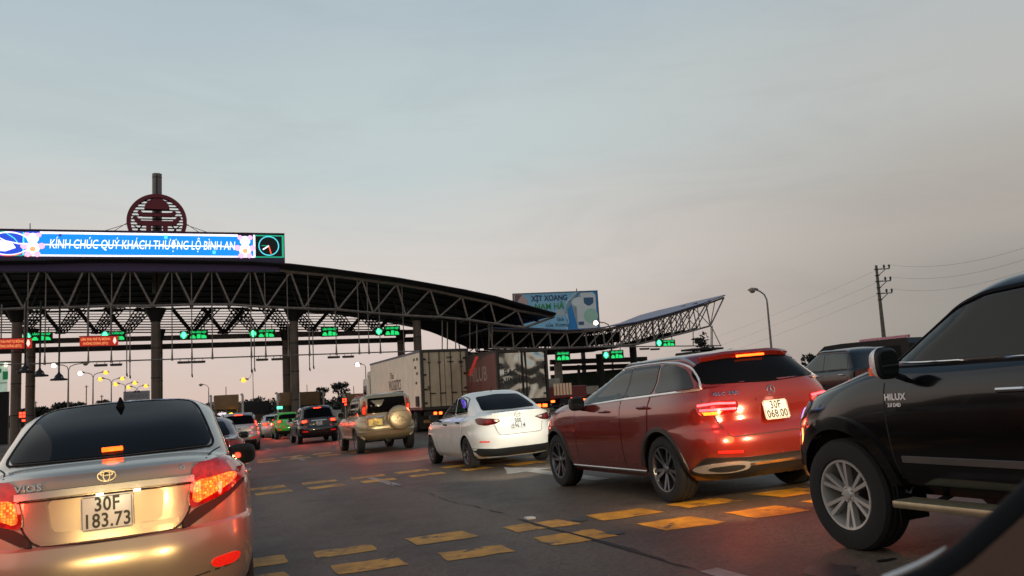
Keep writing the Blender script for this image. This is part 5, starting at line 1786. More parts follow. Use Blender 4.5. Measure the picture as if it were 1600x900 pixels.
# ------------------------------------------------------------------ the setting: ground, road paint
def ground_mat():
    m = bpy.data.materials.new('worn_asphalt')
    m.use_nodes = True
    t = m.node_tree
    b = t.nodes['Principled BSDF']
    b.inputs['Specular IOR Level'].default_value = .3
    co = N(t, 'ShaderNodeTexCoord')
    mp_ = N(t, 'ShaderNodeMapping')
    mp_.inputs['Rotation'].default_value = (0, 0, -PSI)
    mp_.inputs['Scale'].default_value = (1.0, .22, 1)
    t.links.new(co.outputs['Object'], mp_.inputs[0])
    big = N(t, 'ShaderNodeTexNoise'); big.inputs['Scale'].default_value = .55; big.inputs['Detail'].default_value = 6
    t.links.new(mp_.outputs[0], big.inputs['Vector'])
    mid = N(t, 'ShaderNodeTexNoise'); mid.inputs['Scale'].default_value = 2.2; mid.inputs['Detail'].default_value = 8; mid.inputs['Roughness'].default_value = .65
    t.links.new(co.outputs['Object'], mid.inputs['Vector'])
    fine = N(t, 'ShaderNodeTexNoise'); fine.inputs['Scale'].default_value = 110; fine.inputs['Detail'].default_value = 3
    t.links.new(co.outputs['Object'], fine.inputs['Vector'])
    c = ramp(t, big.outputs[0], [(.30, (.050, .034, .022)), (.5, (.094, .068, .047)), (.72, (.142, .106, .076))], 'LINEAR')
    c = mixc(t, .55, c, ramp(t, mid.outputs[0], [(.3, (.35, .35, .35)), (.6, (.75, .75, .75))], 'LINEAR'), 'OVERLAY')
    c = mixc(t, .35, c, ramp(t, fine.outputs[0], [(.35, (.25, .25, .25)), (.65, (.8, .8, .8))], 'LINEAR'), 'OVERLAY')
    grit = N(t, 'ShaderNodeTexVoronoi'); grit.inputs['Scale'].default_value = 42
    t.links.new(co.outputs['Object'], grit.inputs['Vector'])
    gb = N(t, 'ShaderNodeRGBToBW'); t.links.new(grit.outputs['Color'], gb.inputs[0])
    c = mixc(t, .5, c, ramp(t, gb.outputs[0], [(.15, (.22, .22, .22)), (.85, (.80, .78, .74))], 'LINEAR'), 'OVERLAY')
    # oil drips down the middle of the lanes
    oil = N(t, 'ShaderNodeTexNoise'); oil.inputs['Scale'].default_value = 1.3; oil.inputs['Detail'].default_value = 3
    t.links.new(co.outputs['Object'], oil.inputs['Vector'])
    of = ramp(t, oil.outputs[0], [(.66, (0, 0, 0)), (.76, (1, 1, 1))], 'LINEAR')
    bw = N(t, 'ShaderNodeRGBToBW'); t.links.new(of, bw.inputs[0])
    c = mixc(t, math_n(t, 'MULTIPLY', bw.outputs[0], .6), c, (.02, .018, .016))
    # polished wheel tracks run along every lane
    mp3 = N(t, 'ShaderNodeMapping'); mp3.inputs['Rotation'].default_value = (0, 0, -PSI)
    t.links.new(co.outputs['Object'], mp3.inputs[0])
    sx = N(t, 'ShaderNodeSeparateXYZ'); t.links.new(mp3.outputs[0], sx.inputs[0])
    wv = math_n(t, 'SINE', math_n(t, 'MULTIPLY', math_n(t, 'ADD', sx.outputs[0], -.2), 2 * math.pi / 1.6))
    wv = math_n(t, 'MULTIPLY', math_n(t, 'ADD', wv, 1.0), math_n(t, 'MULTIPLY', mid.outputs[0], .42))
    c = mixc(t, wv, c, (.034, .026, .021))
    # squarish repair patches
    vo = N(t, 'ShaderNodeTexVoronoi', distance='CHEBYCHEV'); vo.inputs['Scale'].default_value = .16; vo.inputs['Randomness'].default_value = .9
    t.links.new(mp3.outputs[0], vo.inputs['Vector'])
    b3_ = N(t, 'ShaderNodeRGBToBW'); t.links.new(vo.outputs['Color'], b3_.inputs[0])
    c = mixc(t, math_n(t, 'MULTIPLY', math_n(t, 'GREATER_THAN', b3_.outputs[0], .62), .28), c, (.03, .026, .024))
    t.links.new(c, b.inputs['Base Color'])
    rr = N(t, 'ShaderNodeMapRange'); rr.inputs[3].default_value = .42; rr.inputs[4].default_value = .85
    t.links.new(mid.outputs[0], rr.inputs[0]); t.links.new(rr.outputs[0], b.inputs['Roughness'])
    bp = N(t, 'ShaderNodeBump'); bp.inputs['Strength'].default_value = .35; bp.inputs['Distance'].default_value = .012
    t.links.new(fine.outputs[0], bp.inputs['Height']); t.links.new(bp.outputs[0], b.inputs['Normal'])
    return m


xs = np.unique(np.concatenate([np.linspace(-60, 60, 121), np.linspace(-600, 600, 41), [-9000, -3000, 3000, 9000]]))
ys = np.array([-400, -60, -20, -5, 0, 5, 10, 20, 40, 80, 160, 300, 600, 1200, 3000, 9000], float)
V = [(x, y, g(x)) for y in ys for x in xs]
nx = len(xs)
F = [(j * nx + i, j * nx + i + 1, (j + 1) * nx + i + 1, (j + 1) * nx + i) for j in range(len(ys) - 1) for i in range(nx - 1)]
gr = link_mesh('road', V, F, ground_mat(), None, True, 60)
gr['kind'] = 'structure'

M_YEL = mat('worn_yellow_paint', (.58, .265, .012), .65, bump=.2, bscale=60, var=.25, vscale=7)
M_WPAINT = mat('worn_white_paint', (.27, .255, .23), .6, bump=.2, bscale=60, var=.25, vscale=5)


def wear(m, hole):
    """bare patches where tyres have rubbed the paint off"""
    t = m.node_tree
    b = t.nodes['Principled BSDF']
    co = N(t, 'ShaderNodeTexCoord')
    n = N(t, 'ShaderNodeTexNoise'); n.inputs['Scale'].default_value = 2.6; n.inputs['Detail'].default_value = 7; n.inputs['Roughness'].default_value = .7
    t.links.new(co.outputs['Object'], n.inputs['Vector'])
    f = ramp(t, n.outputs[0], [(hole, (0, 0, 0)), (hole + .07, (1, 1, 1))], 'LINEAR')
    old = b.inputs['Base Color'].links[0].from_socket
    c = mixc(t, f, old, (.045, .038, .032))
    # tyre blackening in bands along the lane
    mpw = N(t, 'ShaderNodeMapping'); mpw.inputs['Rotation'].default_value = (0, 0, -PSI); mpw.inputs['Scale'].default_value = (1.5, .16, 1)
    t.links.new(co.outputs['Object'], mpw.inputs[0])
    nw = N(t, 'ShaderNodeTexNoise'); nw.inputs['Scale'].default_value = 2.4; nw.inputs['Detail'].default_value = 5
    t.links.new(mpw.outputs[0], nw.inputs['Vector'])
    fw = ramp(t, nw.outputs[0], [(.42, (0, 0, 0)), (.78, (.6, .6, .6))], 'LINEAR')
    c = mixc(t, fw, c, (.05, .036, .022))
    t.links.new(c, b.inputs['Base Color'])


wear(M_YEL, .555)
wear(M_WPAINT, .60)


def sheet(name, poly_st, m, lift=.004, parent=None, step=.25):
    """a painted area lying on the road; outline in road coordinates, ragged edge"""
    p = densify(poly_st, step)
    p = [(a + random.uniform(-.012, .012), b + random.uniform(-.02, .02)) for a, b in p]
    bm = bmesh.new()
    vs = []
    for s, t in p:
        x, y = st(s, t)
        vs.append(bm.verts.new((x, y, g(x) + lift)))
    f = bm.faces.new(vs)
    if f.normal.z < 0:
        f.normal_flip()
    bmesh.ops.triangulate(bm, faces=[f])
    o = link_bm(name, bm, m, parent)
    return o


# rumble bars: rows of yellow blocks across the lanes
for t0, dt, n, s0, w_, l_, skew in ((7.5, 1.0, 8, .52, .60, .50, -.13), (16.3, 1.25, 9, .55, .62, .55, -.1), (28.4, 1.6, 6, .55, .62, .7, -.1)):
    for row in (0, 1):
        for k in range(n):
            s = s0 + .92 * k
            tt = t0 + row * dt + skew * (k - 1)
            if s > 7.6:
                continue
            u = lambda a: random.uniform(-a, a)
            s, tt, wa, la = s + u(.05), tt + u(.05), w_ * (1 + u(.08)), l_ * (1 + u(.14))
            sheet('rumble_block', [(s - wa / 2 + u(.02), tt - la / 2), (s + wa / 2 + u(.02), tt - la / 2 - .06 + u(.03)), (s + wa / 2 + u(.02), tt + la / 2 - .06 + u(.03)), (s - wa / 2 + u(.02), tt + la / 2)], M_YEL, .004, gr, .12)
for ta, tb, sx in ((4.2, 5.25, 3.33), (14.6, 17.0, 3.32), (26.5, 30.0, 3.25), (38, 41, 3.25)):
    sheet('lane_dash', [(sx - .075, ta), (sx + .075, ta), (sx + .075, tb), (sx - .075, tb)], M_WPAINT, .004, gr)
for ta, tb, sx in ((13, 16, 9.1), (25, 28, 9.1), (37, 40, 9.1), (16, 19, -2.6), (28, 31, -2.6)):
    sheet('lane_dash', [(sx - .075, ta), (sx + .075, ta), (sx + .075, tb), (sx - .075, tb)], M_WPAINT, .004, gr)
sheet('lane_arrow', [(5.45, 11.3), (5.70, 11.3), (5.70, 14.0), (6.0, 14.0), (5.55, 15.4), (5.10, 14.0), (5.45, 14.0)], M_WPAINT, .004, gr)
# the joint that runs beside the lane line, opened into a dark crack
crk = []
for k in range(60):
    t = 5.3 + k * .17
    crk.append((3.31 + .035 * math.sin(t * 2.1) + random.uniform(-.02, .02), t))
for a_, b_ in ((0, 22), (24, 40), (41, 59)):
    seg = crk[a_:b_]
    sheet('road_crack', [(s - random.uniform(.003, .009), t) for s, t in seg] + [(s + random.uniform(.003, .010), t) for s, t in reversed(seg)], mat('crack_filler', (.012, .011, .010), .8), .005, gr, 2)
for (px, py, a_, b_) in ((1296, 893, .18, .22), (1288, 886, .10, .08), (1385, 876, .10, .03), (960, 833, .10, .12), (905, 812, .09, .16)):
    p = at_ground(px, py)
    s_, t_ = p.x * math.cos(PSI) + p.y * math.sin(PSI), -p.x * math.sin(PSI) + p.y * math.cos(PSI)
    sheet('oil_stain', [(s_ + a_ * math.cos(q) * random.uniform(.7, 1.1), t_ + b_ * math.sin(q) * random.uniform(.7, 1.1)) for q in np.linspace(0, 2 * math.pi, 15)[:-1]], mat('oil_stain', (.012, .010, .009), .45), .0065, gr, 2)
p = at_ground(828, 811)
stud = thing('road_stud', (p.x, p.y, g(p.x)), PSI, 'small pale road stud sitting on the crack beside the yellow blocks', 'road stud')
box('stud_body', (0, 0, .012), (.10, .10, .022), mat('stud_white', (.6, .6, .56), .5), stud, bev=.008)

# ------------------------------------------------------------------ toll canopy
STEEL = mat('dusty_steel', (.24, .19, .16), .55, .2, bump=.1, bscale=6, var=.3)
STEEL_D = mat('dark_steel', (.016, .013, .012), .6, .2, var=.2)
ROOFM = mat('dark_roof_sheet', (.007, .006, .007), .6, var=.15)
COLM = mat('brown_column', (.13, .085, .06), .5, bump=.1, bscale=4, var=.25, vscale=.8)
TF = 74.7
TB = TF + 6.4


def W(px, py, t=TF):
    return at_wall(px, py, t)


canopy = thing('toll_canopy', (W(245, 630).x, W(245, 630).y, g(W(245, 630).x)), 0, 'wide dark toll plaza canopy on a bowed steel truss, its columns along the lanes', 'canopy')
CO = Vector(canopy.location)
UPR = Vector((-math.sin(PSI), math.cos(PSI), 0))     # along the road
ACR = Vector((math.cos(PSI), math.sin(PSI), 0))      # across it


def rel(p, o=None):
    return Vector(p) - (CO if o is None else o)


def bar(name, a, b, r, m, root, n=6, o=None):
    return tube(name, [rel(a, o), rel(b, o)], r, m, root, n)


def beam(name, a, b, w, h, m, root, o=None):
    """rectangular beam between two points"""
    a, b = rel(a, o), rel(b, o)
    d = (b - a)
    L = d.length
    d.normalize()
    s = d.cross(Vector((0, 0, 1)))
    if s.length < 1e-4:
        s = Vector((1, 0, 0))
    s.normalize()
    u = s.cross(d)
    rot = Matrix((d, s, u)).transposed()
    return box(name, (a + b) / 2, (L, w, h), m, root, rot)


top_n = [(-138, 424), (-70, 419), (0, 416), (65, 416), (135, 413), (203, 413), (269, 414.5), (333, 414.5), (394.5, 416), (454, 425), (509, 430), (566, 437), (620, 444), (672.5, 453), (722, 464), (766, 473), (808, 485)]
bot_n = [(-100, 487), (-32, 484.5), (36.6, 482), (105, 480.6), (173, 478), (237.6, 478), (299.5, 476), (360, 476), (416, 480), (475, 482), (528, 484), (583, 489), (634, 493), (686, 495.5), (731, 499.5), (775, 506), (819, 512)]
tip = (866, 495)
T_ = [W(*p, TF - 1.2) for p in top_n]
B_ = [W(*p, TF - 1.2) for p in bot_n]
TIP = W(*tip, TF - 1.2)
for i in range(len(T_)):
    bar('truss_diagonal', T_[i], B_[i], .085, STEEL, canopy)
    if i + 1 < len(T_):
        bar('truss_diagonal', B_[i], T_[i + 1], .085, STEEL, canopy)
        bar('top_chord', T_[i], T_[i + 1], .13, STEEL, canopy)
        bar('bottom_chord', B_[i], B_[i + 1], .11, STEEL, canopy)
bar('bottom_chord', B_[-1], TIP, .12, STEEL, canopy)
bar('top_chord', T_[-1], TIP, .12, STEEL, canopy)
# second truss plane a little behind, its steel coloured dark to stand for shade
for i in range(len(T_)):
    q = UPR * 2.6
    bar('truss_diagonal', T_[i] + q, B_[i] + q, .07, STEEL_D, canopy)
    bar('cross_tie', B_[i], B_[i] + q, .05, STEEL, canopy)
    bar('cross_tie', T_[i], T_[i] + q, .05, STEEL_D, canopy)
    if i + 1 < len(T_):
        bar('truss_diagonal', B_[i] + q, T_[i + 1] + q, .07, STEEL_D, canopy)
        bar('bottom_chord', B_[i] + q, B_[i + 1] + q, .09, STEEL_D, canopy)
        mid_ = (T_[i] + T_[i + 1]) / 2
# the roof sheet over it, 28 m deep, with a front edge gutter
edge_px = [(-138, 417.5), (-70, 414), (0, 411.5), (65, 411), (135, 408.5), (203, 408.5), (269, 410), (333, 411), (394.5, 412.5), (453, 416.5), (510, 423), (565, 430.5), (620, 438), (672, 447), (725, 456.5), (775, 467), (820, 480), (868, 493)]
E_ = [W(*p, TF - 1.8) for p in edge_px]
DEEP = 29.0
bm = bmesh.new()
rows_ = []
for k, dp in enumerate((0, DEEP)):
    rows_.append([(bm.verts.new(rel(p + UPR * dp)), bm.verts.new(rel(p + UPR * dp + Vector((0, 0, .22))))) for p in E_])
for a, b in zip(rows_, rows_[1:]):
    for i in range(len(E_) - 1):
        bm.faces.new((a[i][0], a[i + 1][0], b[i + 1][0], b[i][0]))
        bm.faces.new((a[i][1], b[i][1], b[i + 1][1], a[i + 1][1]))
for q in (0, 1):
    for i in range(len(E_) - 1):
        v = (rows_[q][i][0], rows_[q][i + 1][0], rows_[q][i + 1][1], rows_[q][i][1])
        bm.faces.new(v)
for i in (0, -1):
    bm.faces.new((rows_[0][i][0], rows_[0][i][1], rows_[1][i][1], rows_[1][i][0]))
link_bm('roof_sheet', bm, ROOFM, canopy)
for i in range(len(E_) - 1):
    bar('edge_gutter', E_[i] + Vector((0, 0, .16)) - UPR * .12, E_[i + 1] + Vector((0, 0, .16)) - UPR * .12, .10, STEEL_D, canopy)
# purlins under the roof
for k in range(1, 7):
    dp = k * 4.1
    for i in range(0, len(E_) - 1):
        bar('purlin', E_[i] + UPR * dp - Vector((0, 0, .15)), E_[i + 1] + UPR * dp - Vector((0, 0, .15)), .09, ROOFM, canopy, 4)
# open louvres at the far eaves
TL = TF + 25
for k in range(9):
    y0 = 484.5 + k * 4.1
    beam('louvre_slat', W(-60, y0 + 2.5, TL), W(640 - k * 4, y0 + 1.5, TL), .12, .075 + .007 * k, STEEL_D, canopy)
# branching struts: solid right arm, latticed left arm
for i, ax in enumerate((-32, 36, 96, 152, 197, 301, 350, 399, 448, 487, 545, 590)):
    ay = 521 if ax < 420 else 517
    tt = TB + 9
    A = W(ax, ay, tt)
    Rr = W(ax + 31, 481, tt)
    Ll = W(ax - 33, 481, tt)
    if ax > 250:
        beam('strut', A, Rr, .5, .34, STEEL_D, canopy)
    if ax < 375:
        beam('strut', A, Ll, .5, .34, STEEL_D, canopy)
    # lattice of thin bars on the other flank
    bm = bmesh.new()
    sg = -1 if ax > 375 else 1
    A2, L2 = W(ax - 10 * sg, ay, tt + 3), W(ax + 16 * sg, 481, tt + 3)
    A1, L1 = W(ax + 6 * sg, ay, tt + 3), W(ax + 44 * sg, 481, tt + 3)
    n = 8
    for k in range(n + 1):
        f = k / n
        bm_tube(bm, [rel(A1.lerp(L1, f)), rel(A2.lerp(L2, f))], .055, 4)
    for k in range(5):
        f = k / 4
        bm_tube(bm, [rel(A1.lerp(A2, f)), rel(L1.lerp(L2, f))], .06, 4)
    for k in range(n):
        f = k / n
        h = min(1, f + .30)
        bm_tube(bm, [rel(A1.lerp(L1, f)), rel(A2.lerp(L2, h))], .04, 4)
    o = link_bm('lattice_panel', bm, STEEL_D, canopy)
    o['kind'] = 'stuff'
# columns, front and back rows
for k, px in enumerate((25, 243.5, 461, 655)):
    for row, (tt, ytop, mm) in enumerate(((TF, 482, COLM), (TB, 520, COLM))):
        p = W(px, 600, tt) if row == 0 else W(px, 600, TF) + UPR * (TB - TF)
        zt = W(px, ytop, tt).z
        base = Vector((p.x, p.y, g(p.x) - .1))
        tube('column', [rel(base), rel(Vector((p.x, p.y, zt)))], .36, mm, canopy, 20)
        for zz in (2.6, 5.0, 7.4):
            tube('column_ring', [rel(Vector((p.x, p.y, base.z + zz))), rel(Vector((p.x, p.y, base.z + zz + .07)))], .375, STEEL_D, canopy, 20)
        if row == 0:
            tube('column_head', [rel(Vector((p.x, p.y, zt - 1.1))), rel(Vector((p.x, p.y, zt)))], [.38, .85], STEEL_D, canopy, 16)
        else:
            tube('column_head', [rel(Vector((p.x, p.y, zt - .7))), rel(Vector((p.x, p.y, zt + .3)))], [.38, .62], STEEL_D, canopy, 16)
# beams that carry the lane signals
zb1 = W(245, 528.5, TB).z
zb2 = W(245, 541, TB).z
a0, a1 = W(-60, 540, TB), W(648, 540, TB)
beam('signal_beam', Vector((a0.x, a0.y, zb1)), Vector((a1.x, a1.y, zb1)), .35, .42, mat('brown_beam', (.06, .042, .036), .6), canopy)
beam('signal_beam', Vector((a0.x, a0.y, zb2)) + UPR * .6, Vector((a1.x, a1.y, zb2)) + UPR * .6, .4, .46, STEEL_D, canopy)
# added dark sheet, standing in for the black shade between both roofs
prism('shade_infill', [(640, 497), (690, 499), (770, 508), (866, 514), (866, 541), (735, 545), (716, 534), (660, 513)], lambda u, v, w_: rel(W(u, v, TB + 4) + UPR * w_), .4, ROOFM, canopy)
# service pipe with hangers
zp = W(245, 562, TF - 1.2).z
p0, p1 = W(-40, 560, TF - 1.2), W(655, 560, TF - 1.2)
bar('service_pipe', Vector((p0.x, p0.y, zp)), Vector((p1.x, p1.y, zp)), .06, STEEL, canopy)
hang = [-20, 42, 70, 138, 174, 203, 269, 300, 332, 393, 415.5, 451, 484, 526, 562, 577, 595, 632]
for px in hang:
    a = W(px, 560, TF - 1.2)
    i = max(0, min(len(top_n) - 2, int(np.searchsorted([q[0] for q in top_n], px) - 1)))
    f = (px - top_n[i][0]) / (top_n[i + 1][0] - top_n[i][0])
    zt = T_[i].z * (1 - f) + T_[i + 1].z * f
    bar('hanger', Vector((a.x, a.y, zt)), Vector((a.x, a.y, zp)), .042, STEEL, canopy)
    if px > 0:
        pr = tube('hanger_foot', [rel(Vector((a.x, a.y, zp + 1.0))), rel(Vector((a.x, a.y, zp - .12)))], [.035, .09], STEEL, canopy, 8)
for px, yt, yb in ((691, 500, 548), (699, 503, 549), (712, 500, 545), (734, 502, 545), (745, 506, 546), (764, 505, 543), (769, 508, 543)):
    bar('hanger', W(px, yt, TF - .5), W(px, yb, TF - .5), .055, STEEL, canopy)


# luminaires under the pipe
LUM = ['left one of the pair between red sign and wide column', 'right one of the pair between red sign and wide column', 'left one of the pair beyond the wide column', 'right one of the pair beyond the wide column',
       'left one of the pair by the twin columns', 'one touching the twin columns', 'first one right of the twin columns', 'second one right of the twin columns']


def luminaire(px0, px1, py, where):
    a, b = W(px0, py, TF - 1.2), W(px1, py, TF - 1.2)
    z = zp - .28
    o = Vector(((a.x + b.x) / 2, (a.y + b.y) / 2, z))
    L = (b - a).length
    root = thing('luminaire', o, PSI, 'box luminaire under the pipe, ' + where, 'light fitting', 'luminaires under the service pipe')
    box('housing', (0, 0, 0), (L, .30, .16), mat('luminaire_housing', (.045, .032, .028), .6), root, bev=.02)
    box('diffuser', (0, 0, -.09), (L - .1, .24, .03), mat('unlit_diffuser', (.25, .22, .2), .5), root)
    for s in (-1, 1):
        tube('bracket', [(s * L * .3, 0, .08), (s * L * .3, 0, .24)], .025, STEEL, root, 6)


for i, l in enumerate(((147, 168, 570), (172, 191, 568), (277, 299, 563), (300, 321, 562), (400, 419, 560), (424, 442, 559), (512, 531, 556), (535, 553, 555))):
    luminaire(*l, LUM[i])


# bell floodlights on long rods
for i, (px, py, wd) in enumerate(((39, 582, 24), (62, 588, 24), (92, 594, 24))):
    p = W(px, py, TF - 3.5)
    root = thing('floodlight', p, PSI, ('dark bell floodlight on a rod, beside the leftmost column', 'dark bell floodlight on a rod, second of three from the left', 'dark bell floodlight on a rod, lowest and furthest from the column')[i], 'floodlight', 'bell floodlights hung from the canopy')
    b = bmesh.new()
    bm_lathe(b, [(.07, .62), (.10, .50), (.26, .34), (.30, .24), (.34, .14), (.56, .10), (.60, .0), (.55, -.02), (.001, -.02)], 20, 'Z')
    link_bm('bell_shade', b, STEEL_D, root, smooth=True)
    box('lamp_plate', (0, 0, .20), (.55, .5, .07), mat('floodlight_plate', (.5, .47, .44), .4), root)
    tube('rod', [(0, 0, .6), (0, 0, (W(px, 470, TF - 3.5).z - p.z))], .07, STEEL_D, root, 6)

# sensor poles reaching below the pipe
for i, (px, yt, yb) in enumerate(((198, 540, 589), (203, 545, 592), (300, 560, 590), (393, 555, 583), (398, 540, 581), (484, 555, 580), (490, 545, 577))):
    p = W(px, yb, TF - .6)
    zt = W(px, yt - 30, TF - .6).z
    root = thing('sensor_pole', p, PSI, 'thin hanging sensor pole, ' + ('left of the pair left of the wide column', 'right of the pair left of the wide column', 'lone one right of the wide column', 'left of the pair by the third green sign', 'right of the pair by the third green sign', 'left of the pair right of the twin columns', 'right of the pair right of the twin columns')[i], 'sensor pole', 'sensor poles hung over the lanes')
    tube('pole', [(0, 0, .25), (0, 0, zt - p.z)], .045, STEEL, root, 6)
    tube('sensor_tip', [(0, 0, .3), (.02, 0, .1), (.05, 0, 0)], [.06, .07, .02], STEEL_D, root, 6)

# ------------------------------------------------------------------ lane signals
G_ON = mat('green_led', (.02, .2, .06), .4, emit=lin((30, 225, 115)), es=1.1, var=0)
G_HOT = mat('bright_green_led', (.1, .4, .2), .4, emit=lin((90, 255, 180)), es=2.4, var=0)
BOARD = mat('led_board_black', (.008, .012, .010), .5)


def lane_sign(px, py, w, h, tt, arrow=None, label='', right=False):
    a, b = W(px - w / 2, py, tt), W(px + w / 2, py, tt)
    L = (b - a).length
    c_ = (a + b) / 2
    H_ = W(px, py - h / 2, tt).z - W(px, py + h / 2, tt).z
    root = thing('lane_sign', c_, PSI, label, 'lane sign', 'green lane signs on the canopy beam')
    box('board', (0, 0, 0), (L * 1.12, .22, H_ * 1.15), BOARD, root)
    y = -.114
    text('led_lettering', 'LÀN HỖN HỢP', H_ * .34, G_ON, root, (0, y, H_ * .30), (1, 0, 0), (0, 0, 1), .003, H_ * .012, L * .84 / (H_ * .34 * 6.3))
    # pictograms: car, van, lorry
    z0 = -H_ * .46
    hh = H_ * .52
    for k, (x0, x1, poly) in enumerate(((-.47, -.16, [(0, 0), (1, 0), (1, .45), (.85, .6), (.72, 1), (.25, 1), (.1, .6), (0, .5)]),
                                        (-.10, .12, [(0, 0), (1, 0), (1, 1.25), (.15, 1.25), (0, .8)]),
                                        (.17, .47, [(0, 0), (1, 0), (1, .35), (.9, .7), (.6, .75), (.6, 1), (0, 1)]))):
        prism('led_pictogram', [(L * (x0 + (x1 - x0) * u), z0 + v * hh * .8) for u, v in poly], lambda u, v, w_: Vector((u, y + w_, v)), .01, G_ON, root)
    for s in (-1, 1):
        tube('bracket', [(s * L * .35, 0, H_ * .55), (s * L * .35, 0, H_ * .55 + .4)], .04, STEEL_D, root, 6)
    if arrow:
        ax, ay = arrow
        p = W(ax, ay, tt - .1)
        r2 = thing('lane_arrow_light', p, PSI, label.replace('green lane sign', 'green arrow light beside the lane sign'), 'signal light', 'green arrow lights over the lanes')
        box('housing', (0, .05, 0), (.62, .2, .78), BOARD, r2)
        prism('arrow', [(-.08, .3), (.08, .3), (.08, -.02), (.24, -.02), (0, -.32), (-.24, -.02), (-.08, -.02)], lambda u, v, w_: Vector((u, -.06 + w_, v)), .012, G_HOT, r2)
        b_ = bmesh.new()
        bm_lathe(b_, [(.25, -.055), (.30, -.055), (.30, -.04), (.25, -.04)], 20, 'Y')
        link_bm('ring', b_, G_ON, r2)


for s_ in ((65, 526, 31, 12.5, TB - .5, (42.5, 526), 'green lane sign left of the wide column, over the leftmost lane'),
           (182, 525, 26, 13.5, TB - .5, (164, 524), 'green lane sign half hidden by the red toll sign'),
           (310, 523, 27, 12.5, TB - .5, (287, 524), 'green lane sign just right of the wide column'),
           (416, 521, 25, 12, TB - .5, (395.5, 521.5), 'green lane sign left of the twin columns'),
           (515, 518.5, 24, 13, TB - .5, None, 'green lane sign right of the twin columns'),
           (612.5, 517, 22, 13.5, TB - .5, (592, 518), 'green lane sign above the container truck')):
    lane_sign(*s_)


def red_sign(px0, px1, y0, y1, label):
    tt = TF - 1.6
    a, b = W(px0, (y0 + y1) / 2, tt), W(px1, (y0 + y1) / 2, tt)
    L = (b - a).length
    H_ = W(px0, y0, tt).z - W(px0, y1, tt).z
    root = thing('toll_sign', (a + b) / 2, PSI, label, 'sign', 'red toll lane signs')
    rm = mat('red_lit_sign_face', (.45, .035, .02), .5, emit=lin((205, 42, 28)), es=.55, var=.05)
    ym = mat('sign_yellow_lettering', (.8, .5, .2), .5, emit=lin((255, 160, 90)), es=.8, var=0)
    wm = mat('sign_white_arrow', (.8, .75, .7), .5, emit=lin((255, 225, 205)), es=.9, var=0)
    box('board', (0, .06, 0), (L, .12, H_), rm, root)
    box('frame', (0, .07, H_ / 2 + .03), (L + .1, .14, .06), STEEL_D, root)
    box('frame', (0, .07, -H_ / 2 - .03), (L + .1, .14, .06), STEEL_D, root)
    text('lettering', 'LÀN THU PHÍ TỰ ĐỘNG', H_ * .34, ym, root, (-L * .09, -.004, H_ * .20), (1, 0, 0), (0, 0, 1), .003, .006, L * .74 / (H_ * .34 * 10.6))
    text('lettering', 'KHÔNG DỪNG (ETC)', H_ * .34, ym, root, (-L * .09, -.004, -H_ * .24), (1, 0, 0), (0, 0, 1), .003, .006, L * .66 / (H_ * .34 * 9.8))
    x = L * .41
    k = H_ * .36
    prism('arrow', [(x - .05, k), (x + .05, k), (x + .05, -k * .2), (x + k * .45, -k * .2), (x, -k), (x - k * .45, -k * .2), (x - .05, -k * .2)], lambda u, v, w_: Vector((u, -.008 + w_, v)), .01, wm, root)
    for s in (-1, 1):
        tube('hanger', [(s * L * .3, .07, H_ / 2), (s * L * .3, .07, H_ / 2 + 2.6)], .05, STEEL, root, 6)


red_sign(-11, 49.5, 529, 545, 'red electronic toll sign cut by the left picture edge')
red_sign(124.5, 184.5, 525.5, 540.5, 'red electronic toll sign hanging between the leftmost and the wide column')

# ------------------------------------------------------------------ LED message board on the roof
tt = TF - 1.6
a, b = W(-75, 380, tt), W(444, 388, tt)
zt_, zb_ = W(220, 363.5, tt).z, W(220, 402, tt).z
Hb = zt_ - zb_
Lb = (b - a).length
root = thing('message_board', Vector((a.x, a.y, zb_)), PSI, 'long lit LED message board in blue and white on the canopy roof', 'LED board')
LW = mat('led_white', (.5, .5, .5), .5, emit=lin((250, 244, 255)), es=1.5, var=0)
LB = mat('led_blue', (.02, .1, .3), .5, emit=lin((12, 140, 245)), es=1.15, var=.3, vscale=6)
LBD = mat('led_deep_blue', (.02, .05, .3), .5, emit=lin((40, 80, 215)), es=1.0, var=0)
LC = mat('led_cyan', (.02, .3, .3), .5, emit=lin((90, 225, 240)), es=1.2, var=0)
LG = mat('led_green', (.02, .3, .2), .5, emit=lin((30, 170, 130)), es=.9, var=0)
LR = mat('led_red', (.4, .05, .03), .5, emit=lin((255, 90, 60)), es=1.5, var=0)
LP = mat('led_pink', (.4, .2, .3), .5, emit=lin((255, 180, 225)), es=1.4, var=0)
LO = mat('led_orange', (.4, .2, .1), .5, emit=lin((255, 170, 110)), es=1.3, var=0)
LK = mat('led_off', (.006, .010, .010), .5)
box('housing', (Lb / 2, .35, Hb / 2 - .15), (Lb + .1, .6, Hb + .42), mat('board_housing', (.05, .025, .08), .5), root)
box('under_box', (Lb / 2 - .2, .6, -.72), (Lb - .4, .9, .80), mat('board_under_box', (.05, .02, .09), .5), root)


def bx(px):
    """board coordinate of a picture column"""
    p = W(px, 385, tt)
    return (p - a).dot(ACR)


def pane(name, x0, x1, z0, z1, m, y=.04):
    return box(name, ((x0 + x1) / 2, y, (z0 + z1) / 2), (x1 - x0, .02, z1 - z0), m, root)


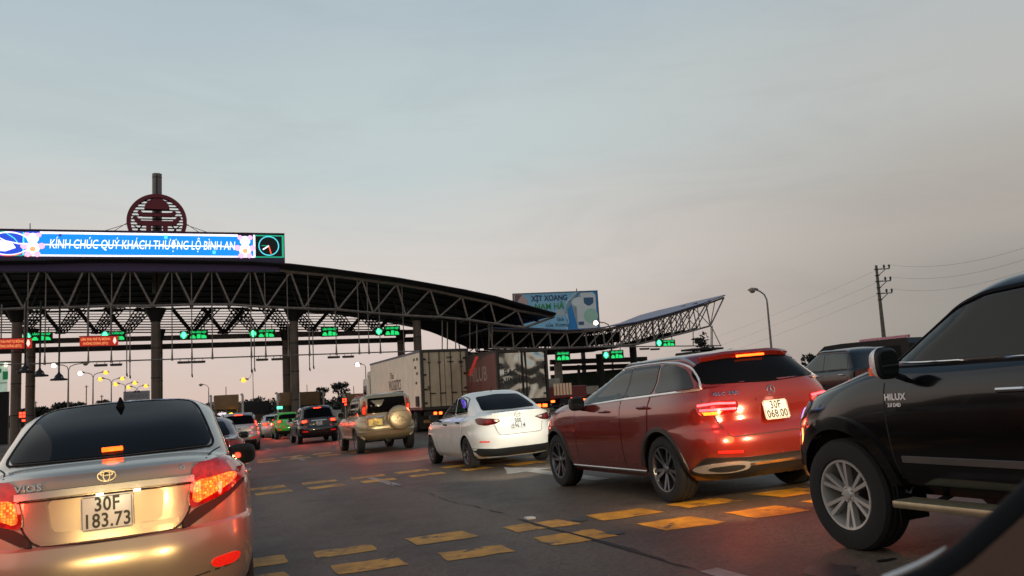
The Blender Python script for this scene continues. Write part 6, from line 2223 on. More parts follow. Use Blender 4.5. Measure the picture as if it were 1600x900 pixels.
h = Hb
pane('screen', bx(36), bx(396), h * .08, h * .92, LB)
pane('light_band', bx(62), bx(372), h * .90, h * .985, LW, .024)
pane('light_band', bx(38), bx(397), h * .02, h * .085, LW, .024)
pane('light_band', bx(64), bx(375), h * .455, h * .50, LW, .026)
pane('corner_panel', bx(-75), bx(34.5), h * .02, h * .98, LBD)
pane('clock_panel', bx(398), bx(443), h * .03, h * .97, LK, .03)
pane('divider', bx(35), bx(37.5), h * .05, h * .95, LC, .02)
for (x0, x1, z0, z1, mm) in ((398, 443, .93, .98, LG), (440.5, 443.5, .03, .98, LG), (398, 443, .02, .07, LG), (396, 399, .02, .98, LW), (40, 62, .93, .98, LBD), (0, 12, .93, .98, LG), (12, 22, .93, .98, mat('led_purple', (.2, .05, .3), .5, emit=lin((150, 60, 190)), es=.9, var=0)), (38, 50, .02, .085, LO), (372, 380, .03, .10, LB), (22, 36, .02, .06, LG)):
    pane('border_light', bx(x0), bx(x1), h * z0, h * z1, mm, .016)
for (x0, x1, z0, z1) in ((256.5, 262, .76, .92), (332, 337, .16, .30)):
    pane('stuck_pixels', bx(x0), bx(x1), h * z0, h * z1, LC, .020)
pane('dark_pixels', bx(92), bx(96), h * .80, h * .90, mat('led_dim_violet', (.1, .05, .3), .5, emit=lin((70, 40, 160)), es=.6, var=0), .020)
msg = 'KÍNH CHÚC QUÝ KHÁCH THƯỢNG LỘ BÌNH AN'
me_ = text_mesh(msg, 1.0, .004, 0.0, 1, .12)
wraw = max(v.co.x for v in me_.vertices) - min(v.co.x for v in me_.vertices)
x0, x1 = bx(77), bx(367)
sz = h * .52
text('lettering', msg, sz, LW, root, ((x0 + x1) / 2, .022, h * .49), (1, 0, 0), (0, 0, 1), .004, .0, (x1 - x0) / (wraw * sz), .12)
# generic rosettes where the photograph shows cheerful figures
for px in (51, 383):
    for (dx, dz, rr_, mm) in ((0, .72, .23, LW), (0, .34, .27, LW), (-.20, .86, .11, LP), (.20, .86, .11, LP), (.30, .42, .13, LP), (-.30, .42, .13, LP), (0, .30, .11, LO), (-.16, .10, .12, LP), (.16, .10, .12, LP)):
        b_ = bmesh.new()
        bm_lathe(b_, [(.001, -.004), (rr_ * h * .9, -.004), (rr_ * h * .9, .0)], 18, 'Y')
        o = link_bm('rosette_light', b_, mm, root)
        o.location = (bx(px) + dx * h, .016 - .004 * (dz < .6) - .004 * (rr_ < .2), dz * h)
# oval emblem at the left: globe with a white swoosh and a red underline
ex = bx(13)
for (pts, rr_, mm, close) in (([(ex + h * .72 * math.cos(q), h * .5 + h * .44 * math.sin(q)) for q in np.linspace(0, 2 * math.pi, 41)], .055, LW, True),
                              ([(ex + h * .66 * math.cos(q), h * .44 + h * .40 * math.sin(q)) for q in np.linspace(math.pi * 1.12, math.pi * 1.92, 20)], .05, LR, False),
                              ([(ex - .5 * h, h * .82), (ex - .1 * h, h * .60), (ex + .35 * h, h * .50), (ex + .66 * h, h * .50)], .05, LW, False),
                              ([(ex - .1 * h, h * .92), (ex + .2 * h, h * .70), (ex + .30 * h, h * .55)], .04, LC, False)):
    b_ = bmesh.new()
    bm_tube(b_, [(u, .016, v) for u, v in pts], rr_, 6)
    link_bm('emblem_line', b_, mm, root)
prism('emblem_swoosh', [(ex - .70 * h, h * .46), (ex - .3 * h, h * .62), (ex + .10 * h, h * .58), (ex + .25 * h, h * .34), (ex - .1 * h, h * .20), (ex - .55 * h, h * .24)], lambda u, v, w_: Vector((u, .018 + w_, v)), .01, LW, root)
# clock
cx_, cz_ = bx(420), h * .52
b_ = bmesh.new()
bm_tube(b_, [(cx_ + h * .40 * math.cos(q), .014, cz_ + h * .40 * math.sin(q)) for q in np.linspace(0, 2 * math.pi, 33)], .045, 6)
link_bm('clock_ring', b_, LC, root)
for (dx, dz, rr_, mm) in ((-.24, -.16, .06, LW), (.09, -.34, .05, LR), (-.30, .01, .035, LG)):
    b_ = bmesh.new()
    bm_tube(b_, [(cx_, .012, cz_), (cx_ + dx * h, .012, cz_ + dz * h)], rr_, 6)
    link_bm('clock_hand', b_, mm, root)
# edge lip
box('top_lip', (Lb / 2, .05, h + .10), (Lb + .1, .22, .07), mat('board_lip', (.08, .03, .07), .5), root)

# ------------------------------------------------------------------ round red emblem and its mast
te = TF + 3.0
pc = W(245.3, 345.5, te)
pxm = (W(255, 345, te) - W(235, 345, te)).length / 20
emb = thing('plaza_emblem', Vector((pc.x, pc.y, W(245, 400, te).z)), PSI, 'round dark red openwork emblem with pagoda-like strokes above the message board', 'emblem')
RED = mat('emblem_red', (.20, .010, .022), .5, var=.1)
eo = Vector(emb.location)
zc = pc.z - eo.z


def ez(px, py):
    """picture-like coordinates of the emblem (pixels from its centre) -> metres"""
    return (px * pxm, zc - py * pxm)


b_ = bmesh.new()
ro_, ri_ = 47.3 * pxm, 41.0 * pxm
rings = []
for k in range(64):
    q = 2 * math.pi * k / 64
    rings.append([b_.verts.new((rr_ * math.cos(q), yy, zc + rr_ * math.sin(q))) for rr_, yy in ((ro_, 0), (ro_, .5), (ri_, .5), (ri_, 0))])
for k in range(64):
    r0, r1 = rings[k], rings[(k + 1) % 64]
    for j in range(4):
        b_.faces.new((r0[j], r0[(j + 1) % 4], r1[(j + 1) % 4], r1[j]))
link_bm('ring', b_, RED, emb, smooth=True)
dome = [ez(20 * math.cos(q), -21 - 19 * math.sin(q)) for q in np.linspace(0, math.pi, 16)]
roof1 = [ez(*p) for p in ((-31, -15), (-27, -20), (-23, -15.5), (-19, -13.5), (19, -13.5), (23, -15.5), (27, -20), (31, -15), (27, -10), (23, -8.5), (-23, -8.5), (-27, -10))]
roof2 = [ez(*p) for p in ((-38, -6), (-34, -11), (-28, -4), (-24, -1), (24, -1), (28, -4), (34, -11), (38, -6), (31, 4), (26, 7), (-26, 7), (-31, 4))]
for nm, poly in (('dome_stroke', dome), ('roof_stroke', roof1), ('roof_stroke', roof2)):
    prism(nm, poly, lambda u, v, w_: Vector((u, .08 + w_, v)), .34, RED, emb)
prism('leg_stroke', [ez(*p) for p in ((-17, 7), (-9, 7), (-9, 14), (-10, 44), (-17, 44))], lambda u, v, w_: Vector((u, .08 + w_, v)), .34, RED, emb)
prism('leg_stroke', [ez(*p) for p in ((17, 7), (17, 44), (10, 44), (9, 14), (9, 7))], lambda u, v, w_: Vector((u, .08 + w_, v)), .34, RED, emb)
for k in range(14):
    yy = -36 + k * 5.2
    hw = math.sqrt(max(0, 42.5**2 - yy**2))
    tube('wire_bar', [(-hw * pxm, .4, zc - yy * pxm), (hw * pxm, .4, zc - yy * pxm)], .06, STEEL_D, emb, 5)
for s in (-1, 1):
    tube('stay', [(s * 18 * pxm, .45, zc + 2 * pxm), (s * 36 * pxm, .45, zc - 24 * pxm)], .06, STEEL_D, emb, 6)
    tube('stay', [(s * 36 * pxm, .45, zc - 6 * pxm), (s * 14 * pxm, .45, zc - 26 * pxm)], .05, STEEL_D, emb, 6)
    tube('guy_wire', [(s * 45 * pxm, .3, zc - 4 * pxm), (s * 92 * pxm, .3, zc - 21 * pxm)], .025, STEEL_D, emb, 5)
    tube('guy_wire', [(s * 40 * pxm, .3, zc + 2 * pxm), (s * 68 * pxm, .3, zc - 18 * pxm)], .025, STEEL_D, emb, 5)
pm = W(245.3, 272, te + 1.5)
mast = thing('mast', Vector((pm.x, pm.y, eo.z - 3)), 0, 'grey round mast rising behind the red emblem', 'mast')
mg = mat('grey_mast', (.20, .175, .15), .5, var=.15, vscale=.6)
tube('shaft', [(0, 0, 0), (0, 0, pm.z - eo.z + 3)], .40, mg, mast, 20)
for zz in (.32, 2.3, 4.4, 6.5):
    tube('band', [(0, 0, pm.z - eo.z + 3 - zz), (0, 0, pm.z - eo.z + 3 - zz - .06)], .408, STEEL_D, mast, 20)
tube('cable_duct', [(.14, -.40, 0), (.14, -.40, pm.z - eo.z + 2.8)], .05, STEEL_D, mast, 6)
tube('antenna', [W(47, 362, TF + 1), W(47, 349, TF + 1)], .035, STEEL_D, None, 5)
tag(bpy.data.objects['antenna'], 'thin rod aerial standing behind the lit board near the left edge', 'aerial')
# ------------------------------------------------------------------ upswept wing canopy at the right
wing = thing('wing_canopy', (W(990, 600).x, W(990, 600).y, g(W(990, 600).x)), 0, 'upswept wing canopy with blue roof sheet at the right end of the toll plaza', 'canopy')
WO = Vector(wing.location)
wt = [(765, 516), (800, 517.5), (830, 518), (858, 519), (885, 519.5), (914, 518), (942, 515), (968, 511), (992, 507), (1020, 500), (1048, 492.5), (1076, 484), (1103, 475.5), (1131, 465)]
wb_ = [(770, 543), (803, 544), (835, 545), (862, 545), (890, 544), (918, 543), (945, 541.5), (970, 540), (996, 538), (1022, 532), (1050, 525), (1078, 518), (1110, 509)]
layers = (0, 2.5, 5.0, 7.5, 10.0)
for li, dp in enumerate(layers):
    tpl = [W(*p) + UPR * dp for p in wt]
    bpl = [W(*p) + UPR * dp for p in wb_]
    mm = STEEL if li == 0 else STEEL_D  # layers behind get dark steel, their shade put into the colour
    rr_ = .075 if li == 0 else .06
    for i in range(len(bpl)):
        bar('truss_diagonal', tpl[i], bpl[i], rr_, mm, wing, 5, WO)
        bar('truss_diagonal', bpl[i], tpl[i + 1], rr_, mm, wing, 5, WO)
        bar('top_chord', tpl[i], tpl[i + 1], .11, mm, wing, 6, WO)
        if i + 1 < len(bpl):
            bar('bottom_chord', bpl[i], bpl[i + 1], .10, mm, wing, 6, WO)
        if li == 0 and i > 4:
            bar('truss_post', (tpl[i] + tpl[i + 1]) / 2, (bpl[i] + bpl[min(i + 1, len(bpl) - 1)]) / 2, .05, mm, wing, 5, WO)
    if li == 0:
        bar('bottom_chord', bpl[-1], tpl[-1], .08, mm, wing, 5, WO)
# lattice of braces between the layers, under the raised end
for i in range(5, len(wb_)):
    for j in range(len(layers) - 1):
        a = W(*wb_[i]) + UPR * layers[j]
        b = W(*wt[i]) + UPR * layers[j + 1]
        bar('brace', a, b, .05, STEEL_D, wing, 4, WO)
# roof sheet: rises to the back
BLUE = mat('slate_blue_roof', (.085, .105, .20), .5, 0, .1, var=.1, vscale=.4)
front = [W(*p) + Vector((0, 0, .16)) for p in wt]
back_px = {942: (944, 513), 968: (968, 506), 992: (1000, 493.5), 1020: (1026, 486.5), 1048: (1054, 480), 1076: (1080, 473.5), 1103: (1106, 467.5), 1131: (1133, 461.5)}
back = []
for (px, py), f in zip(wt, front):
    if px in back_px:
        back.append(at_wall(*back_px[px], TF + 13))
    else:
        back.append(f + UPR * 13)
bm = bmesh.new()
vf = [(bm.verts.new(rel(p - UPR * .3, WO)), bm.verts.new(rel(p - UPR * .3 + Vector((0, 0, .1)), WO))) for p in front]
vb = [(bm.verts.new(rel(p, WO)), bm.verts.new(rel(p + Vector((0, 0, .1)), WO))) for p in back]
for i in range(len(front) - 1):
    bm.faces.new((vf[i][0], vf[i + 1][0], vb[i + 1][0], vb[i][0]))
    bm.faces.new((vf[i][1], vb[i][1], vb[i + 1][1], vf[i + 1][1]))
    bm.faces.new((vf[i][0], vf[i][1], vf[i + 1][1], vf[i + 1][0]))
    bm.faces.new((vb[i][0], vb[i + 1][0], vb[i + 1][1], vb[i][1]))
for i in (0, -1):
    bm.faces.new((vf[i][0], vb[i][0], vb[i][1], vf[i][1]))
o = link_bm('roof_sheet', bm, BLUE, wing)
# upright dark sheet added to fill the low part with its black shade
bm = bmesh.new()
lo = [W(px, py + 7, TF + 11) for px, py in wt[:8]]
hi = [W(px, py + 23, TF + 11) for px, py in wt[:8]]
for i in range(len(lo) - 1):
    bm.faces.new([bm.verts.new(rel(q, WO)) for q in (lo[i], lo[i + 1], hi[i + 1], hi[i])])
bmesh.ops.remove_doubles(bm, verts=bm.verts, dist=.001)
bmesh.ops.solidify(bm, geom=bm.faces[:], thickness=.2)
link_bm('shade_backing', bm, ROOFM, wing)
bar('service_pipe', W(865, 543, TF - 1), W(1127, 540, TF - 1), .06, STEEL, wing, 6, WO)
for px, y0, y1 in ((1083, 517, 540), (1111, 509, 539), (1113, 509, 541)):
    bar('hanger', W(px, y0, TF - .9), W(px, y1, TF - .9), .05, STEEL, wing, 5, WO)
bar('hanger', W(1112, 511, TF - .9), W(1126, 540, TF - .9), .05, STEEL, wing, 5, WO)
# beams, columns and frame of the lanes below
for y0, y1, tt in ((560, 568, TB), (571, 577, TB + 1)):
    beam('signal_beam', W(860, (y0 + y1) / 2 + 2, tt), W(1010, (y0 + y1) / 2 - 3, tt), .4, .5, STEEL_D, wing, WO)
for px, ytop, rr_, mm in ((873, 566, .42, mat('pale_column', (.30, .26, .22), .6)), (905, 570, .16, STEEL_D), (939, 553, .40, STEEL_D), (992, 540, .38, STEEL_D)):
    p = W(px, 590, TB)
    tube('column', [rel(Vector((p.x, p.y, g(p.x))), WO), rel(Vector((p.x, p.y, W(px, ytop, TB).z)), WO)], rr_, mm, wing, 16)
p0, p1 = W(862, 597, TB + 2), W(1000, 585, TB + 2)
beam('parapet', p0, p1, .4, 1.5, mat('dark_green_parapet', (.02, .032, .012), .7), wing, WO)
for s_ in ((879, 556.5, 20, 13, TF - .6, None, 'green lane sign above the maroon truck'),
           (963, 554, 19, 12, TF - .6, (946.5, 555), 'green lane sign beside the dark column over the red SUV roof'),
           (1044, 536, 18, 9, TF - .6, (1029.5, 536), 'green lane sign highest, under the upswept roof end')):
    lane_sign(*s_)
for px0, px1, py, sd_ in ((1000, 1014, 545, 'left'), (1017, 1030, 545.5, 'right')):
    a, b = W(px0, py, TF - 1.2), W(px1, py, TF - 1.2)
    r_ = thing('luminaire', (a + b) / 2, PSI, sd_ + ' one of two box luminaires under the upswept wing canopy', 'light fitting', 'luminaires under the wing canopy')
    box('housing', (0, 0, 0), ((b - a).length, .3, .15), mat('luminaire_housing', (.045, .032, .028), .6), r_, bev=.02)
    box('diffuser', (0, 0, -.085), ((b - a).length - .1, .24, .03), mat('unlit_diffuser', (.25, .22, .2), .5), r_)

# ------------------------------------------------------------------ billboard
bd = 150
a, b = at_y(802, 458, bd), at_y(932.5, 456.5, bd + 2)
zb0 = at_y(866, 517, bd).z
Lw = (Vector((b.x, b.y, 0)) - Vector((a.x, a.y, 0))).length
Hh = (a.z + b.z) / 2 - zb0
rz = math.atan2(b.y - a.y, b.x - a.x)
bill = thing('billboard', (a.x, a.y, g(a.x)), rz, 'large sky-blue billboard lettered XỊT XOANG NAM HÀ behind the canopies', 'billboard')
zo = zb0 - g(a.x)


def em(name, c, e=.30):
    return mat(name, c, .5, var=.06, vscale=.5)


box('panel', (Lw / 2, .25, zo + Hh / 2), (Lw, .5, Hh), em('billboard_pale_blue', (.30, .62, .86)), bill)
fm = mat('billboard_frame', (.12, .12, .12), .5)
for (c_, s_) in (((Lw / 2, .2, zo + Hh + .06), (Lw + .3, .6, .12)), ((-.07, .2, zo + Hh / 2), (.14, .6, Hh)), ((Lw + .07, .2, zo + Hh / 2), (.14, .6, Hh))):
    box('frame', c_, s_, fm, bill)


def bp_(pts, m, y, name):
    return prism(name, [(u * Lw, zo + v * Hh) for u, v in pts], lambda u, v, w_: Vector((u, y + w_, v)), .02, m, bill)


bp_([(.0, 0), (.0, 1), (.10, 1), (.17, .82), (.13, .5), (.09, 0)], em('billboard_rose', (.62, .46, .43)), -.02, 'printed_rose_patch')
bp_([(.04, .80), (.10, .97), (.02, .98), (.01, .7)], em('billboard_brown', (.22, .14, .12)), -.04, 'printed_hair_patch')
swoosh = [(.62, 0), (.64, .25), (.615, .5), (.63, .72), (.72, .92), (.80, 1), (1, 1), (1, 0)]
bp_(swoosh, em('billboard_blue', (.03, .28, .66)), -.02, 'printed_blue_swoosh')
bp_([(.60, 0), (.63, .25), (.60, .5), (.62, .74), (.72, .95), (.78, 1), (.80, 1), (.72, .92), (.63, .72), (.615, .5), (.64, .25), (.62, 0)], em('billboard_light', (.62, .82, .90)), -.04, 'printed_swoosh_edge')
white = em('billboard_white', (.80, .84, .84))
bp_([(.745, .04), (.745, .62), (.69, .66), (.685, .80), (.76, .86), (.80, .86), (.80, .97), (.95, .97), (.98, .90), (.98, .04)], white, -.04, 'printed_product_box')
bp_([(.835, .70), (.835, .84), (.95, .84), (.95, .70), (.91, .63), (.875, .63)], em('billboard_navy', (.05, .14, .26)), -.06, 'printed_label')
bp_([(.91 + .085 * math.cos(q), .36 + .20 * math.sin(q)) for q in np.linspace(0, 2 * math.pi, 21)[:-1]], em('billboard_mint', (.45, .72, .58)), -.06, 'printed_green_disc')
bp_([(.755, .13), (.755, .22), (.82, .22), (.82, .13)], em('billboard_navy', (.05, .14, .26)), -.06, 'printed_label')
bp_([(.55 + .07 * math.cos(q), .47 + .09 * math.sin(q)) for q in np.linspace(0, 2 * math.pi, 19)[:-1]], em('billboard_cloud', (.52, .62, .64)), -.04, 'printed_cloud')
navy = em('billboard_ink', (.025, .05, .11))
grn = em('billboard_green', (.03, .32, .12))
wh_ = em('billboard_white', (.80, .84, .84))


def fit_text(s, u0, u1, v, hh, m, bold, y=-.05):
    me__ = text_mesh(s, 1.0, .004, bold)
    w0 = max(q.co.x for q in me__.vertices) - min(q.co.x for q in me__.vertices)
    text('lettering', s, hh * Hh, m, bill, ((u0 + u1) / 2 * Lw, y, zo + v * Hh), (1, 0, 0), (0, 0, 1), .01, bold * hh * Hh, (u1 - u0) * Lw / (w0 * hh * Hh))


fit_text('XỊT XOANG', .21, .64, .86, .20, navy, .02)
fit_text('NAM HÀ', .235, .60, .645, .22, wh_, .05, -.045)
fit_text('NAM HÀ', .24, .595, .645, .215, grn, .03, -.07)
fit_text('Sạch', .50, .58, .30, .12, navy, .0)
fit_text('của Xoang', .36, .64, .16, .13, navy, .0)
for u in (.2, .8):
    tube('post', [(u * Lw, 1.0, 0), (u * Lw, 1.0, zo + Hh * .9)], .4, STEEL_D, bill, 12)
    tube('back_brace', [(u * Lw, .5, zo + Hh * .2), (u * Lw, 1.0, zo + Hh * .2)], .2, STEEL_D, bill, 8)
tube('lamp_arm', [(Lw * .76, .3, zo + Hh), (Lw * .76, .1, zo + Hh + .6)], .09, fm, bill, 6)

# small far hoarding beyond the left column
a, b = at_y(193, 612, 330), at_y(234, 609, 332)
hd = thing('hoarding', (a.x, a.y, g(a.x)), math.atan2(b.y - a.y, b.x - a.x), 'pale grey far hoarding standing low left of the wide column', 'billboard')
hz = a.z - g(a.x)
hw = (b - a).length
box('panel', (hw / 2, 0, hz - 1.7), (hw, .4, 3.4), mat('hoarding_grey', (.30, .28, .28), .6), hd)
text('lettering', 'CIENCO', 1.9, mat('hoarding_ink', (.14, .13, .13), .6), hd, (hw * .48, -.22, hz - 2.0), (1, 0, 0), (0, 0, 1), .01, 0, 1.1)
prism('roof_mark', [(hw * .35, hz - .5), (hw * .65, hz - .5), (hw * .60, hz + .3), (hw * .5, hz - .1), (hw * .45, hz + .4)], lambda u, v, w_: Vector((u, -.25 + w_, v)), .1, mat('hoarding_mark', (.04, .035, .035), .6), hd)
for u in (.1, .9):
    tube('post', [(u * hw, .4, 0), (u * hw, .4, hz - .3)], .25, STEEL_D, hd, 8)

# ------------------------------------------------------------------ street lamps
L_WARM = mat('sodium_lamp', (.8, .5, .2), .4, emit=lin((255, 150, 42)), es=3.0, var=0)
L_WHITE = mat('white_street_lamp', (.8, .8, .7), .4, emit=lin((255, 236, 205)), es=5.0, var=0)
L_OFF = mat('unlit_lamp_glass', (.30, .22, .15), .3, var=0)
POLE = mat('galvanised_pole', (.22, .19, .17), .5, .4, var=.1)


def lamp_head(root, p, out_, m, s):
    """cobra head: shell and lens, pointing along out_"""
    d = Vector(out_).normalized()
    ang = math.atan2(d.y, d.x)
    b_ = bmesh.new()
    for k in range(5):
        pass
    bm_tube(b_, [Vector((-.25 * s, 0, .02 * s)), Vector((0, 0, .05 * s)), Vector((.35 * s, 0, .04 * s)), Vector((.62 * s, 0, -.02 * s))], [.05 * s, .11 * s, .13 * s, .05 * s], 8)
    o = link_bm('lamp_head', b_, POLE, root, smooth=True)
    o.location = p
    o.rotation_euler = (0, 0, ang)
    b2 = bmesh.new()
    bmesh.ops.create_uvsphere(b2, u_segments=12, v_segments=8, radius=.25 * s)
    for v in b2.verts:
        v.co.z *= .95; v.co.x = v.co.x * 1.05 + .25 * s; v.co.z -= .05 * s
    link_bm('lamp_glass', b2, m, o, smooth=True)


def street_lamp(px, ptop, y, arms, label, s=1.0, base_r=.09, name='street_lamp'):
    """arms: (px, py of the lamp, material)"""
    p = at_y(px, ptop, y)
    gz = g(p.x)
    root = thing(name, (p.x, p.y, gz), 0, label, 'street lamp', 'street lamps beyond the toll plaza')
    H_ = p.z - gz
    tube('pole', [(0, 0, 0), (0, 0, H_ * .5), (0, 0, H_)], [base_r * 1.5, base_r * 1.15, base_r * .8], POLE, root, 10)
    for ax, ay, m in arms:
        q = at_y(ax, ay, y) - p
        e = Vector((q.x, 0, H_ + q.z))
        tube('arm', [(0, 0, H_ - .25), (e.x * .12, 0, H_ + q.z * .45), (e.x * .45, 0, H_ + q.z * .85), (e.x, 0, e.z)], base_r * .6, POLE, root, 8)
        lamp_head(root, (e.x, 0, e.z), (1 if q.x > 0 else -1, 0, 0), m, s)


street_lamp(107, 576, 135, [(88, 570, L_WHITE), (130, 567.5, L_OFF)], 'twin-arm street lamp with only its left head lit, left of the others', 1.5, .12)
street_lamp(145.5, 588, 165, [(129, 582.5, L_WHITE), (162, 581.5, L_WARM)], 'twin-arm street lamp, one head white and one orange', 1.7, .12)
street_lamp(174, 597, 200, [(160, 591.5, L_WARM), (188, 591, L_WARM)], 'twin-arm street lamp lit orange, third of the row', 2.0, .13)
street_lamp(195.5, 603, 235, [(184, 599.5, L_WARM), (207.5, 598, L_WARM)], 'twin-arm street lamp lit orange, fourth of the row', 2.3, .14)
street_lamp(214, 608, 275, [(204, 604.5, L_WARM), (225, 602.5, L_WARM)], 'twin-arm street lamp lit orange, above the far hoarding', 2.5, .15)
street_lamp(395, 575, 190, [(384.5, 593, L_WARM)], 'single orange lamp on a thin tall pole above the canvas-topped truck', 2.2, .07)
street_lamp(326, 606, 260, [(316, 601, L_OFF)], 'small unlit lamp on a bent pole beside the toll booth', 1.8, .14)
street_lamp(571, 572, 200, [(562, 569, L_WHITE)], 'white lit lamp just left of the container truck', 2.0, .12)
street_lamp(953, 511, 118, [(934.5, 503.5, L_WHITE)], 'white lit lamp reaching over the blue roof sheet', 1.3, .12)
# tall unlit lamp at the right
p = at_y(1207, 552, 82)
top = at_y(1199, 476, 82)
root = thing('street_lamp', (top.x, top.y, g(top.x)), 0, 'tall single-arm street lamp, unlit, right of the upswept roof', 'street lamp')
H_ = top.z - root.location.z
arm = [(0, 0, H_)]
for ax, ay in ((1198, 468), (1194, 460), (1187, 455), (1180, 452.5)):
    q = at_y(ax, ay, 82)
    arm.append((q.x - top.x, 0, q.z - root.location.z))
tube('pole', [(0, 0, 0), (0, 0, H_ * .6), (0, 0, H_)] + arm[1:], [.13, .10, .085] + [.07] * 4, POLE, root, 10)
lamp_head(root, arm[-1], (-1, 0, 0), L_OFF, 1.15)

# ------------------------------------------------------------------ power pole and wires
pd = 95
pt = at_y(1369, 416, pd)
gz = g(pt.x)
pole = thing('power_pole', (pt.x, pt.y, gz), 0, 'concrete power pole with three crossarms leaning to its right', 'power pole')
H_ = pt.z - gz
tube('shaft', [(0, 0, 0), (0, 0, H_ + .1)], [.27, .14], mat('pole_concrete', (.13, .115, .085), .8, bump=.1, var=.2), pole, 12)
pins = []
for k, (pyy, L_) in enumerate(((421, 1.45), (440, 1.45), (459, 1.45))):
    z = at_y(1370, pyy, pd).z - gz
    box('crossarm', (L_ / 2 - .2, -.14, z), (L_ + .3, .10, .10), STEEL_D, pole)
    tube('arm_brace', [(.05, -.14, z - .75), (L_ * .62, -.14, z - .06)], .045, STEEL_D, pole, 6)
    box('clamp', (0, -.02, z - .7), (.42, .36, .07), STEEL_D, pole)
    for dx in (L_ * .55, L_ * .95):
        b_ = bmesh.new()
        bm_lathe(b_, [(.03, 0), (.05, .06), (.12, .14), (.09, .22), (.13, .30), (.08, .42), (.03, .46)], 10, 'Z')
        o = link_bm('insulator', b_, mat('brown_insulator', (.02, .016, .015), .3), pole, smooth=True)
        o.location = (dx, -.14, z + .03)
        pins.append(Vector((pt.x + dx, pt.y - .14, gz + z + .45)))
for k in (1, 3, 5):
    a = pins[k]
    for (px, py, yy) in ((1620, 372 + k * 9, 62), (1040, 545 + k * 7, 230)):
        e = at_y(px, py, yy)
        pts = []
        for q in np.linspace(0, 1, 14):
            m_ = a.lerp(e, q)
            m_.z -= 3.2 * q * (1 - q)
            pts.append(m_ - pt)
        o = tube('power_wire', [Vector((v.x, v.y, v.z + H_)) for v in pts], .010, mat('wire_grey', (.16, .15, .14), .6), pole, 5)
        o.location = (0, 0, 0)

# ------------------------------------------------------------------ toll booths and signals on the islands
BOOTH = mat('booth_ochre', (.26, .14, .06), .6, var=.12)


def booth(px, ptop, y, w, label, lamp=False):
    p = at_y(px, ptop, y)
    gz = g(p.x)
    H_ = p.z - gz
    root = thing('toll_booth', (p.x, p.y, gz), PSI, label, 'toll booth', 'toll booths on the lane islands')
    d = 2.4
    box('island', (0, .5, .09), (w + .5, d + 6, .18), mat('island_kerb', (.3, .26, .22), .8, bump=.1), root)
    box('base_wall', (0, 1.2, .65), (w, d, .95), BOOTH, root)
    for sx in (-1, 1):
        for sy in (0, 1):
            box('corner_post', (sx * (w / 2 - .06), 1.2 - d / 2 + .06 + sy * (d - .12), 1.62), (.12, .12, 1.0), BOOTH, root)
    box('window', (0, .07, 1.6), (w - .26, .04, .92), M_GLASS_CLEAR, root)
    for sx in (-1, 1):
        box('side_window', (sx * (w / 2 - .06), 1.2, 1.6), (.04, d - .26, .92), M_GLASS_CLEAR, root)
    box('fascia', (0, 1.2, (2.1 + H_) / 2), (w + .1, d + .2, H_ - 2.1), BOOTH, root, bev=.04)
    b_ = bmesh.new()
    bm_lathe(b_, [(.001, -.02), (.42, -.02), (.42, .02)], 20, 'Y')
    for v in b_.verts:
        v.co.z *= .5
    o = link_bm('oval_sign', b_, mat('oval_sign', (.13, .05, .035), .5), root)
    o.location = (-.1, -.02, (2.1 + H_) / 2 + .05)
    tube('aerial', [(0, 1, H_), (0, 1, H_ + .7)], .03, STEEL_D, root, 5)
    rail = mat('pale_guard_rail', (.55, .45, .40), .5)
    for s in (-1, 1):
        x = s * (w / 2 + .32)
        tube('guard_frame', [(x, -.6, 0), (x, -.6, H_ - .15), (x, .1, H_ - .02), (x, .9, H_ - .02)], .09, rail, root, 8)
    if lamp:
        b_ = bmesh.new()
        bmesh.ops.create_uvsphere(b_, u_segments=14, v_segments=8, radius=.25)
        o = link_bm('amber_beacon', b_, mat('amber_beacon', (.8, .6, .1), .4, emit=lin((255, 205, 40)), es=4, var=0), root, smooth=True)
        o.location = (.32, -.22, 1.55)
        box('lit_panel', (-.35, -.02, 1.75), (.6, .03, .2), mat('booth_lit_panel', (.6, .6, .6), .4, emit=lin((225, 215, 235)), es=1.0, var=0), root)


booth(354, 617, 69, 1.75, 'ochre toll booth with a round amber beacon, above the maroon saloon', True)
booth(449, 613, 73, 1.1, 'narrow ochre toll booth at the foot of the twin columns')
booth(482, 612, 82, 2.0, 'toll booth half hidden behind the near-black SUV')
booth(556, 615, 78, 1.6, 'toll booth between the dark tree and the container truck')
X_RED = mat('red_led_signal', (.5, .03, .02), .4, emit=lin((255, 60, 35)), es=4.5, var=0)


def red_signal(px, py, y, n, label, k=.55):
    p = at_y(px, py, y)
    gz = g(p.x)
    root = thing('lane_signal', (p.x, p.y, gz), PSI, label, 'traffic signal', 'red lane signals on the islands')
    root.scale = (k, k, k)
    z = (p.z - gz) / k
    tube('post', [(0, .12, 0), (0, .12, z + .2)], .06, STEEL_D, root, 8)
    box('housing', (0, 0, z - .1), (.62, .2, 1.05), BOARD, root)
    for i in range(2):
        for j in range(2):
            box('red_cell', (-.14 + i * .28, -.11, z + .25 - j * .28), (.22, .03, .22), X_RED, root)
    box('red_lamp', (.12, -.11, z - .42), (.26, .03, .20), X_RED, root)


red_signal(538, 627, 62, 4, 'red lit lane signal between the near-black SUV and the beige SUV')
red_signal(35, 650, 44, 4, 'red lit lane signal left of the champagne saloon roof')
p = at_y(437, 637, 70)
o = box('green_beacon', (0, 0, 0), (.42, .2, .22), G_HOT, None, bev=.05)
o.location = p
tag(o, 'small green lit beacon over the green taxi', 'signal light')
tube('beacon_post', [(0, .1, -.1), (0, .1, g(p.x) - p.z)], .05, STEEL_D, o, 6)

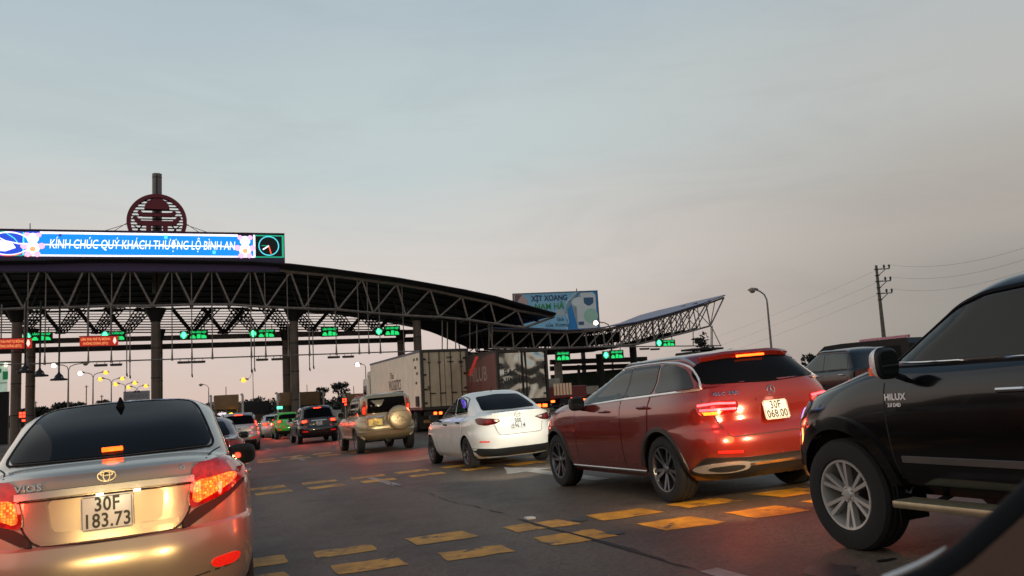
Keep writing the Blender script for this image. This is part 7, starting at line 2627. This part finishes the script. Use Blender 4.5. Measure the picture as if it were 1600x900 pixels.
# kiosk with bright green panels at the left edge
p = at_y(6, 640, 84)
kk = thing('kiosk', (p.x, p.y, g(p.x)), PSI, 'brightly lit white and green kiosk at the left picture edge', 'kiosk')
zt = at_y(6, 566, 84).z - g(p.x)
zm = at_y(6, 612, 84).z - g(p.x)
kw = mat('kiosk_lit_white', (.6, .65, .6), .5, emit=lin((205, 235, 210)), es=.38, var=.5, vscale=1.5)
kg = mat('kiosk_green', (.02, .25, .1), .5, emit=lin((20, 110, 60)), es=.5, var=0)
box('lit_wall', (-.6, .3, (zt + zm) / 2), (1.6, .3, zt - zm), kw, kk)
box('green_panel', (.05, .13, zm + (zt - zm) * .55), (.45, .04, .8), kg, kk)
box('green_panel', (-.55, .13, zm + (zt - zm) * .72), (.5, .04, .4), kg, kk)
box('roof_slab', (-.5, .4, zt + .06), (2.4, 1.0, .12), STEEL_D, kk)
box('plinth', (-.6, .4, zm / 2), (1.9, .6, zm), STEEL_D, kk)
box('shelf', (-.4, .1, zm + (zt - zm) * .3), (1.2, .3, .05), STEEL_D, kk)
bulb = box('bare_lamp', (.10, .05, zt - .25), (.35, .12, .22), L_WHITE, kk, bev=.05)

# ------------------------------------------------------------------ trees
LEAF = mat('dusk_foliage', (.038, .045, .022), .7, var=.5, vscale=.7)
LEAF2 = mat('dusk_foliage_dark', (.022, .024, .015), .7, var=.5, vscale=.7)
BARK = mat('bark', (.06, .045, .035), .85, bump=.3)


def leaf_cloud(centres, n, size, seed, m, parent, name='crown'):
    rg = np.random.default_rng(seed)
    V, F = [], []
    for (c_, rad) in centres:
        k = int(n * rad[0] * rad[1])
        for _ in range(max(60, k)):
            v = rg.normal(size=3)
            v /= np.linalg.norm(v)
            v *= rg.random() ** .45
            p = np.array(c_) + v * np.array(rad)
            a = rg.normal(size=3); a /= np.linalg.norm(a)
            b = np.cross(a, rg.normal(size=3)); b /= np.linalg.norm(b) + 1e-9
            s = size * rg.uniform(.6, 1.4)
            i = len(V)
            V += [p - a * s, p + b * s * .45, p + a * s, p - b * s * .45]
            F.append((i, i + 1, i + 2, i + 3))
    return link_mesh(name, V, F, m, parent)


def tree(px, ptop, y, w, label, seed, lumps=7, m=None, trunk=True, group=None, flat=.55, size=None, name='tree'):
    p = at_y(px, ptop, y)
    gz = g(p.x)
    root = thing(name, (p.x, p.y, gz), 0, label, 'tree', group)
    H_ = p.z - gz
    rg = np.random.default_rng(seed)
    cs = []
    limbs = bmesh.new()
    bm_tube(limbs, [(0, 0, 0), (.05 * w, 0, H_ * .3), (0, .02 * w, H_ * .62), (.03 * w, 0, H_ * .85)], [H_ * .035, H_ * .028, H_ * .018, H_ * .006], 8)
    for k in range(lumps):
        ang = rg.uniform(0, 2 * math.pi)
        rr_ = w / 2 * rg.uniform(.15, .72)
        z = H_ * rg.uniform(.42, .9)
        lim = 1 - abs(z / H_ - .62) * .9
        c_ = (rr_ * math.cos(ang) * lim, rr_ * math.sin(ang) * lim, z)
        rd = w * rg.uniform(.13, .24)
        cs.append((c_, (rd, rd, min(rd * flat * 1.2, H_ - z + .02))))
        bm_tube(limbs, [(0, 0, H_ * rg.uniform(.28, .5)), (c_[0] * .5, c_[1] * .5, z * .8), c_], [H_ * .014, H_ * .010, H_ * .004], 5)
    cs.append(((0, 0, H_ * .88), (w * .17, w * .17, H_ * .12)))
    link_bm('trunk', limbs, BARK, root)
    leaf_cloud(cs, 26, size or max(.18, w * .032), seed, m or LEAF, root)
    return root


tree(532, 596, 120, 3.9, 'dark tree with spreading tiers standing between the SUVs', 4, 11, LEAF2, size=.2)
tree(1266, 553, 70, 2.2, 'small dark bushy tree between the red SUV and the slate pickup', 9, 8, LEAF2, size=.16)
tree(1284, 558, 74, 1.8, 'second small dark tree touching the slate pickup cab', 12, 7, LEAF2, size=.16)
tree(1098, 517, 76, 3.4, 'dark shrub-like tree under the tip of the upswept roof', 15, 10, LEAF2, size=.17)
tree(500, 604, 110, 4.2, 'dark rounded tree behind the near-black SUV', 21, 10, LEAF2, size=.2)
tree(884, 590, 130, 6.0, 'dark tree beyond the maroon truck', 31, 8, LEAF2)
for i, (px, py, w_) in enumerate(((66, 634, 11), (92, 628, 12), (108, 627, 9), (122, 627, 8), (157, 624, 9), (52, 636, 12), (135, 632, 10))):
    tree(px, py + 1, 300, w_, 'far dusky tree low on the horizon left of the street lamps', 40 + i, 7, LEAF2, group='far trees on the left horizon', size=.55)
# distant wooded skyline that reads as one mass
rg = np.random.default_rng(3)
cs = []
for k in range(260):
    az = -.75 + 1.5 * k / 259
    d = rg.uniform(420, 520)
    x, y = d * math.sin(az), d * math.cos(az)
    hgt = rg.uniform(3.0, 7.5)
    cs.append(((x, y, g(x) + hgt * .5), (rg.uniform(4, 7), rg.uniform(4, 7), hgt * .62)))
o = leaf_cloud(cs, 5.0, 1.1, 77, LEAF2, None, 'far_treeline')
tag(o, 'dark far line of trees along the horizon', None, None, 'stuff')
# dark plinth-like structure under the wing tip
p = at_y(1097, 546, 74)
pl = thing('roof_plinth', (p.x, p.y, g(p.x)), PSI, 'dark stepped lantern roof under the tip of the upswept canopy', 'roof')
z = p.z - g(p.x)
box('upper_slab', (0, 0, z), (3.0, 2, .16), STEEL_D, pl)
box('lower_slab', (0, 0, z - .35), (4.0, 2.4, .30), STEEL_D, pl, bev=.1)
box('post', (-.9, 0, z / 2 - .2), (.2, .2, z - .4), STEEL_D, pl)
box('post', (.9, 0, z / 2 - .2), (.2, .2, z - .4), STEEL_D, pl)

# far small masts on the left
for i, (px, pt_, pb) in enumerate(((135, 602, 640), (159, 617, 632), (52, 627, 636), (56, 627, 636))):
    p = at_y(px, pt_, 230)
    o = tube('thin_mast', [(0, 0, g(p.x) - p.z), (0, 0, 0)], .12, STEEL_D, None, 6)
    o.location = p
    tag(o, ('thin dark mast between the first two street lamps', 'short thin mast left of the third street lamp', 'left of two thin posts on the far left horizon', 'right of two thin posts on the far left horizon')[i], 'mast', 'far thin masts')
    box('crossbar', (.0, 0, -.4), (1.0, .1, .12), STEEL_D, o)

# ------------------------------------------------------------------ beams of the cars in the queue
headlights(car_hilux, .92, .62, .90, 150, (1, .74, .42), 8, 95)
headlights(car_glc, 3.74, .68, .78, 300, (1, .93, .78), 2.5, 80)
headlights(car_mazda, 3.38, .6, .68, 320, (1, .82, .55), 2, 80)
headlights(car_everest, 3.7, .65, .85, 120, (1, .8, .5), 1.5, 80)
headlights(car_dark, 3.75, .65, .8, 100, (1, .85, .6), 1.5, 80)
# the camera's own car: its dipped beams fall on the champagne saloon
own = thing('camera_car_door', (0, 0, 0), 0, 'brown inner door edge with black rubber seal at the lower right, beside the camera', 'car door')
for sx in (-.78, .52):
    l = bpy.data.lights.new('headlight_beam', 'SPOT')
    l.energy = 230
    l.color = (1, .68, .27)
    l.spot_size = R_(60)
    l.spot_blend = .9
    l.shadow_soft_size = .16
    o = bpy.data.objects.new('headlight_beam', l)
    COL.objects.link(o)
    x, y = st(sx, 1.75)
    o.location = (x, y, g(x) + .62)
    o.rotation_euler = Vector((math.sin(PSI), -math.cos(PSI), .25)).to_track_quat('Z', 'Y').to_euler()
    o.parent = own


def at_d(px, py, d):
    v = pix(px, py)
    return CAMP + v * d


# door frame right beside the camera: trim panel, rubber seal, and a reflection modelled as a pale strip
bm = bmesh.new()
line = [(1395, 915), (1440, 897), (1485, 866), (1530, 826), (1570, 790), (1610, 752)]
inner = [at_d(x + 30, y + 16, .80) for x, y in line]
far_ = [at_d(x + 130, y + 105, .74) for x, y in line]
low = [at_d(x + 330, y + 330, .66) for x, y in line]
vs = [[bm.verts.new(v) for v in r_] for r_ in (inner, far_, low)]
for r0, r1 in zip(vs, vs[1:]):
    for i in range(len(line) - 1):
        bm.faces.new((r0[i], r0[i + 1], r1[i + 1], r1[i]))
bmesh.ops.solidify(bm, geom=bm.faces[:], thickness=.02)
link_bm('trim_panel', bm, mat('brown_trim', (.17, .085, .05), .6, bump=.2, bscale=120, var=.12, vscale=4), own, smooth=True)
tube('rubber_seal', [at_d(x + 26, y + 18, .83) for x, y in line], .021, M_RUB, own, 12)
tube('reflection_strip', [at_d(x, y, .88) for x, y in ((1380, 905), (1408, 894), (1435, 882), (1458, 869), (1478, 855))], [.0035, .0035, .003, .0022, .001], mat('reflection_strip', (.7, .68, .64), .3, .2), own, 8)
